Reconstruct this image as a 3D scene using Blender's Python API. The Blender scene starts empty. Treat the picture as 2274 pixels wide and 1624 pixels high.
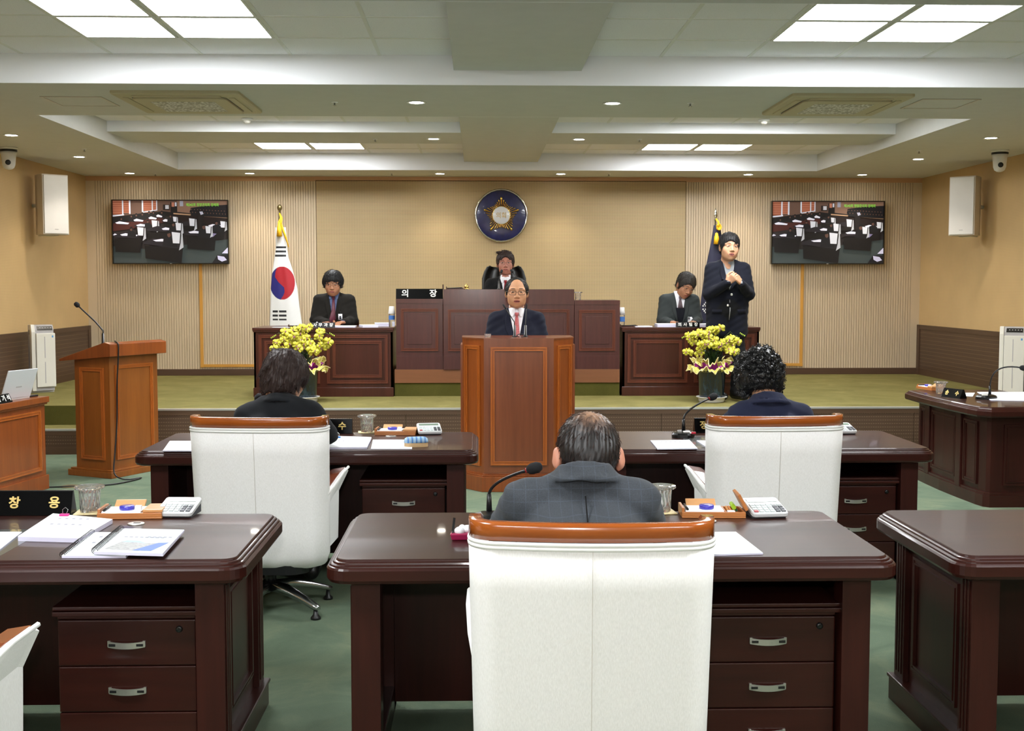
import bpy, bmesh, math, random
import numpy as np
from mathutils import Vector, Matrix, Euler
from mathutils.bvhtree import BVHTree

# ------------------------------------------------------------------ camera, world, exposure
SC = bpy.context.scene
COL = SC.collection
F_PX = 2650.0
CAM_H = 1.55
TILT = math.atan(177 / F_PX)
YAW = math.atan(75 * math.cos(TILT) / F_PX)
cam_data = bpy.data.cameras.new('camera')
cam_data.sensor_width = 36.0
cam_data.sensor_fit = 'HORIZONTAL'
cam_data.lens = 36.0 * F_PX / 2274.0
cam_data.clip_start = 0.05
cam = bpy.data.objects.new('camera', cam_data)
COL.objects.link(cam)
cam.location = (0, 0, CAM_H)
cam.rotation_euler = (math.pi / 2 - TILT, 0, -YAW)
SC.camera = cam

world = bpy.data.worlds.new('world')
world.use_nodes = True
world.node_tree.nodes['Background'].inputs[0].default_value = (0.9, 0.95, 1, 1)
world.node_tree.nodes['Background'].inputs[1].default_value = 0.02
SC.world = world
vs = SC.view_settings
vs.view_transform = 'Standard'
vs.look = 'None'
vs.exposure = 0.0
vs.gamma = 1.0
vs.use_curve_mapping = False

PANEL_EMIT = 32.0
DOWNLIGHT_EMIT = 60.0   # recessed downlight discs
SPOT_W = 42.0           # spot inside each downlight
FLASH_W = 150.0          # the photographer's flash, just above the lens

fl = bpy.data.lights.new('camera_flash', 'SPOT')
fl.energy = FLASH_W
fl.shadow_soft_size = 0.05
fl.spot_size = math.radians(75)
fl.spot_blend = 0.6
fl.color = (1.0, 0.98, 0.97)
flo = bpy.data.objects.new('camera_flash', fl)
COL.objects.link(flo)
flo.location = (-0.02, -0.02, CAM_H + 0.24)
flo.rotation_euler = (math.pi / 2 - TILT, 0, -YAW)

# ------------------------------------------------------------------ pixels to places
_fw = np.array([math.sin(YAW) * math.cos(TILT), math.cos(YAW) * math.cos(TILT), -math.sin(TILT)])
_rt = np.array([math.cos(YAW), -math.sin(YAW), 0.0])
_up = np.cross(_rt, _fw)
_C = np.array([0, 0, CAM_H])
def ray(x, y): return _fw + _rt * ((x - 1137) / F_PX) + _up * ((812 - y) / F_PX)
def onz(x, y, z):
    d = ray(x, y); return Vector(_C + d * ((z - CAM_H) / d[2]))
def ony(x, y, Y):
    d = ray(x, y); return Vector(_C + d * (Y / d[1]))
def onx(x, y, X):
    d = ray(x, y); return Vector(_C + d * (X / d[0]))

# ------------------------------------------------------------------ materials
MATS = {}
def lin(c):
    c = c / 255.0
    return c / 12.92 if c <= 0.04045 else ((c + 0.055) / 1.055) ** 2.4
def rgb(r, g, b): return (lin(r), lin(g), lin(b), 1.0)
def new_mat(name):
    m = bpy.data.materials.new(name); m.use_nodes = True
    nt = m.node_tree; b = nt.nodes['Principled BSDF']
    MATS[name] = m
    return m, nt, b
def setp(b, **k):
    for n, v in k.items():
        n = n.replace('_', ' ')
        if n in b.inputs: b.inputs[n].default_value = v
def node(nt, t, **k):
    n = nt.nodes.new(t)
    for a, v in k.items(): setattr(n, a, v)
    return n
def coords(nt, scale=(1, 1, 1), src='Object'):
    tc = node(nt, 'ShaderNodeTexCoord'); mp = node(nt, 'ShaderNodeMapping')
    mp.inputs['Scale'].default_value = scale
    nt.links.new(tc.outputs[src], mp.inputs['Vector'])
    return mp.outputs['Vector']
def noise(nt, vec, scale, detail=3, rough=0.5, dist=0.0):
    n = node(nt, 'ShaderNodeTexNoise')
    n.inputs['Scale'].default_value = scale; n.inputs['Detail'].default_value = detail
    n.inputs['Roughness'].default_value = rough; n.inputs['Distortion'].default_value = dist
    nt.links.new(vec, n.inputs['Vector'])
    return n.outputs['Fac']
def ramp(nt, fac, stops):
    r = node(nt, 'ShaderNodeValToRGB')
    el = r.color_ramp.elements
    while len(el) < len(stops): el.new(0.5)
    for e, (p, c) in zip(el, stops): e.position = p; e.color = c
    nt.links.new(fac, r.inputs['Fac'])
    return r.outputs['Color']
def bump(nt, b, fac, strength=0.3, dist=0.002):
    n = node(nt, 'ShaderNodeBump')
    n.inputs['Strength'].default_value = strength; n.inputs['Distance'].default_value = dist
    nt.links.new(fac, n.inputs['Height']); nt.links.new(n.outputs['Normal'], b.inputs['Normal'])
def plain(name, c, rough=0.5, metal=0.0, coat=0.0, spec=0.5, var=0.0, vscale=8.0, **k):
    m, nt, b = new_mat(name)
    setp(b, Base_Color=c, Roughness=rough, Metallic=metal, Coat_Weight=coat, Specular_IOR_Level=spec, **k)
    if var:
        f = noise(nt, coords(nt), vscale, 4)
        lo = tuple(v * (1 - var) for v in c[:3]) + (1,); hi = tuple(min(1, v * (1 + var)) for v in c[:3]) + (1,)
        nt.links.new(ramp(nt, f, [(0.3, lo), (0.7, hi)]), b.inputs['Base Color'])
    return m
def wood(name, c1, c2, rough=0.35, coat=0.3, axis='Z', scale=9.0, stretch=0.07, coat_rough=0.08, spec=0.5):
    m, nt, b = new_mat(name)
    s = {'X': (stretch, 1, 1), 'Y': (1, stretch, 1), 'Z': (1, 1, stretch)}[axis]
    v = coords(nt, s)
    f1 = noise(nt, v, scale, 5, 0.6, 0.6); f2 = noise(nt, v, scale * 7, 3, 0.6)
    mx = node(nt, 'ShaderNodeMix'); mx.inputs[0].default_value = 0.35
    nt.links.new(f1, mx.inputs[2]); nt.links.new(f2, mx.inputs[3])
    nt.links.new(ramp(nt, mx.outputs[0], [(0.32, c1), (0.68, c2)]), b.inputs['Base Color'])
    setp(b, Roughness=rough, Coat_Weight=coat, Coat_Roughness=coat_rough, Specular_IOR_Level=spec)
    return m
def emit(name, c, s):
    m, nt, b = new_mat(name)
    setp(b, Base_Color=c, Emission_Color=c, Emission_Strength=s, Roughness=0.6)
    return m
def cloth(name, c, rough=0.9, weave=900.0, var=0.15):
    m, nt, b = new_mat(name)
    v = coords(nt)
    f = noise(nt, v, 220, 2); f2 = noise(nt, v, 5, 3)
    lo = tuple(x * (1 - var) for x in c[:3]) + (1,); hi = tuple(min(1, x * (1 + var)) for x in c[:3]) + (1,)
    nt.links.new(ramp(nt, f2, [(0.3, lo), (0.7, hi)]), b.inputs['Base Color'])
    bump(nt, b, f, 0.25, 0.001)
    setp(b, Roughness=rough, Sheen_Weight=0.04, Specular_IOR_Level=0.2)
    return m
def stripes(name, c_hi, c_lo, axis, pitch, duty=0.3, rough=0.6, dots=0.0, c_dot=None, dot_len=0.02, bump_s=0.5, coat=0.0):
    """fine horizontal / vertical lines, too fine to build"""
    m, nt, b = new_mat(name)
    tc = node(nt, 'ShaderNodeTexCoord'); sp = node(nt, 'ShaderNodeSeparateXYZ')
    nt.links.new(tc.outputs['Object'], sp.inputs[0])
    def mth(op, a, bb=None):
        n = node(nt, 'ShaderNodeMath', operation=op)
        if hasattr(a, 'type'): nt.links.new(a, n.inputs[0])
        else: n.inputs[0].default_value = a
        if bb is not None:
            if hasattr(bb, 'type'): nt.links.new(bb, n.inputs[1])
            else: n.inputs[1].default_value = bb
        return n.outputs[0]
    u = mth('FRACT', mth('DIVIDE', sp.outputs[axis], pitch))
    line = mth('LESS_THAN', u, duty)
    if dots:
        other = mth('ADD', sp.outputs['X'], sp.outputs['Y'])
        w = mth('LESS_THAN', mth('FRACT', mth('DIVIDE', other, dot_len)), dots)
        line2 = mth('MULTIPLY', line, w)
    else:
        line2 = line
    mx = node(nt, 'ShaderNodeMix', data_type='RGBA')
    nt.links.new(line2, mx.inputs[0]); mx.inputs[6].default_value = c_hi; mx.inputs[7].default_value = c_dot or c_lo
    f = noise(nt, coords(nt), 3.0, 4)
    mx2 = node(nt, 'ShaderNodeMix', data_type='RGBA', blend_type='MULTIPLY'); mx2.inputs[0].default_value = 1
    nt.links.new(mx.outputs[2], mx2.inputs[6])
    nt.links.new(ramp(nt, f, [(0.3, (0.92, 0.92, 0.92, 1)), (0.7, (1, 1, 1, 1))]), mx2.inputs[7])
    nt.links.new(mx2.outputs[2], b.inputs['Base Color'])
    setp(b, Roughness=rough, Coat_Weight=coat)
    return m

def carpet(name, c1, c2, c3):
    m, nt, b = new_mat(name)
    v = coords(nt)
    f = noise(nt, v, 2.6, 6, 0.62, 0.8); g = noise(nt, v, 420, 2)
    col = ramp(nt, f, [(0.28, c1), (0.5, c2), (0.74, c3)])
    mx = node(nt, 'ShaderNodeMix', data_type='RGBA', blend_type='MULTIPLY'); mx.inputs[0].default_value = 1
    nt.links.new(col, mx.inputs[6]); nt.links.new(ramp(nt, g, [(0.25, (0.78, 0.78, 0.78, 1)), (0.75, (1.1, 1.1, 1.1, 1))]), mx.inputs[7])
    nt.links.new(mx.outputs[2], b.inputs['Base Color'])
    bump(nt, b, g, 0.5, 0.004)
    setp(b, Roughness=0.95, Specular_IOR_Level=0.1)
    return m

ceil_paint = plain('ceiling_paint', rgb(208, 209, 206), 0.8, var=0.02)
fascia_paint = plain('fascia_paint', rgb(240, 242, 246), 0.7)
tile_mat, _nt, _b = new_mat('ceiling_tile_board')
_f = noise(_nt, coords(_nt), 160, 2); setp(_b, Roughness=0.9)
_nt.links.new(ramp(_nt, _f, [(0.3, rgb(222, 222, 224)), (0.4, rgb(242, 242, 245))]), _b.inputs['Base Color'])
tbar_mat = plain('ceiling_grid_metal', rgb(225, 226, 220), 0.5)
panel_mat = emit('panel_diffuser', (0.96, 0.98, 1.0, 1), PANEL_EMIT)
downl_mat = emit('downlight_glow', (1.0, 0.93, 0.8, 1), DOWNLIGHT_EMIT)
rib_mat = plain('beige_rib_board', rgb(206, 186, 156), 0.55, var=0.05, vscale=1.5)
rib_back = plain('groove_dark', rgb(166, 138, 104), 0.7)
slat_mat = plain('beige_slat_board', rgb(206, 181, 138), 0.55, var=0.06, vscale=1.5)
slat_back = stripes('perforated_back', rgb(140, 112, 72), rgb(96, 76, 50), 'X', 0.032, 0.5)
side_mat = stripes('side_wall_lining', rgb(206, 174, 124), rgb(172, 140, 96), 'Z', 0.016, 0.4, dots=0.55, c_dot=rgb(184, 153, 106), dot_len=0.02)
wall_plain = plain('plain_wall_paint', rgb(214, 182, 136), 0.7, var=0.03)
cap_mat = plain('wall_cap_board', rgb(196, 152, 112), 0.5)
wain_mat = wood('wainscot_brown', rgb(66, 46, 32), rgb(84, 60, 42), 0.5, 0.1, 'Y', 6)
wain_highlight = plain('wainscot_edge_highlight', rgb(118, 97, 74), 0.5)  # highlights on the board edges, painted as a pale colour
riser_mat = stripes('riser_perforated', rgb(88, 64, 46), rgb(140, 118, 92), 'Z', 0.0325, 0.12, dots=0.6, c_dot=rgb(142, 120, 94), dot_len=0.022)
riser_plain = wood('riser_brown', rgb(84, 60, 44), rgb(98, 72, 52), 0.5, 0.1, 'X', 6)
base_mat = wood('baseboard_brown', rgb(74, 52, 36), rgb(90, 64, 46), 0.5, 0.15, 'X', 6)
floor_mat = carpet('green_carpet', rgb(92, 108, 90), rgb(106, 122, 102), rgb(128, 138, 112))
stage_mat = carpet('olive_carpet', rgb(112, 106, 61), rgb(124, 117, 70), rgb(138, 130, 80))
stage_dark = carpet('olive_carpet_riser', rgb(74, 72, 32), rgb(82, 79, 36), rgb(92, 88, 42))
nosing_mat = plain('aluminium_nosing', rgb(215, 215, 210), 0.3, 0.6)
conduit_mat = plain('ochre_conduit', rgb(206, 150, 66), 0.4)

desk_wood = wood('mahogany_vertical', rgb(40, 14, 10), rgb(58, 23, 17), 0.4, 0.10, 'Z', 8, coat_rough=0.12, spec=0.25)
desk_wood_x = wood('mahogany_lengthwise', rgb(40, 14, 10), rgb(58, 24, 18), 0.35, 0.22, 'X', 8, coat_rough=0.06, spec=0.25)
desk_top_mat = wood('mahogany_polished_top', rgb(40, 17, 13), rgb(58, 28, 21), 0.4, 0.34, 'X', 7, coat_rough=0.03, spec=0.2)
desk_dark = plain('desk_inside', rgb(30, 16, 14), 0.6)
cherry = wood('cherry_wood', rgb(112, 52, 18), rgb(146, 74, 28), 0.3, 0.4, 'Z', 6, coat_rough=0.12)
cherry_trim = wood('cherry_trim', rgb(150, 76, 26), rgb(178, 96, 38), 0.25, 0.5, 'Z', 6)
cherry_dk = wood('cherry_front', rgb(100, 50, 28), rgb(132, 72, 42), 0.28, 0.5, 'Z', 5, coat_rough=0.15)
honey = wood('honey_wood', rgb(120, 64, 20), rgb(148, 84, 30), 0.35, 0.3, 'Z', 7)
bench_wood = wood('bench_mahogany', rgb(62, 30, 28), rgb(80, 42, 38), 0.28, 0.5, 'Z', 8, coat_rough=0.15)
bench_dark = wood('dark_brown_mahogany', rgb(56, 26, 18), rgb(72, 35, 25), 0.32, 0.25, 'Z', 8, coat_rough=0.15, spec=0.3)  # the clerk desks' own browner wood colour
bench_trim_highlit = wood('bench_moulding_highlit', rgb(84, 42, 29), rgb(104, 54, 38), 0.3, 0.3, 'Z', 8, coat_rough=0.15, spec=0.3)  # edge highlights of the mouldings put into a lighter wood colour
dais_wood = wood('dais_band_wood', rgb(112, 68, 38), rgb(126, 78, 44), 0.5, 0.1, 'X', 5)
rail_wood = wood('chair_rail_wood', rgb(140, 66, 18), rgb(172, 90, 32), 0.22, 0.7, 'X', 9, coat_rough=0.05)
arm_wood = wood('chair_arm_wood', rgb(104, 44, 18), rgb(130, 60, 28), 0.25, 0.6, 'Y', 9)
white_fab, _nt, _b = new_mat('white_upholstery')
_v = coords(_nt, (1, 1, 0.2)); _f = noise(_nt, _v, 500, 2); _g = noise(_nt, coords(_nt), 2.0, 2)
_nt.links.new(ramp(_nt, _f, [(0.3, rgb(232, 231, 229)), (0.7, rgb(244, 243, 242))]), _b.inputs['Base Color'])
bump(_nt, _b, _f, 0.15, 0.001); setp(_b, Roughness=0.75, Sheen_Weight=0.05)
piping = plain('white_piping', rgb(238, 238, 236), 0.6)
seam_mat = plain('seam_thread', rgb(205, 200, 192), 0.8)
alu = plain('polished_aluminium', rgb(190, 190, 192), 0.22, 1.0)
alu_satin = plain('satin_aluminium', rgb(200, 198, 192), 0.35, 0.9)
black_pl = plain('black_plastic', rgb(22, 22, 24), 0.35)
black_gloss = plain('black_gloss', rgb(12, 12, 14), 0.3)
plate_black = plain('plate_black', rgb(7, 7, 8), 0.25, spec=0.12)
black_matt = plain('black_foam', rgb(24, 25, 28), 0.95)
black_leather = plain('black_leather', rgb(18, 18, 19), 0.38, var=0.1, vscale=30)
white_pl = plain('white_plastic', rgb(224, 222, 212), 0.4)
white_pl2 = plain('white_grille', rgb(220, 218, 216), 0.7, var=0.02)
grey_pl = plain('grey_plastic', rgb(176, 174, 176), 0.5)
beige_pl = plain('beige_plastic', rgb(188, 180, 150), 0.5)
speaker_side = plain('speaker_side', rgb(196, 186, 172), 0.5)
paper = plain('white_paper', rgb(244, 245, 250), 0.7)
paper_edge = plain('paper_edge', rgb(214, 212, 232), 0.8)
paper_film = plain('film_cover', rgb(226, 234, 240), 0.3, coat=0.4)
ink_mat = plain('printed_ink', rgb(158, 160, 172), 0.8)
gold_txt = plain('gold_lettering', rgb(236, 206, 130), 0.3, 0.35)
white_txt = plain('white_lettering', rgb(240, 238, 232), 0.5)
org_wood = wood('organiser_wood', rgb(168, 100, 48), rgb(196, 126, 68), 0.4, 0.3, 'X', 12)
org_wood2 = wood('organiser_wood_pale', rgb(196, 138, 82), rgb(212, 158, 104), 0.45, 0.2, 'X', 12)
blue_ink = plain('blue_ink_pad', rgb(66, 62, 178), 0.25, coat=0.4)
calc_mat = plain('calculator_silver', rgb(206, 208, 210), 0.35)
calc_key = plain('calculator_key', rgb(198, 206, 206), 0.5)
calc_red = plain('calculator_key_red', rgb(178, 74, 78), 0.5)
calc_dk = plain('calculator_display', rgb(116, 134, 118), 0.2)
calc_side = plain('calculator_dark_side', rgb(66, 68, 74), 0.5)
coaster_mat = plain('cork_coaster', rgb(214, 198, 150), 0.6, var=0.15, vscale=60)
glass_mat, _nt, _b = new_mat('cut_crystal')
setp(_b, Base_Color=(1, 1, 1, 1), Roughness=0.03, Transmission_Weight=0.93, IOR=1.5)
pet_mat, _nt, _b = new_mat('clear_bottle')
setp(_b, Base_Color=(0.95, 0.98, 1, 1), Roughness=0.05, Transmission_Weight=0.9, IOR=1.33)
tv_bezel = plain('tv_bezel', rgb(14, 14, 16), 0.2, coat=0.3)
gold_mat = plain('gold_metal', rgb(214, 178, 96), 0.18, 1.0)
silver_mat = plain('silver_metal', rgb(205, 205, 200), 0.15, 1.0)
navy_gloss = plain('navy_lacquer', rgb(30, 34, 84), 0.25, coat=0.6, var=0.2, vscale=14)
emblem_white = plain('emblem_enamel', rgb(222, 224, 228), 0.2, coat=0.5)
tassel_mat = plain('gold_tassel', rgb(238, 178, 16), 0.6, var=0.2, vscale=60)

# ------------------------------------------------------------------ building blocks
class MB:
    """collects shapes into one mesh"""
    def __init__(s): s.v = []; s.f = []; s.m = []; s.sm = []; s.cur = 0; s.smooth = False
    def mat(s, i): s.cur = i; return s
    def addf(s, fs, off, smooth=None):
        for f in fs:
            s.f.append(tuple(i + off for i in f)); s.m.append(s.cur); s.sm.append(s.smooth if smooth is None else smooth)
    def box(s, x0, x1, y0, y1, z0, z1, M=None):
        o = len(s.v)
        for z in (z0, z1):
            for x, y in ((x0, y0), (x1, y0), (x1, y1), (x0, y1)):
                p = Vector((x, y, z)); s.v.append(M @ p if M else p)
        s.addf([(3, 2, 1, 0), (4, 5, 6, 7), (0, 1, 5, 4), (1, 2, 6, 5), (2, 3, 7, 6), (3, 0, 4, 7)], o, False); return s
    def loops(s, loops, cap0=True, cap1=True, closed=True, smooth=None):
        o = len(s.v); n = len(loops[0])
        for L in loops: s.v += [Vector(p) for p in L]
        fs = []
        for i in range(len(loops) - 1):
            for j in range(n if closed else n - 1):
                k = (j + 1) % n
                fs.append((o + i * n + j, o + i * n + k, o + (i + 1) * n + k, o + (i + 1) * n + j))
        s.addf(fs, 0, smooth)
        if cap0: s.addf([tuple(o + j for j in reversed(range(n)))], 0, False)
        if cap1: s.addf([tuple(o + (len(loops) - 1) * n + j for j in range(n))], 0, False)
        return s
    def tube(s, pts, r, n=8, cap=True):
        pts = [Vector(p) for p in pts]; L = []
        rs = r if isinstance(r, (list, tuple)) else [r] * len(pts)
        up = None
        for i, p in enumerate(pts):
            t = (pts[min(i + 1, len(pts) - 1)] - pts[max(i - 1, 0)]).normalized()
            if up is None: up = t.orthogonal().normalized()
            a = (up - t * up.dot(t)).normalized(); b = t.cross(a); up = a
            L.append([p + (a * math.cos(q) + b * math.sin(q)) * rs[i] for q in [2 * math.pi * k / n for k in range(n)]])
        return s.loops(L, cap, cap, True, True)
    def lathe(s, prof, c=(0, 0, 0), n=24, M=None, cap=True, sx=1.0, sy=1.0, smooth=True, mod=None):
        L = []
        for r, z in prof:
            row = []
            for k in range(n):
                a = 2 * math.pi * k / n
                rr = r * (mod(k, z) if mod else 1)
                p = Vector((math.cos(a) * rr * sx, math.sin(a) * rr * sy, z))
                p = (M @ p if M else p) + Vector(c); row.append(p)
            L.append(row)
        return s.loops(L, cap, cap, True, smooth)
    def prism(s, poly, z0, z1, M=None):
        a = [Vector((x, y, z0)) for x, y in poly]; b = [Vector((x, y, z1)) for x, y in poly]
        if M: a = [M @ p for p in a]; b = [M @ p for p in b]
        return s.loops([a, b], smooth=False)
    def sphere(s, c, r, n=12, m=8):
        rx, ry, rz = r if isinstance(r, (tuple, list)) else (r, r, r)
        L = []
        for i in range(1, m):
            t = math.pi * i / m
            L.append([Vector((c[0] + rx * math.sin(t) * math.cos(a), c[1] + ry * math.sin(t) * math.sin(a), c[2] - rz * math.cos(t)))
                      for a in [2 * math.pi * k / n for k in range(n)]])
        o = len(s.v); s.loops(L, False, False, True, True)
        b = len(s.v); s.v += [Vector((c[0], c[1], c[2] - rz)), Vector((c[0], c[1], c[2] + rz))]
        q = o + (m - 2) * n
        s.addf([(b, o + (k + 1) % n, o + k) for k in range(n)] + [(b + 1, q + k, q + (k + 1) % n) for k in range(n)], 0, True)
        return s
    def quad(s, a, b, c, d):
        o = len(s.v); s.v += [Vector(p) for p in (a, b, c, d)]; s.addf([(0, 1, 2, 3)], o, False); return s
    def poly(s, pts):
        o = len(s.v); s.v += [Vector(p) for p in pts]; s.addf([tuple(range(len(pts)))], o, False); return s
    def mesh(s, name, mats):
        me = bpy.data.meshes.new(name)
        me.from_pydata([tuple(p) for p in s.v], [], s.f)
        for m in (mats if isinstance(mats, (list, tuple)) else [mats]): me.materials.append(m)
        me.polygons.foreach_set('material_index', s.m); me.polygons.foreach_set('use_smooth', s.sm)
        me.update()
        return me
    def build(s, name, mats, parent=None, loc=None, rot=None, bevel=0.0):
        me = s.mesh(name, mats)
        bm = bmesh.new(); bm.from_mesh(me)
        bmesh.ops.recalc_face_normals(bm, faces=bm.faces)
        if bevel:
            es = [e for e in bm.edges if len(e.link_faces) == 2 and e.calc_face_angle(0) > 0.5]
            bmesh.ops.bevel(bm, geom=es, offset=bevel, segments=2, profile=0.6, affect='EDGES', clamp_overlap=True)
        bm.to_mesh(me); bm.free()
        return link(name, me, parent, loc, rot)
def link(name, data, parent=None, loc=None, rot=None):
    o = bpy.data.objects.new(name, data); COL.objects.link(o)
    if parent: o.parent = parent
    if loc is not None: o.location = loc
    if rot is not None: o.rotation_euler = rot
    return o
def tag(o, label=None, cat=None, group=None, kind=None):
    if label: o['label'] = label
    if cat: o['category'] = cat
    if group: o['group'] = group
    if kind: o['kind'] = kind
    return o
def thing(name, label, cat, loc=(0, 0, 0), rz=0.0, group=None):
    o = link(name, None, None, loc, (0, 0, rz)); o.empty_display_size = 0.1
    return tag(o, label, cat, group)
def copy_tree(o, parent=None):
    c = o.copy(); COL.objects.link(c)
    if parent: c.parent = parent
    for ch in list(o.children): copy_tree(ch, c)
    return c
def structure(o): o['kind'] = 'structure'; return o
def text_mesh(name, body, size, mats, parent=None, loc=(0, 0, 0), rot=(math.pi / 2, 0, 0), extrude=0.001, bold=0.0, sx=1.0, gap=None, shear=0.0):
    cu = bpy.data.curves.new(name, 'FONT'); cu.body = body; cu.size = size; cu.extrude = extrude
    cu.align_x = 'CENTER'; cu.align_y = 'CENTER'; cu.offset = bold; cu.shear = shear; cu.resolution_u = 3
    if gap: cu.space_character = gap
    t = bpy.data.objects.new('tmp_text', cu); COL.objects.link(t)
    bpy.context.view_layer.update()
    me = bpy.data.meshes.new_from_object(t.evaluated_get(bpy.context.evaluated_depsgraph_get()))
    bpy.data.objects.remove(t); bpy.data.curves.remove(cu)
    me.materials.clear(); me.materials.append(mats); me.name = name
    if sx != 1.0:
        for v in me.vertices: v.co.x *= sx
    return link(name, me, parent, loc, rot)
def rrect(w, d, r, inset=0.0, n=6, cx=0.0, cy=0.0):
    w2 = w / 2 - inset; d2 = d / 2 - inset; r = max(r - inset, 0.004); pts = []
    for sx, sy, a0 in ((1, 1, 0), (-1, 1, 90), (-1, -1, 180), (1, -1, 270)):
        for k in range(n + 1):
            a = math.radians(a0 + 90 * k / n)
            pts.append((cx + sx * (w2 - r) + r * math.cos(a), cy + sy * (d2 - r) + r * math.sin(a)))
    return pts
def frame_bars(mb, a0, a1, b0, b1, w, put):
    """rectangular moulding: put(u0,u1,v0,v1) draws one bar"""
    put(a0, a1, b0, b0 + w); put(a0, a1, b1 - w, b1); put(a0, a0 + w, b0 + w, b1 - w); put(a1 - w, a1, b0 + w, b1 - w)
# ------------------------------------------------------------------ the room
XL, XR, YB, YR = -4.91, 5.665, 15.2, -4.5
S, T, P = 2.921, 3.12, 3.02            # soffit, tile and bridge-panel heights
STG, STG_Y = 0.415, 11.04              # platform height and front edge
TX0, TX1 = -3.55, 4.07
BR0, BR1 = -0.165, 0.71                # bridge panel in the ceiling trays
TRAYS = [(-3.6, -0.6), (0.9, 4.4), (5.87, 8.29), (9.81, 14.32)]

structure(MB().box(XL, XR, YR, YB, -0.1, 0.0).build('floor', floor_mat))

# platform with a step cut into its end by the wall
STEP_X, STEP_D, STEP_H = -3.05, 0.37, 0.23
mb = MB()
mb.box(STEP_X, XR, STG_Y, YB, 0.0, STG); mb.box(XL, STEP_X, STG_Y + STEP_D, YB, 0.0, STG)
stage = structure(mb.build('floor_platform', stage_mat))
structure(MB().box(XL, STEP_X, STG_Y, STG_Y + STEP_D - 0.004, 0.0, STEP_H).build('floor_step', stage_mat))
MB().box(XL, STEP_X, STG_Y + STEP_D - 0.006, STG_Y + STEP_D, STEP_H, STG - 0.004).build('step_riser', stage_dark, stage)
def riser(x0, x1, y, h, parent):
    n = max(1, round((x1 - x0) / 0.78)); w = (x1 - x0) / n
    for i in range(n):
        a, b = x0 + i * w + 0.002, x0 + (i + 1) * w - 0.002
        m = MB(); m.box(a, b, y - 0.018, y, 0.07, h - 0.055)
        m.build('riser_panel', riser_mat, parent)
    m = MB(); m.box(x0, x1, y - 0.022, y, h - 0.055, h - 0.012); m.box(x0, x1, y - 0.022, y, 0.0, 0.07)
    m.build('riser_border', riser_plain, parent)
    MB().box(x0, x1, y - 0.026, y + 0.03, h - 0.012, h + 0.003).build('nosing', nosing_mat, parent)
riser(STEP_X, XR, STG_Y, STG, stage)
riser(XL, STEP_X - 0.001, STG_Y, STEP_H, stage)

# back wall: ribbed boards left and right, horizontal slats between
CX0, CX1 = -2.042, 2.642
wb = structure(MB().box(XL - 0.1, XR + 0.1, YB + 0.012, YB + 0.15, 0, T + 0.1).build('wall_back', rib_back))
def ribs(x0, x1):
    m = MB(); n = round((x1 - x0) / 0.0315); w = (x1 - x0) / n
    for i in range(n):
        m.box(x0 + i * w + 0.0023, x0 + (i + 1) * w - 0.0023, YB - 0.006, YB + 0.014, STG + 0.08, S - 0.055)
    o = m.build('rib_panel', rib_mat, wb); o['kind'] = 'stuff'; o['label'] = 'beige vertical rib cladding'
ribs(XL + 0.12, CX0); ribs(CX1, XR - 0.12)
m = MB(); m.box(XL, XL + 0.118, YB - 0.006, YB + 0.014, STG + 0.08, S - 0.055); m.box(XR - 0.118, XR, YB - 0.006, YB + 0.014, STG + 0.08, S - 0.055)
m.build('corner_board', rib_mat, wb)
m = MB(); z = STG + 0.082; i = 0
while z < S - 0.06:
    m.box(CX0 + 0.006, CX1 - 0.006, YB - 0.004, YB + 0.006, z + 0.0040, min(z + 0.016, S - 0.05)); z += 0.016
o = m.build('slat_panel', slat_mat, wb); o['kind'] = 'stuff'; o['label'] = 'beige horizontal slat cladding'
MB().box(CX0, CX1, YB + 0.005, YB + 0.013, STG + 0.08, S - 0.05).build('slat_backing', slat_back, wb)
MB().box(CX0, CX1, YB - 0.03, YB + 0.01, S - 0.045, S).build('cap_board', cap_mat, wb)
MB().box(XL, CX0 - 0.001, YB - 0.008, YB + 0.01, S - 0.058, S).build('cap_board', cap_mat, wb)
MB().box(CX1 + 0.001, XR, YB - 0.008, YB + 0.01, S - 0.058, S).build('cap_board', cap_mat, wb)
structure(MB().box(XL, XR, YB - 0.02, YB + 0.01, STG, STG + 0.082).build('baseboard_back', base_mat, bevel=0.004))

# side walls: fine lining above, boarded wainscot below
def side_wall(name, x, sgn):
    w = structure(MB().box(min(x, x - sgn * 0.12), max(x, x - sgn * 0.12), YR, YB, 0, T + 0.1).build('wall_' + name, side_mat))
    def bar(n, z0, z1, t, mt):
        return MB().box(min(x, x + sgn * t), max(x, x + sgn * t), YR, YB - 0.02, z0, z1).build(n, mt, w)
    bar('wainscot_base', 0.0, 0.50, 0.022, wain_mat)
    bar('wainscot_highlight_backing', 0.50, 1.0, 0.0192, wain_highlight)  # shows between the boards as their painted edge highlights
    n = 11; h = 0.50 / n
    for i in range(n): bar('wainscot_board', 0.50 + i * h + 0.0035, 0.50 + (i + 1) * h, 0.020, wain_mat)
    bar('wainscot_cap', 1.0, 1.052, 0.028, wain_mat)
    m = MB(); m.box(min(x, x + sgn * 0.03), max(x, x + sgn * 0.03), YB - 0.1, YB - 0.012, STG, 1.052)
    m.build('wainscot_end', wain_mat, w)
    return w
side_wall('left', XL, 1); side_wall('right', XR, -1)
structure(MB().box(XL - 0.1, XR + 0.1, YR - 0.12, YR, 0, T + 0.1).build('wall_rear', wall_plain))

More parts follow.
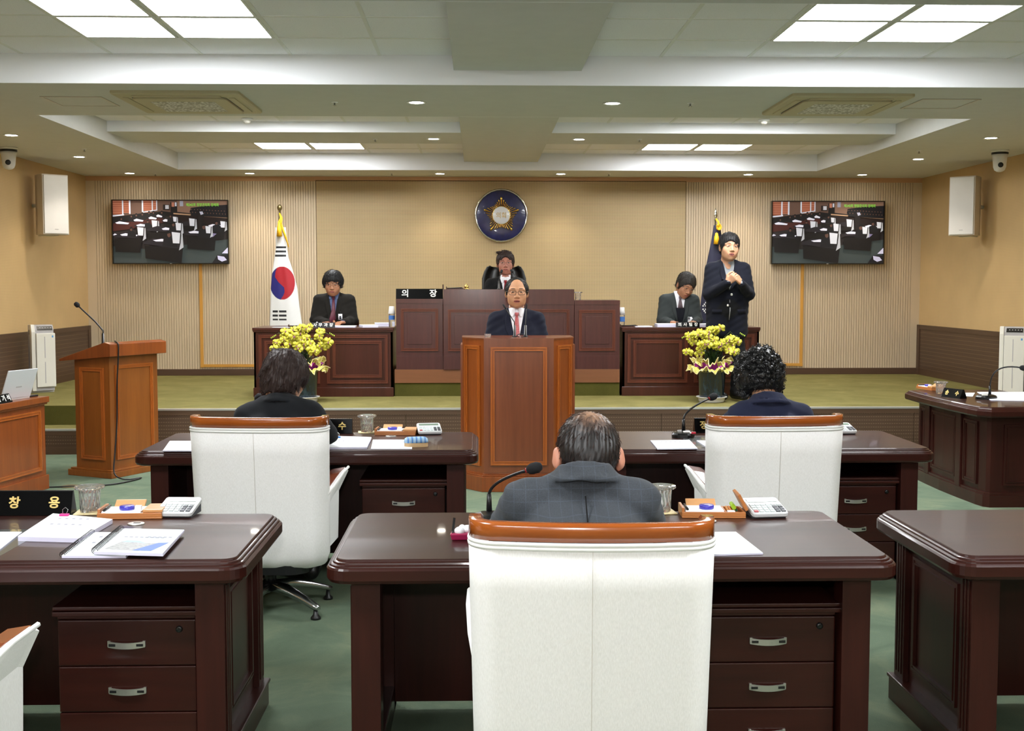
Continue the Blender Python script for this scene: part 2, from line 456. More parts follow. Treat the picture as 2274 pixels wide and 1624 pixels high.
# ceiling
m = MB()
m.box(XL, TX0, YR, YB, S, S + 0.02); m.box(TX1, XR, YR, YB, S, S + 0.02)
edges = [YR] + [v for t in TRAYS for v in t] + [YB]
for i in range(0, len(edges), 2): m.box(TX0, TX1, edges[i], edges[i + 1], S, S + 0.02)
ceil = structure(m.build('ceiling', ceil_paint))
structure(MB().box(XL - 0.1, XR + 0.1, YR - 0.1, YB + 0.1, T + 0.03, T + 0.12).build('ceiling_deck', ceil_paint))
tn = 0
def trim(x0, x1, y0, y1, z0, z1, mt):
    global tn; tn += 1
    return structure(MB().box(x0, x1, y0, y1, z0, z1).build('trim_%d' % tn, mt))
for y0, y1 in TRAYS:
    trim(TX0, TX1, y1 - 0.012, y1 - 0.0005, S, T + 0.03, fascia_paint)
    trim(TX0, TX1, y0 + 0.0005, y0 + 0.012, S, T + 0.03, fascia_paint)
    trim(TX0 + 0.0005, TX0 + 0.012, y0 + 0.013, y1 - 0.013, S, T + 0.03, ceil_paint)
    trim(TX1 - 0.012, TX1 - 0.0005, y0 + 0.013, y1 - 0.013, S, T + 0.03, ceil_paint)
BM0, BM1 = 11.62, 12.5
for y0, y1 in TRAYS[1:]:
    trim(BR0, BR1, y0 + 0.013, y1 - 0.013, P, P + 0.018, ceil_paint)
trim(TX0 + 0.013, BR0 - 0.001, BM0, BM1, P, P + 0.018, ceil_paint); trim(BR1 + 0.001, TX1 - 0.013, BM0, BM1, P, P + 0.018, ceil_paint)
for yy in (BM0 - 0.012, BM1):
    trim(TX0 + 0.013, BR0 - 0.001, yy, yy + 0.012, P, T + 0.03, fascia_paint); trim(BR1 + 0.001, TX1 - 0.013, yy, yy + 0.012, P, T + 0.03, fascia_paint)

# tiles and light panels share one 0.604 m grid
PITCH = 0.604
gxl = [-2.48 + PITCH * k for k in range(-2, 5)]
gxr = [1.858 + PITCH * k for k in range(-2, 5)]
def cells(lo, hi, lines):
    c = sorted([lo] + [v for v in lines if lo + 0.05 < v < hi - 0.05] + [hi]); return list(zip(c[:-1], c[1:]))
tile_cache = {}
def ceiling_tile(x0, x1, y0, y1):
    k = (round(x1 - x0, 3), round(y1 - y0, 3))
    if k not in tile_cache:
        w, d = k; m = MB(); m.box(-w / 2 + .004, w / 2 - .004, -d / 2 + .004, d / 2 - .004, 0, 0.012)
        me = m.mesh('ceiling_tile', tile_mat); tile_cache[k] = me
    link('ceiling_tile', tile_cache[k], ceil, ((x0 + x1) / 2, (y0 + y1) / 2, T))
lamp_src = None
LAMP_N = 0
def light_panel(x0, x1, y0, y1, label):
    global LAMP_N; LAMP_N += 1
    t = thing('ceiling_light', label, 'ceiling light', ((x0 + x1) / 2, (y0 + y1) / 2, T - 0.006), 0, 'square ceiling light panels')
    w, d = (x1 - x0) / 2 - 0.012, (y1 - y0) / 2 - 0.012
    m = MB(); frame_bars(m, -w, w, -d, d, 0.016, lambda a, b, c, e: m.box(a, b, c, e, -0.004, 0.012)); m.build('frame', tbar_mat, t)
    MB().box(-w + 0.016, w - 0.016, -d + 0.016, d - 0.016, 0.0, 0.008).build('diffuser', panel_mat, t)
    return t
def tray(y0, y1, ylines, lamps):
    """lamps: set of (side, i, j) given by cell centre tests"""
    m = MB()
    for lo, hi, lines in ((TX0, BR0, gxl), (BR1, TX1, gxr)):
        cx = cells(lo, hi, lines); cy = cells(y0, y1, ylines)
        for a, b in cx:
            for c, d in cy:
                lab = lamps((a + b) / 2, (c + d) / 2)
                if lab and abs(b - a - PITCH) < 0.02 and abs(d - c - PITCH) < 0.02: light_panel(a, b, c, d, lab)
                else: ceiling_tile(a, b, c, d)
        for a, b in cx[1:]: m.box(a - 0.012, a + 0.012, y0, y1, T - 0.004, T + 0.002)
        for c, d in cy[1:]: m.box(lo, hi, c - 0.012, c + 0.012, T - 0.0045, T + 0.001)
    m.build('ceiling_grid', tbar_mat, ceil)
FRONT_Y = [7.715 - PITCH * k for k in range(0, 4)]
in_l = lambda x: -2.49 < x < -1.26
in_r = lambda x: 1.85 < x < 3.08
def side(x): return 'left' if x < 0 else 'right'
NEARW = {True: 'on the flag side', False: 'on the interpreter side'}
def lamps_front(x, y):
    if not (in_l(x) or in_r(x)) or not 6.5 < y < 7.73: return None
    return 'glowing square panel, %s block of four, %s column, row %s the white fascia' % ('flag-side' if x < 0 else 'interpreter-side', 'inner' if -1.9 < x < 2.46 else 'outer', 'by' if y > 7.1 else 'away from')
tray(5.87, 8.29, FRONT_Y, lamps_front)
def lamps_near(x, y):
    if not (in_l(x) or in_r(x)) or not 9.9 < y < 11.2: return None
    return 'square panel above the %s air conditioner tray, %s column, row %s the cross beam' % ('flag-side' if x < 0 else 'interpreter-side', 'inner' if -1.9 < x < 2.46 else 'outer', 'by' if y > 10.5 else 'away from')
tray(9.81, BM0 - 0.012, [9.97, 9.97 + PITCH, 9.97 + 2 * PITCH], lamps_near)
def lamps_far(x, y):
    if not (in_l(x) or in_r(x)) or not 13.2 < y < 13.9: return None
    return 'glowing square panel of the pair near the %s, the one %s' % ('national flag' if x < 0 else 'navy flag', 'beside the bridge panel' if -1.9 < x < 2.46 else 'towards the side wall')
tray(BM1 + 0.012, 14.32, [13.25, 13.25 + PITCH], lamps_far)
def lamps_rear(x, y):
    if not (in_l(x) or in_r(x)) or not 2.0 < y < 3.3: return None
    return 'square panel over the front row seats, %s, %s column, %s row' % ('flag side' if x < 0 else 'interpreter side', 'inner' if -1.9 < x < 2.46 else 'outer', 'stage-facing' if y > 2.65 else 'rear')
tray(0.9, 4.4, [1.45 + PITCH * k for k in range(5)], lamps_rear)
def lamps_rear2(x, y):
    if not (in_l(x) or in_r(x)) or not -2.8 < y < -1.5: return None
    return 'square panel near the rear wall, %s, %s column, %s row' % ('flag side' if x < 0 else 'interpreter side', 'inner' if -1.9 < x < 2.46 else 'outer', 'stage-facing' if y > -2.1 else 'rear')
tray(-3.6, -0.6, [-3.35 + PITCH * k for k in range(5)], lamps_rear2)

# recessed downlights
def downlight(loc, label):
    t = thing('downlight', label, 'downlight', loc, 0, 'recessed round downlights')
    m = MB(); m.lathe([(0.050, 0.0), (0.070, -0.001), (0.074, -0.004), (0.070, -0.006), (0.052, -0.005), (0.050, 0.0)], n=28, cap=False)
    m.build('trim_ring', fascia_paint, t)
    m = MB(); m.lathe([(0.055, -0.001), (0.052, -0.0045), (0.0005, -0.006)], n=28); m.build('lens', downl_mat, t)
    l = bpy.data.lights.new('downlight_beam', 'SPOT'); l.energy = SPOT_W; l.spot_size = math.radians(104); l.spot_blend = 0.8
    l.shadow_soft_size = 0.05; l.color = (1.0, 0.90, 0.76)
    link('downlight_beam', l, t, (0, 0, -0.02))
for x, y, lab in [(-0.459, 9.05, 'round downlight between the two ceiling trays, towards the national flag'),
                  (1.011, 9.05, 'round downlight between the two ceiling trays, towards the navy flag'),
                  (-4.245, 11.1, 'round downlight beside the dome camera over the stenographer desk'),
                  (4.755, 11.05, 'round downlight beside the dome camera over the crescent side desk'),
                  (-4.235, 12.92, 'round downlight in front of the loudspeaker near the lone lectern'),
                  (4.76, 12.9, 'round downlight in front of the loudspeaker near the crescent side desk'),
                  (-4.24, 14.78, 'round downlight directly above the television near the lone lectern'),
                  (-2.783, 14.76, 'round downlight above the national flag'),
                  (-0.464, 14.73, 'round downlight on the flag side of the round emblem'),
                  (1.013, 14.72, 'round downlight on the interpreter side of the round emblem'),
                  (3.326, 14.73, 'round downlight between the navy flag and the television'),
                  (4.743, 14.73, 'round downlight directly above the television near the dark wainscot corner')]:
    downlight((x, y, S), lab)
downlight((-0.443, 12.08, P), 'round downlight on the cross beam, towards the national flag')
downlight((1.015, 12.08, P), 'round downlight on the cross beam, towards the navy flag')

# sprinklers, smoke detectors
def sprinkler(px, py, z, label):
    c = onz(px, py, z); t = thing('sprinkler_head', label, 'sprinkler', (c.x, c.y, z), 0, 'ceiling sprinkler heads')
    MB().lathe([(0.026, 0.0), (0.024, -0.004), (0.010, -0.006)], n=16).build('escutcheon', fascia_paint, t)
    m = MB(); m.lathe([(0.007, -0.004), (0.006, -0.022), (0.014, -0.024), (0.014, -0.027), (0.002, -0.028)], n=10); m.build('nozzle', alu, t)
for px, py, z, lab in [(743, 227, S, 'small sprinkler head beside the air conditioner on the flag side'), (1533, 229, S, 'small sprinkler head beside the air conditioner on the interpreter side'),
                       (187, 331, S, 'small sprinkler head by the downlight over the lone lectern'), (2041, 335, S, 'small sprinkler head by the downlight over the crescent side desk'),
                       (833, 309, P, 'small sprinkler head on the cross beam, flag side'), (1420, 310, P, 'small sprinkler head on the cross beam, interpreter side'),
                       (345, 386, S, 'small sprinkler head above the television on the flag side'), (870, 385, S, 'small sprinkler head above the slatted wall, flag side'),
                       (1352, 386, S, 'small sprinkler head above the slatted wall, interpreter side')]:
    sprinkler(px, py, z, lab)
for px, py, lab in [(549, 263, 'white dome smoke detector behind the flag-side air conditioner'), (1697, 265, 'white dome smoke detector behind the interpreter-side air conditioner')]:
    c = onz(px, py, T); t = thing('smoke_detector', lab, 'smoke detector', (c.x, c.y, T - 0.002), 0, 'ceiling smoke detectors')
    MB().lathe([(0.055, 0.0), (0.055, -0.012), (0.042, -0.02)], n=20).build('base', fascia_paint, t)
    MB().lathe([(0.036, -0.02), (0.03, -0.036), (0.02, -0.044), (0.001, -0.046)], n=16).build('chamber', white_pl, t)

# air-conditioner cassettes and access hatches
net_mat, _nt, _b = new_mat('cassette_grille')
_v = coords(_nt, (1, 1, 0)); _vo = node(_nt, 'ShaderNodeTexVoronoi'); _vo.inputs['Scale'].default_value = 48; _nt.links.new(_v, _vo.inputs['Vector'])
_nt.links.new(ramp(_nt, _vo.outputs['Distance'], [(0.3, rgb(240, 238, 236)), (0.6, rgb(168, 164, 154))]), _b.inputs['Base Color']); setp(_b, Roughness=0.6)
def cassette(x0, x1, y0, y1, label):
    t = thing('air_conditioner', label, 'air conditioner', ((x0 + x1) / 2, (y0 + y1) / 2, S), 0, 'ceiling cassette air conditioners')
    w, d = (x1 - x0) / 2, (y1 - y0) / 2
    m = MB(); L = [[(a, b, z) for a, b in rrect(2 * w, 2 * d, 0.03, i)] for i, z in ((0, 0), (0, -0.018), (0.012, -0.026), (0.10, -0.028))]
    m.loops(L, False, True, smooth=False); m.build('surround', beige_pl, t)
    for sgn in (-1, 1):
        MB().box(sgn * (w - 0.075) - 0.02, sgn * (w - 0.075) + 0.02, -d + 0.14, d - 0.14, -0.034, -0.026).build('air_vane', beige_pl, t)
        MB().box(-w + 0.14, w - 0.14, sgn * (d - 0.075) - 0.02, sgn * (d - 0.075) + 0.02, -0.034, -0.026).build('air_vane', beige_pl, t)
    m = MB(); L = [[(a, b, z) for a, b in rrect(2 * w - 0.24, 2 * d - 0.24, 0.06, i)] for i, z in ((0, -0.026), (0, -0.040), (0.006, -0.043))]
    m.loops(L, False, True, smooth=False); f = m.build('intake_panel', beige_pl, t)
    MB().box(-w + 0.22, w - 0.22, -d + 0.24, d - 0.24, -0.0445, -0.042).build('grille', net_mat, f)
    m = MB(); L = [[(a, b, z) for a, b in rrect(2 * w - 0.222, 2 * d - 0.222, 0.066, 0)] for z in (-0.0275, -0.0285)]
    m.loops(L, False, True, smooth=False); m.build('gap_line', black_pl, t)
cassette(-2.59, -1.686, 8.56, 9.52, 'beige ceiling air conditioner cassette on the flag side')
cassette(2.245, 3.13, 8.55, 9.51, 'beige ceiling air conditioner cassette on the interpreter side')
for x0, x1, y0, y1, lab in [(-3.175, -2.73, 8.85, 9.3, 'aluminium-edged access hatch beside the flag-side air conditioner'), (3.263, 3.7, 8.78, 9.247, 'aluminium-edged access hatch beside the interpreter-side air conditioner')]:
    t = thing('access_hatch', lab, 'access hatch', ((x0 + x1) / 2, (y0 + y1) / 2, S), 0, 'ceiling access hatches')
    w, d = (x1 - x0) / 2, (y1 - y0) / 2; m = MB()
    frame_bars(m, -w, w, -d, d, 0.018, lambda a, b, c, e: m.box(a, b, c, e, -0.005, 0)); m.build('frame', alu_satin, t)
    MB().box(-w + 0.022, w - 0.022, -d + 0.022, d - 0.022, -0.003, 0).build('hatch_door', ceil_paint, t)

# conduits below the televisions
def conduit(x, ztop, xend, label):
    t = thing('cable_conduit', label, 'conduit', (x, YB - 0.006, STG), 0, 'ochre wall conduits')
    h = 0.504 - STG + 0.0
    MB().box(-0.019, 0.019, -0.02, 0, h + 0.02, ztop - STG).build('vertical_run', conduit_mat, t, bevel=0.004)
    a, b = sorted((0.019 if xend > x else -0.019, xend - x))
    MB().box(min(a, b), max(a, b), -0.02, 0, h + 0.018, h + 0.054).build('horizontal_run', conduit_mat, t, bevel=0.004)
    MB().box(-0.021, 0.021, -0.022, 0, h + 0.014, h + 0.058).build('elbow', conduit_mat, t, bevel=0.004)
conduit(-3.495, 1.90, -2.3, 'ochre cable conduit running down from the flag-side television')
conduit(4.14, 1.90, 3.0, 'ochre cable conduit running down from the interpreter-side television')
# ------------------------------------------------------------------ members' desks
DESK_H = 0.71
TOP_PROF = [(0.0, -0.012), (0.0, -0.046), (0.008, -0.068), (0.022, -0.075)]
def desk_top(mb, w, d, r=0.075, z=DESK_H):
    prof = [(0.022, z - 0.075), (0.006, z - 0.070), (0.0, z - 0.060), (0.0, z - 0.030), (0.004, z - 0.024), (0.009, z - 0.022), (0.010, z - 0.0175),
            (0.014, z - 0.0155), (0.019, z - 0.0145), (0.0205, z - 0.009), (0.025, z - 0.0075), (0.029, z - 0.007), (0.031, z - 0.002), (0.034, z)]
    L = [[(x, y, zz) for x, y in rrect(w, d, r, i, 7)] for i, zz in prof]
    mb.mat(0).loops(L[:-1], True, False, smooth=False)
    mb.mat(1).loops([L[-2], L[-1]], False, True, smooth=False)
def moulding(mb, put_box, u0, u1, v0, v1):
    """three stepped bars round a rectangle; put_box(u0,u1,v0,v1,proud)"""
    for w0, w1, pr in ((0.0, 0.010, 0.010), (0.010, 0.018, 0.006), (0.018, 0.024, 0.012)):
        put_box(u0 + w0, u1 - w0, v0 + w0, v0 + w1, pr); put_box(u0 + w0, u1 - w0, v1 - w1, v1 - w0, pr)
        put_box(u0 + w0, u0 + w1, v0 + w1, v1 - w1, pr); put_box(u1 - w1, u1 - w0, v0 + w1, v1 - w1, pr)
def handle_mesh():
    m = MB(); n = 10; L = []
    for i in range(n + 1):
        u = i / n * 2 - 1; x = u * 0.058; z = 0.0035 * u * u; y = -0.016 + 0.010 * u * u
        L.append([(x, y, z - 0.0095), (x, y, z + 0.0095), (x, y + 0.006, z + 0.0095), (x, y + 0.006, z - 0.0095)])
    m.loops(L, smooth=False)
    for s in (-1, 1):
        m.box(s * 0.055 - 0.004, s * 0.055 + 0.004, -0.006, 0.002, -0.004, 0.014)
        m.mat(1).box(s * 0.042 - 0.0115, s * 0.042 + 0.0115, -0.0128, -0.0095, -0.0015, 0.0065); m.mat(0)
    return m.mesh('handle', [alu_satin, black_pl])
HANDLE = handle_mesh()
def pedestal(parent, xc, y0, w=0.43, h=0.545, d=0.5):
    """drawer unit under the desk; its face looks towards -y"""
    b = MB(); b.box(xc - w / 2 + .012, xc + w / 2 - .012, y0 + 0.02, y0 + d, 0.05, h - 0.03).build('drawer_cabinet', desk_dark, parent)
    m = MB(); m.box(xc - w / 2 - 0.012, xc + w / 2 + 0.012, y0 - 0.012, y0 + d, h - 0.012, h)
    m.box(xc - w / 2 - 0.012, xc + w / 2 + 0.012, y0 - 0.016, y0 + d, h - 0.03, h - 0.015); m.box(xc - w / 2, xc + w / 2, y0, y0 + d, h - 0.042, h - 0.03)
    m.build('pedestal_top', desk_wood_x, parent, bevel=0.003)
    z = h - 0.046
    for k in range(3):
        dr = MB().box(xc - w / 2, xc + w / 2, y0, y0 + 0.022, z - 0.146, z).build('drawer', desk_wood_x, parent, bevel=0.004)
        link('handle', HANDLE, dr, (xc, y0, z - 0.08))
        if k == 0:
            m = MB(); m.lathe([(0.011, 0), (0.010, 0.006), (0.004, 0.007), (0.001, 0.006)], n=16, M=Matrix.Rotation(math.pi / 2, 4, 'X'), c=(xc + w / 2 - 0.05, y0, z - 0.03))
            m.build('lock', black_gloss, dr)
        z -= 0.149
    for sx in (-1, 1):
        for yy in (y0 + 0.06, y0 + d - 0.06): MB().box(xc + sx * (w / 2 - 0.06) - 0.015, xc + sx * (w / 2 - 0.06) + 0.015, yy - 0.02, yy + 0.02, 0.0, 0.05).build('castor', black_pl, parent)
def member_desk(label, x0, x1, y0, y1, rz=0.0, name='desk'):
    """member's desk, the seat side looks towards -y"""
    w, d = x1 - x0, y1 - y0
    t = thing(name, label, 'desk', ((x0 + x1) / 2, (y0 + y1) / 2, 0), rz, "members' mahogany desks")
    m = MB(); desk_top(m, w, d); m.build('desk_top', [desk_wood_x, desk_top_mat], t)
    hw, hd = w / 2, d / 2; zt = DESK_H - 0.075
    for s in (-1, 1):
        xo, xi = s * (hw - 0.075), s * (hw - 0.165)
        a, b = min(xo, xi), max(xo, xi)
        for y in (-hd + 0.07, hd - 0.16):
            m = MB(); m.box(a, b, y, y + 0.09, 0.0, zt)
            for k in range(3):                       # flutes on the outside of the post
                m.box(xo - 0.004 if s < 0 else xo, xo if s < 0 else xo + 0.004, y + 0.015 + k * 0.024, y + 0.027 + k * 0.024, 0.12, zt - 0.02)
            m.build('post', desk_wood, t, bevel=0.005)
        m = MB(); xp = s * (hw - 0.095); m.box(min(xp, xp - s * 0.02), max(xp, xp - s * 0.02), -hd + 0.155, hd - 0.155, 0.09, zt)
        m.build('side_panel', desk_wood, t)
        m = MB()
        moulding(m, lambda u0, u1, v0, v1, pr: m.box(min(xp, xp + s * pr), max(xp, xp + s * pr), u0, u1, v0, v1), -hd + 0.21, hd - 0.21, 0.16, zt - 0.06)
        m.build('panel_moulding', desk_wood, t)
        m = MB(); xb = s * (hw - 0.06); m.box(min(xb, xi), max(xb, xi), -hd + 0.055, hd - 0.055, 0.0, 0.085)
        xc2 = s * (hw - 0.054); m.box(min(xc2, xi), max(xc2, xi), -hd + 0.049, hd - 0.049, 0.085, 0.098)
        m.build('plinth', desk_wood_x, t, bevel=0.004)
    m = MB(); m.box(-hw + 0.165, hw - 0.165, hd - 0.13, hd - 0.105, 0.03, zt); m.build('modesty_panel', desk_wood, t)
    m = MB(); yf = hd - 0.105
    for a, b in ((-hw + 0.22, -0.03), (0.03, hw - 0.22)):
        moulding(m, lambda u0, u1, v0, v1, pr: m.box(u0, u1, yf, yf + pr, v0, v1), a, b, 0.12, zt - 0.05)
    m.build('front_moulding', desk_wood, t)
    pedestal(t, hw - 0.165 - 0.225, -hd + 0.11)
    m = MB(); gx, gy = hw - 0.49, 0.185
    m.lathe([(0.030, DESK_H), (0.030, DESK_H + 0.003), (0.026, DESK_H + 0.004), (0.001, DESK_H + 0.004)], c=(gx, gy, 0), n=24); g = m.build('cable_grommet', alu_satin, t)
    MB().box(gx - 0.008, gx + 0.016, gy - 0.006, gy + 0.006, DESK_H + 0.0035, DESK_H + 0.0052).build('grommet_slot', black_pl, g)
    m = MB(); m.box(-0.36, 0.10, -hd + 0.07, -hd + 0.50, DESK_H, DESK_H + 0.0006); m.build('desk_mat', plain('desk_mat_%d' % len(MATS), rgb(84, 86, 84), 0.18, coat=0.4), t)
    return t
D1 = member_desk('dark mahogany desk carrying the spiral-bound booklets and magenta clip papers', -2.46, -0.72, 3.62, 4.42)
D2 = member_desk('dark mahogany desk of the man in the grey checked jacket', -0.472, 1.31, 3.60, 4.42)
D3 = member_desk('bare dark mahogany desk beside the checked-jacket man\'s desk', 1.482, 3.22, 3.60, 4.42)
D4 = member_desk('dark mahogany desk with the striped glasses case on it', -1.757, 0.0, 6.05, 6.87)
D5 = member_desk('dark mahogany desk of the curly-haired woman in navy', 0.60, 2.37, 6.05, 6.87)

# ------------------------------------------------------------------ white executive chairs
def back_plan(w, r, fwd, n=7):
    """open plan curve of the chair back: straight behind, corners curling forward (+y)"""
    pts = [(-w, fwd)]
    for k in range(n + 1):
        a = math.radians(180 + 90 * k / n); pts.append((-w + r + r * math.cos(a), r + r * math.sin(a) * 1.0))
    bow = 0.02
    for k in range(1, 6): x = -w + r + (2 * w - 2 * r) * k / 6; pts.append((x, -bow * (1 - (x / (w - r)) ** 2)))
    for k in range(n + 1):
        a = math.radians(270 + 90 * k / n); pts.append((w - r + r * math.cos(a), r + r * math.sin(a)))
    pts.append((w, fwd)); return pts
def offset_open(pts, t):
    out = []
    for i, p in enumerate(pts):
        a = Vector(pts[max(i - 1, 0)]); b = Vector(pts[min(i + 1, len(pts) - 1)]); d = (b - a).normalized()
        out.append((p[0] - d.y * t, p[1] + d.x * t))
    return out
def make_chair(label, loc, rz=0.0, group='white high-backed swivel chairs'):
    t = thing('swivel_chair', label, 'chair', loc, rz, group)
    W = 0.318
    # shell: loft of the plan curve, leaning a little
    zs = [0.235, 0.25, 0.30, 0.42, 0.60, 0.78, 0.889]
    outer, inner = [], []
    for z in zs:
        u = (z - 0.235) / 0.64
        w = W - 0.012 + 0.012 * u - (0.05 if z < 0.24 else 0.018 if z < 0.26 else 0)
        lean = 0.05 * (1 - u) - (-0.05 if z < 0.24 else -0.018 if z < 0.26 else 0)
        p = back_plan(w, 0.085, 0.13)
        outer.append([(x, y + lean, z) for x, y in p]); inner.append([(x, y + lean, z) for x, y in offset_open(p, 0.05)])
    m = MB(); loops = [o + i[::-1] for o, i in zip(outer, inner)]; m.loops(loops, True, True, True, True); m.build('backrest', white_fab, t)
    p = back_plan(W - 0.002, 0.085, 0.13); q = offset_open(p, 0.05)
    for zz in (0.889, 0.900):
        m = MB(); m.tube([(x, y, zz) for x, y in p], 0.006, 6); m.build('piping', piping, t)
    # wooden top rail with its ends curling in
    pr = back_plan(W, 0.085, 0.125); L = []
    qi = offset_open(pr, 0.036); n = len(pr)
    sect = [[], [], [], [], []]
    ring = []
    for i in range(n):
        o, ii = pr[i], qi[i]; s = abs(i - (n - 1) / 2) / ((n - 1) / 2); h = 0.953
        ring.append([(o[0], o[1], 0.907), (o[0], o[1], h - 0.008), (o[0] * .985 + ii[0] * .015, o[1] * .85 + ii[1] * .15, h), (o[0] * .15 + ii[0] * .85, o[1] * .15 + ii[1] * .85, h), (ii[0], ii[1], h - 0.008), (ii[0], ii[1], 0.907)])
    m = MB(); m.loops(ring, True, True, True, True); m.build('top_rail', rail_wood, t)
    m = MB(); m.tube([(0, -0.0215 + 0.05 * (1 - (z - 0.235) / 0.64), z) for z in (0.26, 0.4, 0.6, 0.8, 0.885)], 0.0012, 4); m.build('back_seam', seam_mat, t)
    # arms: upholstered side with a wooden cap
    for s in (-1, 1):
        m = MB(); L = []
        for y, zt, xo in ((0.10, 0.575, W - 0.014), (0.20, 0.60, W + 0.004), (0.35, 0.635, W + 0.018), (0.47, 0.645, W + 0.022), (0.50, 0.635, W + 0.02)):
            xb = W - 0.034; L.append([(s * xb, y, 0.30), (s * (xb + .006), y, zt - .10), (s * xo, y, zt), (s * (xo - 0.014), y, zt + 0.010), (s * (xb - .045), y, zt - 0.03), (s * (xb - .045), y, 0.30)])
        m.loops(L, smooth=False); m.build('arm_panel', white_fab, t)
        m = MB(); L = []
        for y, zt, xo in ((0.12, 0.578, W - 0.024), (0.22, 0.602, W - 0.01), (0.35, 0.632, W + 0.004), (0.48, 0.64, W + 0.008)):
            L.append([(s * xo, y, zt + 0.004), (s * xo, y, zt + 0.016), (s * (xo - 0.065), y, zt + 0.004), (s * (xo - 0.065), y, zt - 0.01)])
        m.loops(L, smooth=False); m.build('arm_cap', arm_wood, t)
        m = MB(); m.tube([(s * (W - 0.012), 0.11, 0.578), (s * (W + 0.004), 0.21, 0.607), (s * (W + 0.018), 0.36, 0.645), (s * (W + 0.022), 0.49, 0.655)], 0.0075, 6); m.build('arm_piping', piping, t)
    m = MB(); L = [[(x, y + 0.30, z) for x, y in rrect(0.52, 0.50, 0.08, i)] for i, z in ((0.03, 0.26), (0.0, 0.29), (0.0, 0.42), (0.02, 0.455), (0.09, 0.465))]
    m.loops(L, smooth=True); m.build('seat', white_fab, t)
    m = MB(); L = [[(x, y + 0.26, z) for x, y in rrect(0.44, 0.42, 0.1, 0)] for z in (0.215, 0.26)]; m.loops(L, smooth=False); m.build('seat_pan', black_pl, t)
    MB().lathe([(0.028, 0.10), (0.028, 0.22)], c=(0, 0.26, 0), n=16).build('column', black_pl, t)
    for k in range(5):
        a = math.radians(90 + 20 + 72 * k); c, sn = math.cos(a), math.sin(a); L = []
        for r, z, hw, hh in ((0.0, 0.118, 0.036, 0.022), (0.10, 0.118, 0.03, 0.02), (0.22, 0.088, 0.022, 0.015), (0.30, 0.062, 0.02, 0.012), (0.325, 0.055, 0.013, 0.008)):
            px, py = r * c, 0.26 + r * sn
            L.append([(px - sn * hw, py + c * hw, z - hh), (px - sn * hw * .8, py + c * hw * .8, z + hh * .6), (px, py, z + hh), (px + sn * hw * .8, py - c * hw * .8, z + hh * .6), (px + sn * hw, py - c * hw, z - hh)])
        m = MB(); m.loops(L, smooth=True); lg = m.build('star_leg', alu, t)
        m = MB(); m.lathe([(0.024, 0.0), (0.024, 0.010), (0.012, 0.022), (0.009, 0.05)], c=(0.305 * c, 0.26 + 0.305 * sn, 0), n=14); m.build('glide', black_pl, lg)
    return t
CH1 = make_chair('white swivel chair of the man in the grey checked jacket', (0.287, 2.965, 0), math.radians(-3.0))
CH2 = make_chair('white swivel chair of the woman in black, aluminium star base showing', (-1.018, 5.42, 0), math.radians(-4))
CH3 = make_chair('white swivel chair of the curly-haired woman in navy', (1.384, 5.41, 0), math.radians(1.5))
CH4 = make_chair('white swivel chair with dark wooden arm at the booklet desk', (-1.556, 2.69, 0), math.radians(-6))

# ------------------------------------------------------------------ main lectern
def raised_panel(parent, name, A, B, z0, z1, mt_panel, mt_trim, inset=0.05, proud=0.012, up=(0, 0, 1)):
    """panel on the vertical face from A to B (xy), z0..z1, outward normal to the right of A->B"""
    a, b = Vector((A[0], A[1], 0)), Vector((B[0], B[1], 0)); u = (b - a).normalized(); n = Vector((u.y, -u.x, 0)); L = (b - a).length
    def bar(m, u0, u1, v0, v1, p0, p1):
        o = len(m.v); c = [(u0, v0), (u1, v0), (u1, v1), (u0, v1)]
        lo = [a + u * q + n * p0 + Vector((0, 0, r)) for q, r in c]; hi = [a + u * q + n * p1 + Vector((0, 0, r)) for q, r in c]
        m.loops([lo, hi], smooth=False)
    u0, u1, v0, v1 = inset, L - inset, z0 + inset, z1 - inset
    m = MB()
    for o0, o1, pr in ((0, .012, proud), (.012, .022, proud * .55), (.022, .03, proud * .9)):
        bar(m, u0 + o0, u1 - o0, v0 + o0, v0 + o1, 0, pr); bar(m, u0 + o0, u1 - o0, v1 - o1, v1 - o0, 0, pr)
        bar(m, u0 + o0, u0 + o1, v0 + o1, v1 - o1, 0, pr); bar(m, u1 - o1, u1 - o0, v0 + o1, v1 - o1, 0, pr)
    f = m.build('panel_moulding', mt_trim, parent)
    if mt_panel:
        m = MB(); bar(m, u0 + 0.03, u1 - 0.03, v0 + 0.03, v1 - 0.03, 0, 0.003); m.build(name, mt_panel, parent)
def outline(pts, off):
    """offset a convex outline outwards"""
    out = []; n = len(pts)
    for i in range(n):
        p0, p1, p2 = Vector(pts[i - 1]), Vector(pts[i]), Vector(pts[(i + 1) % n])
        d1, d2 = (p1 - p0).normalized(), (p2 - p1).normalized(); n1, n2 = Vector((d1.y, -d1.x)), Vector((d2.y, -d2.x))
        b = (n1 + n2).normalized(); out.append(tuple(p1 + b * off / max(0.3, b.dot(n1))))
    return out
LT = thing('lectern', 'large cherry wood speaking lectern with angled side panels, in front of the red-tied speaker', 'lectern', (0.303, 8.9, 0))
oc = [(-0.262, 0.03), (0.262, 0.03), (0.425, 0.24), (0.425, 0.56), (-0.425, 0.56), (-0.425, 0.24)]
hgt = 1.152
m = MB(); m.prism(oc, 0.13, hgt - 0.004); m.build('body', cherry, LT)
m = MB(); m.prism(outline(oc, 0.032), 0.0, 0.115); m.prism(outline(oc, 0.022), 0.115, 0.128); m.prism(outline(oc, 0.010), 0.128, 0.136); m.build('plinth', cherry, LT, bevel=0.004)
m = MB(); m.prism(outline(oc, 0.004), hgt - 0.004, hgt + 0.006); m.build('top_rim', cherry_dk, LT)
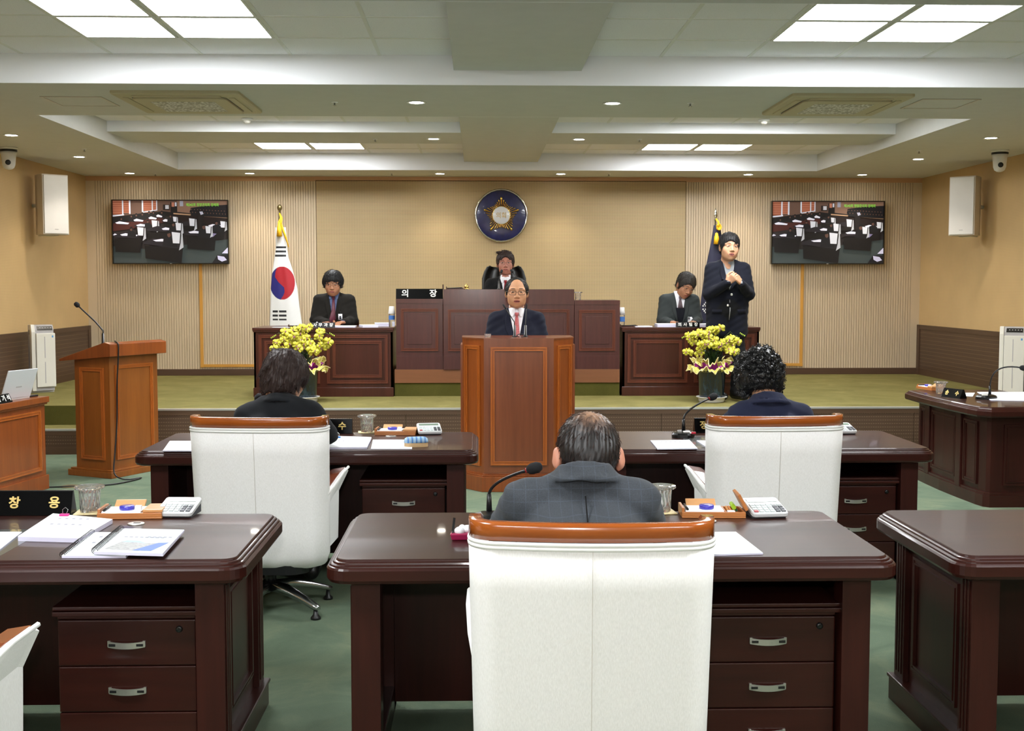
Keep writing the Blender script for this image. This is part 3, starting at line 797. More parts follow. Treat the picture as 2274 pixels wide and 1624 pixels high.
m = MB(); m.box(-0.262, 0.262, 0.024, 0.03, 0.14, hgt - 0.004); m.build('front_board', cherry_dk, LT)
raised_panel(LT, 'front_panel', (-0.262, 0.024), (0.262, 0.024), 0.15, hgt - 0.01, cherry_dk, cherry_trim, 0.05)
raised_panel(LT, 'side_panel', (0.262, 0.03), (0.425, 0.24), 0.15, hgt - 0.01, cherry, cherry_trim, 0.04)
raised_panel(LT, 'side_panel', (-0.425, 0.24), (-0.262, 0.03), 0.15, hgt - 0.01, cherry, cherry_trim, 0.04)
MB().box(-0.44, -0.425, 0.25, 0.60, 0.0, 1.10).build('side_board', cherry, LT); MB().box(0.425, 0.44, 0.25, 0.60, 0.0, 1.10).build('side_board', cherry, LT)

# lone lectern by the wall, front turned towards the middle of the room
LL = thing('lectern', 'smaller honey wood lectern with sloping top, trailing cable and tall gooseneck microphone', 'lectern', (-2.955, 9.62, 0), math.radians(62))
# local: x along the front face (away from the viewer), y to the reading side
W, Dp = 0.58, 0.42
m = MB(); m.box(0.02, W - 0.02, 0.02, Dp - 0.02, 0.06, 1.0)
m.build('body', honey, LL)
m = MB(); m.box(-0.02, W + 0.02, -0.02, Dp + 0.04, 0, 0.05); m.box(-0.008, W + 0.008, -0.008, Dp + 0.02, 0.05, 0.065); m.build('plinth', honey, LL, bevel=0.004)
raised_panel(LL, 'front_panel', (0.02, 0.02), (W - 0.02, 0.02), 0.08, 0.97, honey, cherry_trim, 0.06)
raised_panel(LL, 'side_panel', (0.02, Dp - 0.02), (0.02, 0.02), 0.08, 0.95, honey, cherry_trim, 0.06)
m = MB()
for x0, x1 in ((-0.03, W + 0.03),):
    pr = [(-0.04, 0.985), (-0.04, 1.085), (0.02, 1.098), (Dp + 0.10, 0.955), (Dp + 0.10, 0.935)]
    m.loops([[(x0, y, z) for y, z in pr], [(x1, y, z) for y, z in pr]], smooth=False)
m.build('sloping_top', cherry, LL, bevel=0.004)

# ------------------------------------------------------------------ the dais with the chairman's bench
DY = 12.28
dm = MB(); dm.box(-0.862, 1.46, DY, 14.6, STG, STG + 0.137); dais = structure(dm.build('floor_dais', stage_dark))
MB().box(-0.862, 1.46, DY - 0.012, 14.6, STG + 0.137, STG + 0.275).build('dais_band', dais_wood, dais)
MB().box(-0.86, 1.458, DY + 0.5, 14.6, STG + 0.275, STG + 0.279).build('dais_carpet', stage_mat, dais)
BZ = STG + 0.275
BN = thing('chairman_bench', "chairman's raised mahogany bench with stepped side wings behind the lectern", 'bench', (0.0, DY, BZ))
def bx(px): return ony(px, 700, DY).x
x0, x1, x2, x3 = bx(879), bx(984), bx(1275), bx(1377)
zt_c = ony(1100, 643, DY).z - BZ; zt_s = ony(930, 664, DY).z - BZ; zt_r = ony(1320, 667, DY).z - BZ
def wing(a, b, zt, y0, name):
    m = MB(); m.box(a + 0.002, b - 0.002, y0, 0.62, 0.0, zt); o = m.build(name, bench_wood, BN, bevel=0.003)
    m = MB(); m.box(a + 0.002, b - 0.002, y0 - 0.006, y0, 0.0, 0.14); m.build('kick_board', bench_wood, BN)
    m = MB(); m.box(a + 0.002, b - 0.002, y0 - 0.006, y0, zt - 0.045 if name == 'wing' else zt - 0.155, zt); m.build('top_band', bench_wood, BN)
    return o
wing(x0, x1, zt_s, 0.0, 'wing'); wing(x1, x2, zt_c, -0.02, 'centre_block'); wing(x2, x3, zt_r, 0.0, 'wing')
raised_panel(BN, 'wing_panel', (x0, 0), (x1, 0), 0.14, zt_s - 0.05, bench_wood, bench_trim_highlit, 0.05)
raised_panel(BN, 'wing_panel', (x2, 0), (x3, 0), 0.14, zt_r - 0.05, bench_wood, bench_trim_highlit, 0.05)
raised_panel(BN, 'centre_panel', (x1, -0.02), (x2, -0.02), 0.14, zt_c - 0.155, bench_wood, bench_trim_highlit, 0.05)
for a, b, z0, z1, yy in ((x0 + .115, x1 - .115, .26, zt_s - .165, 0), (x2 + .115, x3 - .115, .26, zt_r - .165, 0), (x1 + .115, x2 - .115, .26, zt_c - .27, -.02)):
    m = MB(); m.box(a, b, yy - 0.008, yy - 0.002, z0, z1); m.build('inner_panel', bench_wood, BN, bevel=0.002)

def clerk_desk(label, px0, px1, y):
    a, b = ony(px0, 800, y).x, ony(px1, 800, y).x; w = b - a; h = 0.708
    t = thing('clerk_desk', label, 'desk', (a, y, STG), 0, 'clerk desks on the platform')
    m = MB(); m.box(0.01, w - 0.01, 0.02, 0.04, 0.0, h - 0.03); m.box(0.01, 0.03, 0.02, 0.66, 0.0, h - 0.03); m.box(w - 0.03, w - 0.01, 0.02, 0.66, 0.0, h - 0.03); m.build('body', bench_dark, t)
    m = MB(); m.box(0.0, w, 0.0, 0.68, h - 0.03, h); m.box(0.004, w - 0.004, 0.006, 0.67, h - 0.045, h - 0.03); m.build('desk_top', bench_dark, t, bevel=0.004)
    m = MB(); m.box(0.002, w - 0.002, 0.008, 0.02, 0.0, 0.095); m.build('kick_board', bench_dark, t, bevel=0.003)
    half = w / 2
    for c0, c1 in ((0.035, half - 0.01), (half + 0.01, w - 0.035)):
        raised_panel(t, 'front_panel', (c0, 0.02), (c1, 0.02), 0.11, h - 0.05, None, bench_trim_highlit, 0.025)
        raised_panel(t, 'inner_panel', (c0, 0.02), (c1, 0.02), 0.11, h - 0.05, bench_dark, bench_trim_highlit, 0.085)
    return t
CDL = clerk_desk('mahogany clerk desk with two moulded panels beside the national flag', 561, 874, 12.22)
CDR = clerk_desk('mahogany clerk desk with two moulded panels beside the standing interpreter', 1381, 1688, 12.24)

# ------------------------------------------------------------------ desks along the side walls
SD = thing('side_desk', 'dark mahogany crescent-edged side desk near the air purifier, glossy stepped top', 'desk', (3.44, 8.1, 0))
pts = [(0.10, 0.0), (0.78, 0.0), (0.80, 0.02), (0.80, 1.42), (0.78, 1.44), (0.10, 1.46), (0.0, 1.40), (-0.012, 1.1), (-0.016, 0.8), (-0.006, 0.5), (0.012, 0.2), (0.03, 0.08)]
prof = [(-0.022, .635), (-0.006, .640), (0.0, .650), (0.0, .680), (-0.004, .686), (-0.009, .688), (-0.010, .6925), (-0.014, .6945), (-0.019, .6955), (-0.0205, .701), (-0.025, .7025), (-0.031, .708), (-0.034, .71)]
m = MB(); L = [[(x, y, z) for x, y in outline(pts, i)] for i, z in prof]
m.mat(0).loops(L[:-1], True, False, smooth=False); m.mat(1).loops(L[-2:], False, True, smooth=False); m.build('desk_top', [desk_wood_x, desk_top_mat], SD)
body = outline(pts, -0.10)
m = MB(); m.prism(body, 0.10, .635); m.build('body', desk_wood, SD)
m = MB(); m.prism(outline(pts, -0.075), 0.0, 0.085); m.prism(outline(pts, -0.085), 0.085, 0.10); m.build('plinth', desk_wood_x, SD)
bp = [Vector(p) for p in body]
raised_panel(SD, 'front_panel', (bp[6].x, bp[6].y - .02), (bp[7].x, bp[7].y + .02), 0.10, 0.63, desk_wood, desk_wood, 0.04)
raised_panel(SD, 'front_panel', (bp[7].x, bp[7].y - .03), (bp[9].x, bp[9].y + .03), 0.10, 0.63, desk_wood, desk_wood, 0.04)
raised_panel(SD, 'front_panel', (bp[9].x, bp[9].y - .03), (bp[10].x, bp[10].y - .02), 0.10, 0.63, desk_wood, desk_wood, 0.04)
raised_panel(SD, 'end_panel', (bp[0].x + .04, bp[0].y), (bp[1].x, bp[1].y), 0.10, 0.63, desk_wood, desk_wood, 0.05)
for q in (7, 9):
    m = MB(); m.box(bp[q].x - 0.02, bp[q].x + 0.03, bp[q].y - 0.045, bp[q].y + 0.045, 0.0, .635); m.build('pilaster', desk_wood, SD, bevel=0.004)

SN = thing('stenographer_desk', 'red-brown panelled stenographer desk with laptop by the left wall', 'desk', (-3.275, 9.17, 0), math.radians(-10.5))
SN['label'] = 'red-brown panelled stenographer desk carrying a white laptop'
# local: front face in the plane x=0 looking to +x, desk runs towards -y
m = MB(); m.box(-0.68, -0.03, -1.55, -0.02, 0.0, 0.665); m.build('body', bench_dark, SN)
for o in SN.children: o.data.materials[0] = cherry
m = MB(); m.box(-0.70, 0.0, -1.57, 0.0, 0.665, 0.71); m.box(-0.69, -0.012, -1.56, -0.008, 0.65, 0.665); m.build('desk_top', cherry, SN, bevel=0.004)
m = MB(); m.box(-0.03, -0.012, -1.55, -0.01, 0.0, 0.11); m.build('kick_board', cherry, SN, bevel=0.004)
for a, b in ((-0.78, -0.05), (-1.53, -0.80)):
    raised_panel(SN, 'front_panel', (-0.03, a), (-0.03, b), 0.11, 0.65, cherry, cherry_trim, 0.04)
# ------------------------------------------------------------------ televisions
EM = {}
def em(c, s=0.42):
    k = (c, s)
    if k not in EM: EM[k] = emit('screen_%d' % len(EM), rgb(*c), s)
    return EM[k]
def tv_picture(parent, w, h):
    """the live feed on the screen, as flat coloured shapes; coordinates are 2070 x 1137, y down"""
    slots = []; mats = []
    m = MB(); cnt = [0]
    def P_(c, pts):
        mt = em(c)
        if mt not in mats: mats.append(mt)
        m.mat(mats.index(mt)); cnt[0] += 1; y = -0.00012 * cnt[0]
        m.poly([((x / 2070 - 0.5) * w, y, (0.5 - yy / 1137) * h) for x, yy in pts])
    def R(c, x0, y0, x1, y1): P_(c, [(x0, y0), (x1, y0), (x1, y1), (x0, y1)])
    R((40, 34, 34), 0, 0, 2070, 1137)
    P_((58, 66, 66), [(0, 830), (560, 880), (1300, 800), (2070, 700), (2070, 1137), (0, 1137)])
    P_((96, 72, 62), [(0, 0), (1160, 0), (1160, 220), (700, 200), (0, 300)])
    P_((128, 98, 82), [(1160, 0), (2070, 0), (2070, 300), (1500, 240), (1160, 200)])
    P_((24, 22, 28), [(1400, 130), (1600, 100), (2070, 70), (2070, 300), (1400, 250)])
    for x0, x1, y1 in ((0, 165, 250), (190, 290, 225), (550, 700, 185), (725, 780, 170)):
        R((150, 84, 62), x0, 0, x1, y1)
        for k in range(6): R((186, 128, 104), x0, 8 + k * 40, x1, 16 + k * 40)
    for x0, x1, y1 in ((165, 190, 265), (290, 318, 240), (522, 548, 205), (702, 722, 190), (782, 800, 180)): R((206, 210, 226), x0, 0, x1, y1)
    P_((206, 210, 226), [(0, 265), (200, 245), (200, 268), (0, 290)]); P_((206, 210, 226), [(540, 200), (800, 160), (800, 176), (540, 218)])
    R((36, 28, 28), 905, 70, 1025, 170); R((190, 190, 200), 945, 80, 1010, 150); R((22, 18, 20), 1040, 30, 1160, 220); R((170, 110, 90), 1060, 30, 1110, 110); R((196, 200, 214), 1120, 30, 1150, 100)
    R((150, 152, 170), 1208, 5, 1270, 100)
    P_((176, 140, 110), [(1090, 222), (1500, 255), (1500, 280), (1090, 244)]); P_((176, 140, 110), [(1640, 262), (2070, 295), (2070, 318), (1640, 288)])
    P_((30, 18, 18), [(1090, 244), (2070, 318), (2070, 480), (1090, 400)])
    P_((66, 30, 26), [(0, 420), (900, 290), (900, 400), (560, 480), (0, 560)])
    P_((18, 15, 18), [(0, 300), (330, 260), (900, 190), (1090, 215), (1090, 270), (870, 300), (0, 400)])
    def person(x, y, s):
        P_((20, 19, 24), [(x - 60 * s, y + 110 * s), (x - 50 * s, y + 40 * s), (x - 10 * s, y + 22 * s), (x + 30 * s, y + 26 * s), (x + 70 * s, y + 60 * s), (x + 75 * s, y + 120 * s)])
        P_((92, 66, 58), [(x - 16 * s, y - 10 * s), (x + 14 * s, y - 12 * s), (x + 16 * s, y + 18 * s), (x, y + 30 * s), (x - 14 * s, y + 18 * s)])
        P_((14, 13, 16), [(x - 20 * s, y - 2 * s), (x - 16 * s, y - 30 * s), (x + 8 * s, y - 38 * s), (x + 24 * s, y - 20 * s), (x + 20 * s, y + 2 * s), (x + 10 * s, y - 10 * s)])
    def chair(x, y, s):
        P_((206, 208, 218), [(x, y), (x + 110 * s, y + 12 * s), (x + 98 * s, y + 150 * s), (x + 14 * s, y + 146 * s)])
        P_((16, 14, 18), [(x + 110 * s, y + 12 * s), (x + 124 * s, y + 10 * s), (x + 112 * s, y + 150 * s), (x + 98 * s, y + 150 * s)])
        P_((176, 178, 186), [(x + 126 * s, y + 14 * s), (x + 140 * s, y + 20 * s), (x + 150 * s, y + 200 * s), (x + 90 * s, y + 240 * s), (x + 112 * s, y + 150 * s)])
    def desk(x0, y0, x1, y1, h, sk):
        P_((16, 12, 14), [(x0 + 30, y0 + 60), (x1, y1), (x1 - 30, y1 + h), (x0 + 40, y0 + 60 + h * .8)])
        P_((34, 30, 36), [(x0, y0), (x0 + 200, y0 - sk), (x1 + 20, y1 - 40), (x1 - 100, y1 + 20), (x0 + 20, y0 + 30)])
    def papers(x, y, w_):
        P_((222, 222, 240), [(x, y), (x + w_ * .3, y - 24), (x + w_, y + 6), (x + w_ * .92, y + 30), (x + w_ * .5, y + 24), (x + w_ * .1, y + 22)])
    for x, y in ((330, 280), (420, 262), (530, 246), (650, 220), (730, 216), (880, 214), (150, 330)): person(x, y, 0.9)
    for x, y, w_ in ((40, 400, 250), (370, 352, 180), (640, 312, 150), (780, 274, 110), (0, 620, 90)): papers(x, y, w_)
    for k in range(24): person(1420 + (k % 12) * 54 + (k // 12) * 20, 150 + (k // 12) * 55 + (k % 12) * 3, 0.6)
    desk(880, 360, 1200, 390, 110, 40); papers(900, 358, 160); person(1040, 280, 1.0); chair(1085, 290, 0.62)
    desk(1150, 410, 1530, 440, 90, 40); chair(1375, 320, 0.95)
    desk(1700, 470, 2030, 500, 200, 60); papers(1720, 450, 260); person(1870, 400, 1.4); chair(1940, 370, 0.8)
    P_((24, 18, 20), [(1520, 250), (1560, 180), (1600, 190), (1640, 300), (1610, 520), (1540, 520)]); P_((170, 170, 190), [(1565, 200), (1620, 195), (1640, 240), (1590, 260)])
    desk(380, 450, 700, 480, 120, 40); papers(420, 446, 260); person(630, 380, 1.0); chair(700, 355, 0.95)
    desk(600, 520, 1280, 560, 280, 60); papers(880, 510, 230); person(1090, 430, 1.4); chair(1130, 400, 0.95)
    desk(1300, 600, 1860, 640, 270, 60); P_((120, 112, 150), [(1600, 640), (1780, 590), (1870, 600), (1800, 662)]); papers(1360, 570, 330); person(1640, 470, 1.8); chair(1670, 460, 0.9)
    desk(0, 640, 520, 660, 290, 60); papers(130, 618, 320); person(330, 520, 1.2); chair(440, 480, 1.05)
    desk(540, 760, 1260, 850, 290, 80); papers(720, 720, 520); person(1010, 610, 2.0); chair(1060, 570, 1.4)
    P_((198, 196, 222), [(1960, 960), (2070, 850), (2070, 960)]); P_((20, 18, 24), [(1780, 1137), (1880, 990), (2070, 990), (2070, 1137)]); P_((190, 188, 216), [(1880, 1000), (2000, 1020), (2050, 1080), (1960, 1110), (1890, 1070)])
    o = m.build('picture', mats, parent, (0, -0.004, 0))
    t = text_mesh('caption', '제242회 청양군의회 정례회', 0.042, em((120, 200, 64), 0.55), parent, ((1620 / 2070 - 0.5) * w, -0.032, (0.5 - 78 / 1137) * h), extrude=0.0002, bold=0.0006, sx=0.86)
    return o
TV_W, TV_H = 1.445, 0.80
def television(xc, zc, label):
    t = thing('television', label, 'television', (xc, YB - 0.075, zc), 0, 'wall-mounted televisions')
    m = MB(); L = [[(a, y, b) for a, b in rrect(TV_W, TV_H, 0.006, i, 2)] for i, y in ((0.004, 0.03), (0, 0.024), (0, -0.012), (0.002, -0.0145))]
    m.loops(L, smooth=False); m.build('housing', tv_bezel, t)
    m = MB(); frame_bars(m, -TV_W / 2 + .001, TV_W / 2 - .001, -TV_H / 2 + .001, TV_H / 2 - .001, 0.011, lambda a, b, c, d: m.box(a, b, -0.0425, -0.0145, c, d)); m.build('bezel', tv_bezel, t)
    pic = tv_picture(t, TV_W - 0.024, TV_H - 0.024)
    pic.location.y = -0.0165
    MB().box(-0.3, 0.3, 0.03, 0.068, -0.2, 0.2).build('wall_bracket', black_pl, t)
    MB().box(-0.014, 0.014, -0.0435, -0.0425, -TV_H / 2 + 0.003, -TV_H / 2 + 0.008).build('maker_badge', grey_pl, t)
television((-4.558 - 3.122) / 2, 2.222, 'flat television on the ribbed wall on the national flag side')
television((3.71 + 5.157) / 2, 2.224, 'flat television on the ribbed wall on the interpreter side')

# ------------------------------------------------------------------ council emblem
eb = thing('council_emblem', 'round navy emblem with gold five-pointed flower and white centre on slatted wall', 'emblem', (0.2925, YB - 0.005, 2.437))
RX = Matrix.Rotation(math.pi / 2, 4, 'X')
MB().lathe([(0.325, 0.0), (0.325, 0.03), (0.30, 0.036), (0.2, 0.042), (0.001, 0.044)], M=RX, n=64).build('disc', navy_gloss, eb)
m = MB(); m.lathe([(0.318, 0.028), (0.336, 0.028), (0.338, 0.036), (0.33, 0.046), (0.318, 0.046), (0.313, 0.04), (0.318, 0.028)], M=RX, n=64, cap=False, mod=lambda k, z: 1 + 0.004 * math.sin(k * 2.9)); m.build('rim', silver_mat, eb)
def emblem_petal(a, r0, r1, w0, w1):
    m = MB(); L = []; d = Vector((math.sin(a), 0, math.cos(a))); s = Vector((math.cos(a), 0, -math.sin(a)))
    for k, (t_, wv, hv) in enumerate(((0, w0, .018), (.35, w0 * .9 + w1 * .1, .022), (.75, w1 * .85, .026), (.9, w1, .03), (1.0, w1 * .55, .02), (1.03, .002, .004))):
        c = d * (r0 + (r1 - r0) * t_)
        L.append([c + s * (wv * math.cos(q)) + Vector((0, -0.040 - hv * math.sin(q), 0)) for q in [math.pi * j / 6 for j in range(7)]])
    m.loops(L, True, True, True, True); return m.build('ray', gold_mat, eb)
for i in range(5):
    base = 2 * math.pi * i / 5
    for da, r1, w in ((0, .232, .019), (.165, .200, .0105), (-.165, .200, .0105), (.31, .178, .0085), (-.31, .178, .0085), (.44, .163, .0072), (-.44, .163, .0072), (.56, .155, .0068), (-.56, .155, .0068)):
        emblem_petal(base + da, .10, r1, 0.0065, w)
MB().lathe([(0.113, 0.04), (0.120, 0.05), (0.116, 0.058), (0.112, 0.06)], M=RX, n=40, cap=False).build('centre_ring', gold_mat, eb)
MB().lathe([(0.113, 0.04), (0.113, 0.056), (0.10, 0.061), (0.001, 0.064)], M=RX, n=40).build('centre_boss', emblem_white, eb)
text_mesh('centre_lettering', '의회', 0.082, gold_mat, eb, (0, -0.0635, -0.004), extrude=0.002, sx=0.92)

# ------------------------------------------------------------------ flags
flag_mat, _nt, _b = new_mat('flag_satin')
_at = node(_nt, 'ShaderNodeAttribute'); _at.attribute_name = 'flag_colour'; _nt.links.new(_at.outputs['Color'], _b.inputs['Base Color']); setp(_b, Roughness=0.55, Sheen_Weight=0.1)
def flag_cloth(name, parent, z_top, z_bot, prof, colour, seed, fold=0.022):
    """hanging cloth closed round the pole; prof(t)->(xl,xr) half extents; colour(x,z)->linear rgb seen from the front"""
    nu, nv = 150, 320; rnd = random.Random(seed); V = []; Fc = []; C = []
    ph = [rnd.uniform(0, 6.28) for _ in range(4)]
    for j in range(nv + 1):
        t = j / nv; z = z_top + (z_bot - z_top) * t; xl, xr = prof(t)
        for i in range(nu + 1):
            u = i / nu; x = xl + (xr - xl) * u
            y = -(0.05 * math.sqrt(max(0, math.sin(math.pi * u))) * (0.3 + t)) - fold * t * (math.sin(u * 9 + ph[0] + t) * .6 + math.sin(u * 17 + ph[1] - t * 2) * .35)
            V.append((x, y, z)); C.append(colour(x, z))
    for j in range(nv):
        for i in range(nu): a = j * (nu + 1) + i; Fc.append((a, a + 1, a + nu + 2, a + nu + 1))
    nb = len(V)
    for j in range(nv + 1):                                   # the back sheet, so the cloth is a closed drape
        t = j / nv; z = z_top + (z_bot - z_top) * t; xl, xr = prof(t)
        for i in range(9):
            u = i / 8; V.append((xl + (xr - xl) * u, 0.03 * (0.3 + t) * math.sin(math.pi * u) - fold * t * .2 * math.sin(9 * u + ph[0]) * (1 if 0 < i < 8 else 0), z)); C.append(C[j * (nu + 1)])
    for j in range(nv):
        for i in range(8): a = nb + j * 9 + i; Fc.append((a, a + 9, a + 10, a + 1))
    me = bpy.data.meshes.new(name); me.from_pydata(V, [], Fc); me.materials.append(flag_mat)
    at = me.color_attributes.new('flag_colour', 'FLOAT_COLOR', 'POINT')
    at.data.foreach_set('color', [c for q in C for c in (q[0], q[1], q[2], 1.0)])
    me.polygons.foreach_set('use_smooth', [True] * len(Fc)); me.update()
    return link(name, me, parent)
FY = 14.35
def fpt(px, py): return ony(px, py, FY)
kf = thing('national_flag', 'South Korean national flag hanging furled on a brass-topped pole with gold cord', 'flag', (fpt(624, 700).x, FY, STG))
kx = fpt(624, 700).x
def loc(px, py): p = fpt(px, py); return (p.x - kx, p.z - STG)
MB().lathe([(0.013, 0.02), (0.013, loc(624, 470)[1])], n=12).build('pole', silver_mat, kf)
MB().lathe([(0.16, 0.0), (0.16, 0.02), (0.05, 0.05), (0.02, 0.09)], n=24).build('stand', black_pl, kf)
zf = loc(624, 462)[1]
MB().lathe([(0.012, -0.05), (0.016, -0.045), (0.012, -0.035), (0.022, -0.025), (0.030, 0.0), (0.027, 0.02), (0.014, 0.036), (0.001, 0.042)], c=(0, 0, zf), n=18).build('finial', plain('aged_brass', rgb(128, 112, 72), 0.3, 0.8), kf)
A = [(505, 612, 636), (548, 613, 638), (572, 610, 641), (600, 605, 650), (640, 601, 660), (680, 599, 664), (725, 597, 670), (800, 595, 676)]
_za = [loc(620, a[0])[1] for a in A]
def kprof(t):
    z = _za[0] + (_za[-1] - _za[0]) * t
    for (a, b, za, zb) in zip(A[:-1], A[1:], _za[:-1], _za[1:]):
        if za >= z >= zb:
            q = (za - z) / (za - zb); return (loc(a[1] + (b[1] - a[1]) * q, 600)[0], loc(a[2] + (b[2] - a[2]) * q, 600)[0])
    return (loc(595, 600)[0], loc(676, 600)[0])
WHITE, RED, BLUE, BLK = rgb(228, 228, 226)[:3], rgb(168, 18, 34)[:3], rgb(28, 26, 108)[:3], rgb(20, 20, 24)[:3]
_ppx = F_PX / FY
def kcol(x, z):
    p = (kx + x, z + STG)                                       # back to flag units: metres -> picture units at this distance
    u = (p[0] - fpt(627.5, 629).x) * _ppx; v = (p[1] - fpt(627.5, 629).z) * _ppx
    e = (u / 27.5) ** 2 + (v / 36.5) ** 2
    if e < 1:
        b = float(np.interp(v, (-37, -35, -27, -19.6, -9.6, 2.5, 13.6, 25, 37), (-4, -2.8, 2.8, 5.5, 4.6, -8.3, -15.7, -14.5, -9.5)))
        return RED if u > b else BLUE
    for k, (dy, l, r) in enumerate(((78, -13, 9), (69, -14, 9), (60, -15.5, 9))):
        if abs(v - dy - .4) < 2.4 and l < u < r: return BLK
    for k, (dy, l, r) in enumerate(((-62, -22, 9), (-71, -22, 9), (-80, -22, 9))):
        if abs(v - dy) < 2.2 and l < u < r and not -10 < u < -7.5: return BLK
    return WHITE
flag_cloth('cloth', kf, _za[0], _za[-1], kprof, kcol, 3, 0.012)
def tassel(parent, x, y, z, ln, r):
    m = MB(); m.lathe([(0.002, 0), (r * .5, -ln * .08), (r * .6, -ln * .3), (r * .75, -ln * .32), (r, -ln)], c=(x, y, z), n=14, mod=lambda k, zz: 1 + 0.12 * (k % 2)); return m.build('tassel', tassel_mat, parent)
tassel(kf, loc(622, 505)[0], -0.06, loc(622, 494)[1], 0.17, 0.03)
m = MB(); zt = loc(620, 470)[1]
for k in range(3):
    m.tube([(0.0, -0.02, zt - .02), (0.015 + .01 * k, -0.04, zt - 0.08), (-0.01 + .02 * k, -0.055, zt - 0.13), (0.012, -0.06, zt - 0.16)], 0.008, 6)
for k in range(9):
    x = 0.012 + k * 0.012; m.tube([(x * .6, -0.03, zt - 0.09 - k * .022), (x, -0.045, zt - 0.15 - k * .034)], [0.009, 0.006], 6)
m.build('gold_cord', tassel_mat, kf)

nx = ony(1588, 600, FY).x
nf = thing('council_flag', 'navy council flag with white seal lettering behind the standing interpreter', 'flag', (nx, FY, STG))
def nloc(px, py): p = fpt(px, py); return (p.x - nx, p.z - STG)
MB().lathe([(0.013, 0.02), (0.013, nloc(1588, 488)[1])], n=12).build('pole', silver_mat, nf)
MB().lathe([(0.16, 0.0), (0.16, 0.02), (0.05, 0.05), (0.02, 0.09)], n=24).build('stand', black_pl, nf)
m = MB(); m.lathe([(0.013, -0.03), (0.018, -0.02), (0.010, 0.0), (0.022, 0.03), (0.014, 0.07), (0.001, 0.125)], c=(0, 0, nloc(1588, 485)[1]), n=12, sy=0.5); m.build('finial', silver_mat, nf)
NA = [(500, 1584, 1598), (540, 1578, 1604), (600, 1566, 1618), (660, 1558, 1628), (725, 1553, 1634), (800, 1550, 1640)]
_zn = [nloc(1588, a[0])[1] for a in NA]
def nprof(t):
    z = _zn[0] + (_zn[-1] - _zn[0]) * t
    for a, b, za, zb in zip(NA[:-1], NA[1:], _zn[:-1], _zn[1:]):
        if za >= z >= zb:
            q = (za - z) / (za - zb); return (nloc(a[1] + (b[1] - a[1]) * q, 600)[0], nloc(a[2] + (b[2] - a[2]) * q, 600)[0])
    return (nloc(1550, 600)[0], nloc(1640, 600)[0])
NAVY = rgb(16, 14, 46)[:3]
flag_cloth('cloth', nf, _zn[0], _zn[-1], nprof, lambda x, z: NAVY, 5, 0.012)
m = MB(); c0 = nloc(1563, 683)
for i in range(4):
    for j in range(4):
        if (i * 7 + j * 3) % 5 == 0: continue
        u, v = (i - 1.5) * .022, (j - 1.5) * .022
        m.box(c0[0] + (u + v) * .7 - .007, c0[0] + (u + v) * .7 + .007, -0.118, -0.112, c0[1] + (v - u) * .9 - .008, c0[1] + (v - u) * .9 + .008)
m.build('seal_lettering', white_txt, nf)['kind'] = 'stuff'
tassel(nf, nloc(1595, 0)[0], -0.06, nloc(0, 515)[1], 0.14, 0.032)
m = MB(); zt = nloc(0, 484)[1]
for k in range(5):
    a = k * 1.256; m.tube([(0.03, -0.05, zt - 0.10)] + [(0.03 + 0.03 * math.cos(a + q) * (1 if q else 1), -0.06, zt - 0.10 + 0.036 * math.sin(a + q)) for q in (-.4, 0, .4)] + [(0.03, -0.05, zt - 0.10)], 0.008, 6)
m.tube([(0, -0.02, zt), (0.025, -0.04, zt - 0.04), (0.03, -0.05, zt - 0.1)], 0.012, 6)
m.build('gold_knot', tassel_mat, nf)

# ------------------------------------------------------------------ loudspeakers, dome cameras
def loudspeaker(x, y, z, rz, sgn, label):
    t = thing('loudspeaker', label, 'loudspeaker', (x, y, z), rz, 'white wall loudspeakers')
    w, h, d = 0.145, 0.325, 0.26
    m = MB(); pr = [(-w, -d / 2), (w, -d / 2), (w * 1.0, 0.0), (w * .75, d / 2), (-w * .75, d / 2), (-w, 0.0)]
    m.prism(pr, -h, h); m.build('cabinet', speaker_side, t, bevel=0.006)
    m = MB(); m.box(-w + .012, w - .012, -d / 2 - 0.012, -d / 2 + .002, -h + .012, h - .012); g = m.build('grille', white_pl2, t, bevel=0.004)
    MB().box(-0.02, 0.02, -d / 2 - 0.0135, -d / 2 - 0.012, -h + .055, -h + .062).build('badge', grey_pl, g)
    m = MB(); m.box(-0.05, 0.05, d / 2, d / 2 + 0.05, -0.06, 0.06); m.build('wall_bracket', white_pl, t)
    for s in (-1, 1): MB().box(-w * .5, w * .5, -0.02, d / 2 + 0.03, s * (h + 0.006) - 0.004, s * (h + 0.006) + 0.004).build('yoke_plate', white_pl, t)
    wl = (XL if sgn > 0 else XR) - x; wv = Vector((wl, 0.12, 0)); wv.rotate(Euler((0, 0, -rz)))
    m = MB(); m.tube([(0, d / 2 + 0.02, 0), (wv.x, wv.y, 0)], 0.022, 8); m.build('wall_arm', white_pl, t)
loudspeaker(XL + 0.24, 13.26, 2.43, math.radians(44), 1, 'white loudspeaker on the wall above the stenographer desk')
loudspeaker(XR - 0.24, 13.2, 2.43, math.radians(-44), -1, 'white loudspeaker on the wall above the crescent side desk')
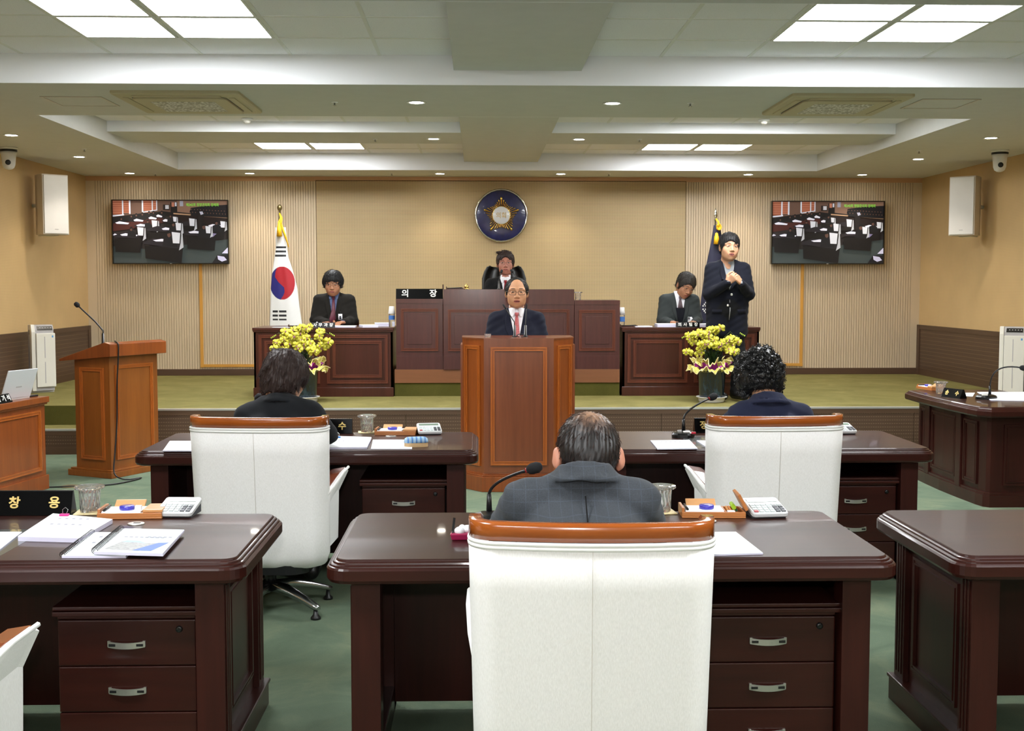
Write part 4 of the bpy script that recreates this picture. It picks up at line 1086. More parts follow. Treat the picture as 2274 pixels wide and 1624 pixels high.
def dome_camera(x, y, look, label):
    t = thing('dome_camera', label, 'camera', (x, y, S), look, 'ceiling pan-tilt cameras')
    MB().lathe([(0.088, 0), (0.088, -0.018), (0.08, -0.022)], n=24).build('mount_plate', white_pl, t)
    MB().lathe([(0.083, -0.022), (0.083, -0.042)], n=24).build('black_ring', black_gloss, t)
    MB().lathe([(0.078, -0.042), (0.072, -0.07), (0.066, -0.12), (0.062, -0.17), (0.05, -0.20), (0.028, -0.215), (0.001, -0.22)], n=24).build('head', white_pl2, t)
    m = MB(); m.lathe([(0.026, 0), (0.026, 0.012), (0.018, 0.014), (0.001, 0.012)], M=Matrix.Rotation(math.pi / 2, 4, 'X'), c=(0, -0.056, -0.152), n=18); m.build('lens', black_gloss, t)
dome_camera(-4.66, 12.1, math.radians(15), 'white pan-tilt camera hanging over the stenographer desk')
dome_camera(5.29, 12.07, math.radians(-15), 'white pan-tilt camera hanging over the crescent side desk')

# ------------------------------------------------------------------ air purifiers
def purifier(x, y, rz, label):
    t = thing('air_purifier', label, 'air purifier', (x, y, STG), rz, 'tall white air purifiers'); t.scale = (0.78, 0.72, 1.03)
    h = 0.70
    pr = [(-0.02, 0.0), (0.20, 0.0), (0.20, 0.0), (0.20, h - 0.04), (0.165, h), (-0.02, h)]
    m = MB(); m.box(-0.15, 0.15, -0.03, 0.05, 0.0, 0.025); m.build('foot', white_pl, t)
    m = MB(); L = [[(-0.145, y_, z_) for y_, z_ in ((-0.09, 0.02), (-0.09, h - 0.05), (-0.05, h), (0.12, h), (0.12, 0.02))], [(0.145, y_, z_) for y_, z_ in ((-0.09, 0.02), (-0.09, h - 0.05), (-0.05, h), (0.12, h), (0.12, 0.02))]]
    m.loops(L, smooth=False); m.build('body', grey_pl, t, bevel=0.006)
    m = MB(); L = [[(x_, y_, z_) for y_, z_ in ((-0.11, 0.02), (-0.11, h - 0.07), (-0.07, h + 0.004), (0.0, h + 0.004), (0.0, 0.02))] for x_ in (-0.15, -0.10)]; m.loops(L, smooth=False)
    m.build('side_column', white_pl, t, bevel=0.005)
    m = MB(); m.box(-0.092, 0.155, -0.135, -0.09, 0.06, h - 0.085); fp = m.build('front_panel', white_pl, t, bevel=0.008)
    m = MB()
    for z0 in (0.10, 0.36): m.box(0.012, 0.022, -0.1375, -0.134, z0, z0 + 0.22)
    m.build('slot', grey_pl, fp)
    M_ = Matrix.Translation((0.02, -0.078, h - 0.033)) @ Matrix.Rotation(math.radians(-50), 4, 'X')
    m = MB(); m.box(-0.09, 0.11, -0.004, 0.004, -0.026, 0.026, M_); cp = m.build('control_panel', black_gloss, t)
    m = MB()
    for k in range(5): m.box(-0.06 + k * .035, -0.045 + k * .035, -0.006, -0.004, -0.006, 0.004, M_)
    m.build('buttons', grey_pl, cp)
    m = MB(); L = [[(x_, 0.12, 0.02), (x_, 0.28, 0.02), (x_, 0.24, 0.2), (x_, 0.16, 0.4), (x_, 0.12, 0.5)] for x_ in (-0.06, 0.06)]; m.loops(L, smooth=False); m.build('rear_hump', grey_pl, t)
    m = MB(); m.box(-0.147, -0.1445, 0.0, 0.06, h - 0.1, h - 0.05); m.build('grip', black_pl, t)
    m = MB(); m.box(0.11, 0.13, -0.1365, -0.1345, h - 0.13, h - 0.11); m.build('sticker', plain('blue_sticker_%d' % len(MATS), rgb(80, 150, 210), 0.5), fp)
purifier(-4.66, 12.85, math.radians(34), 'tall white air purifier beside the lone lectern')
purifier(5.42, 11.95, math.radians(-30), 'tall white air purifier behind the crescent side desk')

# ------------------------------------------------------------------ orchids in glazed pots
petal_mat, _nt, _b = new_mat('orchid_yellow')
_f = noise(_nt, coords(_nt), 40, 2); _nt.links.new(ramp(_nt, _f, [(0.3, rgb(206, 196, 40)), (0.7, rgb(232, 226, 96))]), _b.inputs['Base Color']); setp(_b, Roughness=0.6)
lip_mat = plain('orchid_lip', rgb(150, 96, 116), 0.6); bud_mat = plain('orchid_bud', rgb(170, 190, 60), 0.6)
leaf_mat = plain('dark_leaf', rgb(34, 62, 28), 0.45, var=0.3, vscale=20); stem_mat = plain('green_stem', rgb(70, 84, 36), 0.6)
pot_mat, _nt, _b = new_mat('blue_glaze')
_f = noise(_nt, coords(_nt, (1, 1, 0.35)), 22, 5, .6, .5); _nt.links.new(ramp(_nt, _f, [(0.35, rgb(14, 22, 28)), (0.55, rgb(22, 42, 58)), (0.72, rgb(48, 72, 86))]), _b.inputs['Base Color']); setp(_b, Roughness=0.2, Coat_Weight=0.5)
netwrap, _nt, _b = new_mat('yellow_net_wrap')
_vo = node(_nt, 'ShaderNodeTexVoronoi'); _vo.feature = 'DISTANCE_TO_EDGE'; _vo.inputs['Scale'].default_value = 105; _nt.links.new(coords(_nt), _vo.inputs['Vector'])
_tr = node(_nt, 'ShaderNodeBsdfTransparent'); _mx = node(_nt, 'ShaderNodeMixShader'); _lt = node(_nt, 'ShaderNodeMath', operation='GREATER_THAN'); _lt.inputs[1].default_value = 0.17
_nt.links.new(_vo.outputs['Distance'], _lt.inputs[0]); _nt.links.new(_lt.outputs[0], _mx.inputs[0]); _nt.links.new(_b.outputs[0], _mx.inputs[1]); _nt.links.new(_tr.outputs[0], _mx.inputs[2])
_nt.links.new(_mx.outputs[0], _nt.nodes['Material Output'].inputs[0]); setp(_b, Base_Color=rgb(226, 214, 104), Roughness=0.6)
purple_wrap = plain('purple_paper', rgb(160, 40, 150), 0.5); cream_edge = plain('wrap_edge', rgb(240, 226, 170), 0.6)
def orchid_flower():
    m = MB()
    def petal(a, ln, w, cup):
        d = Vector((math.sin(a), 0, math.cos(a))); s = Vector((math.cos(a), 0, -math.sin(a))); L = []
        for t_, ww in ((0.02, .12), (.3, .8), (.6, 1.0), (.85, .75), (1.0, .2)):
            c = d * ln * t_; yy = -cup * math.sin(t_ * 2.6)
            L.append([c - s * w * ww + Vector((0, yy + .004, 0)), c + Vector((0, yy, 0)), c + s * w * ww + Vector((0, yy + .004, 0)), c + Vector((0, yy + .003, 0))])
        m.loops(L, smooth=True)
    for a in (0, 2.2, -2.2): petal(a, 0.042, 0.014, 0.005)
    for a in (1.3, -1.3): petal(a, 0.046, 0.024, 0.008)
    m.mat(1).sphere((0, -0.011, -0.004), (0.007, 0.008, 0.009), 8, 6); m.sphere((0, -0.016, -0.012), (0.004, 0.005, 0.004), 8, 6)
    return m.mesh('flower', [petal_mat, lip_mat])
FLOWER = orchid_flower()
def leaf_mesh():
    m = MB(); L = []
    for i in range(7):
        t_ = i / 6; w = 0.017 * math.sin(math.pi * (0.12 + .86 * t_)); x = t_ * 0.13; z = 0.04 * math.sin(t_ * 2.4)
        L.append([(x, -w, z + .003), (x, 0, z), (x, w, z + .003), (x, 0, z - .002)])
    m.loops(L, smooth=True); return m.mesh('leaf', leaf_mat)
LEAF = leaf_mesh()
def orchid_pot(px, py, seed, label):
    c = onz(px, py, STG); t = thing('potted_orchid', label, 'potted plant', (c.x, c.y, STG), 0, 'yellow orchids in blue pots'); rnd = random.Random(seed)
    MB().lathe([(0.115, 0.0), (0.125, 0.012), (0.13, 0.045), (0.150, 0.05), (0.150, 0.056), (0.128, 0.054), (0.118, 0.02), (0.001, 0.02)], n=36).build('saucer', white_pl2, t)
    MB().lathe([(0.115, 0.022), (0.118, 0.04), (0.136, 0.30), (0.150, 0.305), (0.150, 0.325), (0.138, 0.325), (0.134, 0.30), (0.001, 0.29)], n=36).build('pot', pot_mat, t)
    for ring, (r0, r1, z0, z1, amp, mt, nm) in enumerate(((0.14, 0.225, 0.30, 0.355, 0.022, netwrap, 'net_wrap'), (0.10, 0.175, 0.30, 0.405, 0.028, netwrap, 'net_wrap'), (0.10, 0.172, 0.29, 0.372, 0.016, purple_wrap, 'purple_wrap'))):
        m = MB(); L = []; n = 120
        for q in range(7):
            u = q / 6; row = []
            for k in range(n):
                a = 2 * math.pi * k / n; f_ = .7 * math.sin(a * 7 + ring) + .7 * math.sin(a * 17 + ring * 2) + .5 * math.sin(a * 29)
                r = r0 + (r1 - r0) * u + amp * u * f_; z = z0 + (z1 - z0) * math.sin(u * 1.9) + amp * 1.1 * u * (math.sin(a * 9 + ring + 1) + .7 * math.sin(a * 23 + seed)) - (0.03 * u * u if ring == 0 else 0)
                row.append((r * math.cos(a), r * math.sin(a), z))
            L.append(row)
        m.loops(L, False, False, True, True); o = m.build(nm, mt, t)
        if ring < 2:
            m = MB(); m.tube(L[-1] + [L[-1][0]], 0.0035, 5); m.build('wrap_edge', cream_edge, o)
    for k in range(95):
        a = rnd.uniform(0, 6.283); z = rnd.uniform(0.34, 0.56); r = rnd.uniform(0.0, 0.09)
        o = link('leaf', LEAF, t, (r * math.cos(a), r * math.sin(a), z), (rnd.uniform(-.3, .3), rnd.uniform(-.9, .3), a)); s = rnd.uniform(.45, .95); o.scale = (s, s, s)
    sprays = []
    for k in range(7):
        a = -math.pi + math.pi * (k + .5) / 7 * 1.0; dx = math.cos(a) * (0.16 + .05 * (k % 2)); dy = -0.05 - 0.03 * (k % 3)
        dx = -0.235 + 0.47 * k / 6 + rnd.uniform(-.015, .015); zt = 0.74 - 0.32 * abs(dx) + rnd.uniform(-.015, .02)
        pts = [(dx * .1, 0, .3), (dx * .35, dy * .3, .48), (dx * .7, dy * .7, zt - .05), (dx, dy, zt), (dx * 1.15, dy * 1.2, zt - .02)]
        m = MB(); m.tube(pts, [.004, .004, .0035, .003, .0015], 6); m.build('stem', stem_mat, t); sprays.append((dx, dy, zt))
    for dx, dy, zt in sprays:
        for q in range(8):
            x = dx * rnd.uniform(.72, 1.12) + rnd.uniform(-.03, .03); z = zt - rnd.uniform(-0.01, .20); y = dy - rnd.uniform(0, .05)
            o = link('flower', FLOWER, t, (x, y, z), (rnd.uniform(-.5, .25), rnd.uniform(-.6, .6), rnd.uniform(-.6, .6))); s = rnd.uniform(.85, 1.2); o.scale = (s, s, s)
    for sg in (-1, 1):
        for q in range(4):
            m = MB(); m.sphere((0, 0, 0), (.006, .006, .009), 8, 6); m.build('bud', bud_mat, t, (sg * (.262 + .014 * q), -.06, .665 - .008 * q + .01 * sg))
    return t
orchid_pot(1580, 893, 4, 'yellow potted orchid in a blue glazed pot at the interpreter\'s feet')
orchid_pot(676, 893, 9, 'yellow potted orchid in a blue glazed pot behind the woman in black')
# ------------------------------------------------------------------ things on the desks
def at(px, py, z=DESK_H + 0.0007): return onz(px, py, z)
def name_plate(label, loc, rz, w, h, txt, mt=None, size=None, tilt=None, depth=0.07, gap=None, letters=None):
    """black wedge plate; its lettered face looks towards local -y"""
    t = thing('name_plate', label, 'name plate', loc, rz, 'black name plates')
    L = [[(x, -depth / 2, 0), (x, -0.006, h), (x, 0.006, h), (x, depth / 2, 0)] for x in (-w / 2, w / 2)]
    m = MB(); m.loops(L, smooth=False); m.build('plate', plate_black, t, bevel=0.0015)
    ang = math.atan2(depth / 2 - 0.006, h)
    for k, (ch, x) in enumerate(letters):
        text_mesh('lettering', ch, size or h * .62, mt or gold_txt, t, (x, -depth / 4 - 0.0032 - 0.0015, h * .5), (math.pi / 2 - ang, 0, 0), extrude=0.0008, bold=h * .014)
    return t
def crystal_glass(loc, label, h=0.10, r=0.040, water=True, coaster=True, lid=True):
    c = loc
    if coaster:
        tt = tag(MB().box(-0.05, 0.05, -0.05, 0.05, 0.0, 0.005).build('coaster', coaster_mat, None, c, (0, 0, 0.1), bevel=0.002), 'square cork coaster under the ' + label, 'coaster', 'cork coasters')
        c = Vector(c) + Vector((0, 0, 0.005))
    t = thing('crystal_glass', label, 'glass', c, 0, 'cut-crystal water glasses')
    cut = lambda k, z: 1 + 0.035 * ((k + int(z * 140)) % 2)
    m = MB(); m.lathe([(0.001, 0.0), (r * .82, 0.0), (r * .86, 0.006), (r * .88, h * .25), (r * .9, h * .5), (r * .93, h * .75), (r * .96, h * .86), (r * .9, h * .86), (r * .82, h * .5), (r * .78, 0.01), (0.001, 0.009)], n=32, cap=False, smooth=False, mod=cut); m.build('tumbler', glass_mat, t)
    if lid:
        m = MB(); m.lathe([(r * .95, h * .862), (r * 1.25, h * .87), (r * 1.33, h * .92), (r * 1.28, h * .985), (r * 1.05, h * 1.0), (r * .7, h * .97), (r * .3, h * .955), (0.001, h * .95), (0.001, h * .87), (r * .9, h * .862)], n=40, cap=False, smooth=False, mod=lambda k, z: 1 + 0.03 * (k % 2)); m.build('lid', glass_mat, t)
    return t
def organiser(loc, rz, label, open_lid=False):
    t = thing('desk_organiser', label, 'desk organiser', loc, rz, 'wooden memo trays'); w, d = 0.23, 0.125
    m = MB(); m.box(-w / 2, w / 2, -d / 2, d / 2, 0, 0.006); m.box(-w / 2, w / 2, -d / 2, -d / 2 + 0.008, 0.006, 0.022); m.box(-w / 2, -w / 2 + 0.010, -d / 2 + .008, d / 2, 0.006, 0.036)
    m.box(w / 2 - 0.008, w / 2, -d / 2 + .008, d / 2, 0.006, 0.022); m.box(0.042, 0.048, -d / 2 + .008, d / 2 - .008, 0.006, 0.022); m.box(-w / 2 + .01, w / 2 - .008, d / 2 - 0.008, d / 2, 0.006, 0.022); m.build('tray', org_wood, t, bevel=0.002)
    MB().box(-w / 2 + 0.014, 0.038, -d / 2 + 0.010, d / 2 - 0.012, 0.006, 0.026).build('memo_pad', paper, t)
    M_ = Matrix.Translation((-0.03, d / 2 - 0.002, 0.02)) @ Matrix.Rotation(math.radians(-60), 4, 'X'); MB().box(-0.055, 0.055, -0.004, 0.004, 0.0, 0.042, M_).build('back_rest', org_wood2, t, bevel=0.002)
    M_ = Matrix.Translation((-w / 2 + 0.02, 0, 0.030)) @ Matrix.Rotation(math.radians(88), 4, 'X'); m = MB(); m.tube([(-w / 2 + 0.022, -d / 2 + .012, 0.030), (-w / 2 + 0.020, d / 2 - .02, 0.032)], 0.004, 8); m.build('ballpoint', black_pl, t)
    MB().lathe([(0.026, 0.0265), (0.027, 0.030), (0.027, 0.038), (0.025, 0.041), (0.001, 0.0405)], c=(-0.02, -0.012, 0), n=28).build('ink_pad', blue_ink, t)
    if open_lid:
        M_ = Matrix.Translation((w / 2 + 0.002, 0, 0.022)) @ Matrix.Rotation(math.radians(-62), 4, 'Y'); MB().box(-0.066, 0.0, -d / 2 + .004, d / 2 - .004, 0.0, 0.012, Matrix.Translation((w / 2, 0, 0.024)) @ Matrix.Rotation(math.radians(62), 4, 'Y')).build('pen_lid', org_wood, t, bevel=0.002)
        for k, (c_, n_) in enumerate(((rgb(230, 150, 60), 'pencil'), (rgb(232, 140, 50), 'pencil'), (rgb(170, 214, 40), 'highlighter'), (rgb(40, 110, 80), 'pencil'))):
            m = MB(); r_ = 0.004 if n_ == 'pencil' else 0.008; m.tube([(0.056 + k * .011, -0.045 + .01 * k, 0.020 + (0.012 if k == 2 else 0)), (0.060 + k * .010, 0.05, 0.022 + (0.012 if k == 2 else 0))], r_, 8); m.build(n_, plain('pen_%d' % len(MATS), c_, 0.4), t)
        MB().box(0.052, 0.078, -d / 2 + 0.012, -d / 2 + 0.034, 0.008, 0.024).build('eraser', paper, t)
    else:
        m = MB(); m.box(0.046, w / 2 + .001, -d / 2 + .004, d / 2, 0.0225, 0.034); m.build('pen_lid', org_wood2, t, bevel=0.003)
        MB().box(0.012, 0.034, -0.03, -0.012, 0.0265, 0.042).build('eraser', paper, t)
    return t
def calculator(loc, rz, label):
    t = thing('calculator', label, 'calculator', loc, rz, 'silver desk calculators'); w, d = 0.135, 0.145; a = math.radians(13)
    M_ = Matrix.Rotation(a, 4, 'X') @ Matrix.Translation((0, 0, 0.006))
    L = [[M_ @ Vector((x, y, z)) for x, y in rrect(w, d, 0.014, i, 4)] for i, z in ((0.004, -0.004), (0, 0.0), (0, 0.010), (0.003, 0.014))]
    m = MB(); off = Matrix.Translation((0, 0, 0.018)); L = [[off @ p for p in row] for row in L]; m.loops(L, smooth=False); m.build('body', calc_mat, t)
    Q = off @ M_
    MB().box(-w / 2 + .012, w / 2 - .012, d / 2 - 0.045, d / 2 - 0.018, 0.0135, 0.0155, Q).build('display', calc_dk, t)
    for r_ in range(4):
        for c_ in range(6):
            x = -w / 2 + 0.016 + c_ * 0.0206; y = -d / 2 + 0.016 + r_ * 0.0185
            MB().box(x - .0075, x + .0075, y - .006, y + .006, 0.0135, 0.018, Q).build('key', calc_red if (r_ == 0 and c_ == 0) else (calc_side if c_ > 3 and r_ < 3 else calc_key), t)
    m = MB(); L = [[(x, -d / 2 + .015, 0.0), (x, d / 2 - .006, 0.0), (x, d / 2 - .006, 0.046), (x, -d / 2 + .015, 0.012)] for x in (-w / 2 + .006, w / 2 - .006)]; m.loops(L, smooth=False); m.build('stand', calc_side, t)
    return t
def conference_mic(base, rz, tip_px, label, tipY, lift=0.72, red=True):
    """desk microphone; tip_px is where the foam capsule shows"""
    t = thing('gooseneck_microphone', label, 'microphone', base, 0, 'gooseneck desk microphones')
    R_ = Matrix.Rotation(rz, 4, 'Z')
    m = MB(); L = [[R_ @ Vector((x, y, z)) for x, y in rrect(0.125, 0.155, 0.05, i, 5)] for i, z in ((0, 0.0), (0, 0.016), (0.008, 0.026), (0.03, 0.033))]; m.loops(L, smooth=False); b = m.build('base', black_gloss, t)
    p = R_ @ Vector((0.02, -0.045, 0)); MB().box(p.x - .018, p.x + .018, p.y - .012, p.y + .012, 0.030, 0.036).build('talk_button', white_txt, b)
    if red: MB().box(p.x + .025, p.x + .048, p.y - .022, p.y - .008, 0.024, 0.0335).build('red_button', plain('mic_red_%d' % len(MATS), rgb(214, 30, 60), 0.3), b)
    tip = ony(*tip_px, tipY) - Vector(base); s0 = R_ @ Vector((0, 0.04, 0.03))
    MB().tube([s0, s0 + Vector((0, 0, 0.065))], [0.011, 0.008], 10).build('socket', black_pl, t)
    p0 = s0 + Vector((0, 0, 0.06)); p1 = Vector((s0.x, s0.y, max(tip.z * lift, p0.z + .03))); pts = []
    for k in range(13):
        u = k / 12; pts.append(p0 * (1 - u) ** 2 + p1 * 2 * u * (1 - u) + tip * u * u)
    MB().tube(pts, 0.0055, 8).build('gooseneck', black_pl, t)
    d = (pts[-1] - pts[-2]).normalized()
    MB().tube([tip - d * .012, tip - d * .004, tip + d * .008, tip + d * .03, tip + d * .044, tip + d * .05], [.008, .016, .020, .0205, .014, .003], 14).build('foam_capsule', black_matt, t)
    if red: MB().tube([tip - d * .016, tip - d * .010], 0.0095, 12).build('status_ring', plain('ring_red_%d' % len(MATS), rgb(150, 30, 30), 0.3), t)
    return t
def sheet_stack(label, corners, h, top=None, cat='papers', lines=0, name='paper_stack', spiral=False, z=DESK_H + 0.0007, group=None, parts=None):
    """stack of paper from four desk corners given as pixels (near-left, near-right, far-right, far-left)"""
    P4 = [at(x, y, z) if not isinstance(x, Vector) else x for x, y in corners]; c = sum(P4, Vector()) / 4
    t = thing(name, label, cat, c, 0, group); Q = [p - c for p in P4]
    m = MB(); n = max(1, int(h / 0.006)); rnd = random.Random(len(label))
    lo = [q.copy() for q in Q]; hi = [q + Vector((rnd.uniform(-.002, .002), 0, h - .0015)) for q in Q]
    m.loops([lo, hi], smooth=False); m.build('pages', paper_edge, t)
    m = MB(); m.loops([[q + Vector((0, 0, h - .0015)) for q in Q], [q + Vector((0, 0, h)) for q in Q]], smooth=False); m.build('cover', top or paper, t)
    ex, ey = Q[1] - Q[0], Q[3] - Q[0]
    if lines:
        m = MB()
        for k in range(lines):
            for j in range(5):
                u = .22 + .12 * j; v = .75 - .5 * k / max(1, lines); o = Q[0] + ex * u + ey * v + Vector((0, 0, h + .0004)); m.quad(o, o + ex * .055, o + ex * .055 + ey * .05, o + ey * .05)
        m.build('printed_lines', ink_mat, t)
    if spiral:
        m = MB()
        for k in range(26):
            o = Q[0] + ey * ((k + .5) / 26); a = ex.normalized(); r_ = h * .7 + .003
            m.tube([o + a * (r_ * math.cos(q)) + Vector((0, 0, max(h * .5, r_ + .0012) + r_ * math.sin(q))) for q in [6.283 * j / 8 for j in range(9)]], 0.0011, 4)
        o = m.build('spiral_binding', black_pl, t); o['kind'] = 'stuff'
    return t, Q

# booklet desk (front row, cropped)
gz = at(60, 1142)
name_plate("black name plate with two gold syllables in front of the empty booklet seat", (at(165, 1141).x - 0.20, gz.y, DESK_H + .0007), 0, 0.40, 0.088, '', letters=[('창', at(40, 1141).x - (at(165, 1141).x - .2)), ('용', at(127, 1141).x - (at(165, 1141).x - .2))], size=0.046)
crystal_glass(at(200, 1139), 'crystal water glass beside the booklet-desk name plate', 0.098, 0.040)
organiser(at(297, 1146), math.radians(2), 'wooden memo tray with closed pen lid on the booklet desk')
calculator(at(398, 1143), math.radians(-4), 'silver calculator with blank display shield on the booklet desk')
t, Q = sheet_stack('thick white document held by a magenta binder clip', [(40, 1202), (178, 1206), (250, 1163), (118, 1150)], 0.016, lines=2)
cl = thing('binder_clip', 'magenta binder clip with wire handles on the thick document', 'binder clip', at(143, 1156) + Vector((0, 0, 0.0165)))
MB().box(-0.016, 0.016, -0.008, 0.010, 0.0, 0.007).build('jaw', plain('magenta_clip', rgb(206, 30, 130), 0.4), cl, bevel=0.002)
m = MB(); m.tube([(-0.006, 0.004, 0.006), (-0.010, 0.012, 0.02), (0.0, 0.014, 0.028), (0.010, 0.012, 0.02), (0.006, 0.004, 0.006)], 0.0012, 5); m.build('wire_handle', alu, cl)
sheet_stack('loose white paper beside the thick magenta-clip document', [(-40, 1224), (0, 1222), (49, 1184), (-10, 1184)], 0.004)
sheet_stack('pale film-covered spiral booklet lying under the blue-picture booklet', [(137, 1240), (280, 1240), (330, 1188), (206, 1187)], 0.008, paper_film, 'booklet', 2, 'spiral_booklet', True)
t, Q = sheet_stack('spiral booklet with a blue coastal picture printed on its cover', [(209, 1232), (362, 1236), (409, 1183), (270, 1180)], 0.010, paper_film, 'booklet', 0, 'spiral_booklet', True, z=DESK_H + 0.0115)
ex, ey = Q[1] - Q[0], Q[3] - Q[0]
def onb(u, v, k): return Q[0] + ex * u + ey * v + Vector((0, 0, 0.0104 + .0002 * k))
m = MB(); m.mat(0).poly([onb(.10, .10, 0), onb(.62, .06, 0), onb(.92, .40, 0), onb(.60, .38, 0), onb(.25, .44, 0)])
m.mat(1).poly([onb(.52, .07, 1), onb(.80, .07, 1), onb(.95, .42, 1), onb(.80, .40, 1)]); m.mat(2).poly([onb(.25, .40, 1), onb(.45, .40, 1), onb(.62, .36, 1), onb(.50, .46, 1), onb(.3, .47, 1)])
m.mat(3)
for k in range(8): m.quad(onb(.2 + .08 * k, .60, 1), onb(.25 + .08 * k, .60, 1), onb(.25 + .08 * k, .635, 1), onb(.2 + .08 * k, .635, 1))
for k in range(5): m.quad(onb(.55 + .08 * k, .62, 2), onb(.60 + .08 * k, .62, 2), onb(.60 + .08 * k, .66, 2), onb(.55 + .08 * k, .66, 2))
m.build('cover_print', [plain('print_town', rgb(150, 150, 150), 0.5, var=0.35, vscale=90), plain('print_sea', rgb(60, 98, 170), 0.5), plain('print_sky', rgb(150, 180, 220), 0.5), ink_mat], t)

# checked-jacket man's desk
conference_mic(at(1090, 1160), math.radians(8), (1177, 1043), 'gooseneck microphone by the man in the grey checked jacket', 4.15)
crystal_glass(at(1468, 1138), 'crystal water glass at the checked-jacket man\'s shoulder', 0.098, 0.040)
organiser(at(1580, 1144), math.radians(-3), 'wooden memo tray with raised pen lid on the checked-jacket man\'s desk', True)
calculator(at(1697, 1144), math.radians(6), 'silver calculator beside the raised-lid memo tray')
sheet_stack('folded white leaflet on the checked-jacket man\'s desk', [(1560, 1236), (1694, 1232), (1634, 1185), (1545, 1186)], 0.006, paper_film)
pc = thing('open_pouch', 'open black pouch with pink lining and white cloth on the checked-jacket man\'s desk', 'pouch', at(1026, 1197))
m = MB(); m.loops([[(-0.035, -0.02, 0.004), (-0.036, 0.04, 0.004), (-0.030, 0.05, 0.062), (-0.034, -0.01, 0.03)], [(-0.028, -0.018, 0.004), (-0.03, 0.036, 0.004), (-0.022, 0.05, 0.060), (-0.028, -0.01, 0.028)]], smooth=False); m.build('flap', black_pl, pc)
m = MB(); m.loops([[(-0.034, -0.025, 0.0), (0.05, -0.02, 0.0), (0.05, 0.05, 0.0), (-0.03, 0.05, 0.0)], [(-0.040, -0.03, 0.022), (0.056, -0.025, 0.022), (0.056, 0.055, 0.022), (-0.034, 0.055, 0.022)]], smooth=False); m.build('shell', plain('pink_shell', rgb(168, 30, 82), 0.4), pc, bevel=0.004)
m = MB(); m.sphere((-0.008, -0.002, 0.027), (0.018, 0.02, 0.014)); m.sphere((0.018, 0.012, 0.03), (0.022, 0.018, 0.014)); m.sphere((0.0, 0.02, 0.032), (0.012, 0.02, 0.012)); m.build('cloth', paper, pc)

# desk with the striped glasses case
name_plate("black name plate reading 수 beside the woman in black", (at(783, 962).x - 0.17, at(760, 962).y, DESK_H + .0007), 0, 0.34, 0.082, '', letters=[('수', at(761, 962).x - (at(783, 962).x - .17))], size=0.05)
crystal_glass(at(815, 961), 'crystal water glass in front of the woman in black', 0.098, 0.040)
organiser(at(880, 964), math.radians(-4), 'wooden memo tray with closed lid in front of the woman in black')
calculator(at(953, 963), math.radians(8), 'silver calculator with green display on the glasses-case desk')
sheet_stack('white document with a blue binder clip at the elbow of the woman in black', [(724, 998), (815, 997), (825, 975), (736, 972)], 0.010, lines=2)
cl = thing('binder_clip', 'blue binder clip on the document of the woman in black', 'binder clip', at(749, 977) + Vector((0, 0, 0.0105)))
MB().box(-0.018, 0.018, -0.008, 0.010, 0.0, 0.008).build('jaw', plain('blue_clip', rgb(70, 140, 214), 0.4), cl, bevel=0.002)
m = MB(); m.tube([(-0.006, 0.004, 0.006), (-0.010, 0.012, 0.02), (0.0, 0.014, 0.028), (0.010, 0.012, 0.02), (0.006, 0.004, 0.006)], 0.0014, 5); m.build('wire_handle', alu, cl)
sheet_stack('thin white document beside the striped glasses case', [(824, 998), (915, 998), (915, 978), (828, 978)], 0.003)
sheet_stack('black-spined bound paper on the glasses-case desk', [(362, 1003), (450, 1003), (460, 982), (377, 982)], 0.006, paper, 'booklet', 1, 'bound_paper')
gc = thing('glasses_case', 'striped glasses case with tan base on the desk of the woman in black', 'glasses case', at(924, 992), math.radians(10))
case_stripe, _nt, _b = new_mat('striped_case')
_wv = node(_nt, 'ShaderNodeTexWave', wave_type='BANDS', bands_direction='X'); _wv.inputs['Scale'].default_value = 14; _wv.inputs['Distortion'].default_value = 0.2
_nt.links.new(coords(_nt), _wv.inputs['Vector'])
_nt.links.new(ramp(_nt, _wv.outputs['Fac'], [(0.2, rgb(60, 120, 190)), (0.42, rgb(200, 226, 220)), (0.6, rgb(92, 86, 130)), (0.85, rgb(150, 190, 220))]), _b.inputs['Base Color']); setp(_b, Roughness=0.5)
m = MB(); L = [[(x, y, z) for x, y in rrect(0.125, 0.06, 0.028, i, 6)] for i, z in ((0, 0.0), (0, 0.022))]; m.loops(L, smooth=False); m.build('lower_shell', plain('tan_shell', rgb(196, 164, 120), 0.6), gc)
m = MB(); L = [[(x, y, z) for x, y in rrect(0.128, 0.063, 0.028, i, 6)] for i, z in ((0, 0.022), (0.001, 0.034), (0.006, 0.044), (0.016, 0.05), (0.026, 0.052))]; m.loops(L, smooth=True); m.build('upper_shell', case_stripe, gc)
conference_mic(at(545, 962), math.radians(-8), (571, 885), 'gooseneck microphone hidden behind the woman in black', 6.75)

# desk of the curly-haired woman
conference_mic(at(1517, 970), math.radians(-12), (1578, 884), 'gooseneck microphone with red ring by the curly-haired woman', 6.72)
name_plate("black name plate reading 정 beside the curly-haired woman", (at(1538, 958).x + 0.17, at(1560, 960).y, DESK_H + .0007), 0, 0.34, 0.082, '', letters=[('정', at(1558, 958).x - (at(1538, 958).x + .17))], size=0.05)
sheet_stack('black-spined report lying in front of the red-ring microphone', [(1460, 999), (1549, 998), (1531, 979), (1444, 980)], 0.005, paper_film, 'booklet', 1, 'bound_paper')
m = MB()
sheet_stack('white paper half hidden behind the curly-haired woman\'s chair', [(1572, 996), (1640, 996), (1630, 981), (1547, 980)], 0.004)
calculator(at(1868, 962), math.radians(4), 'silver calculator peeking out beside the curly-haired woman\'s chair')

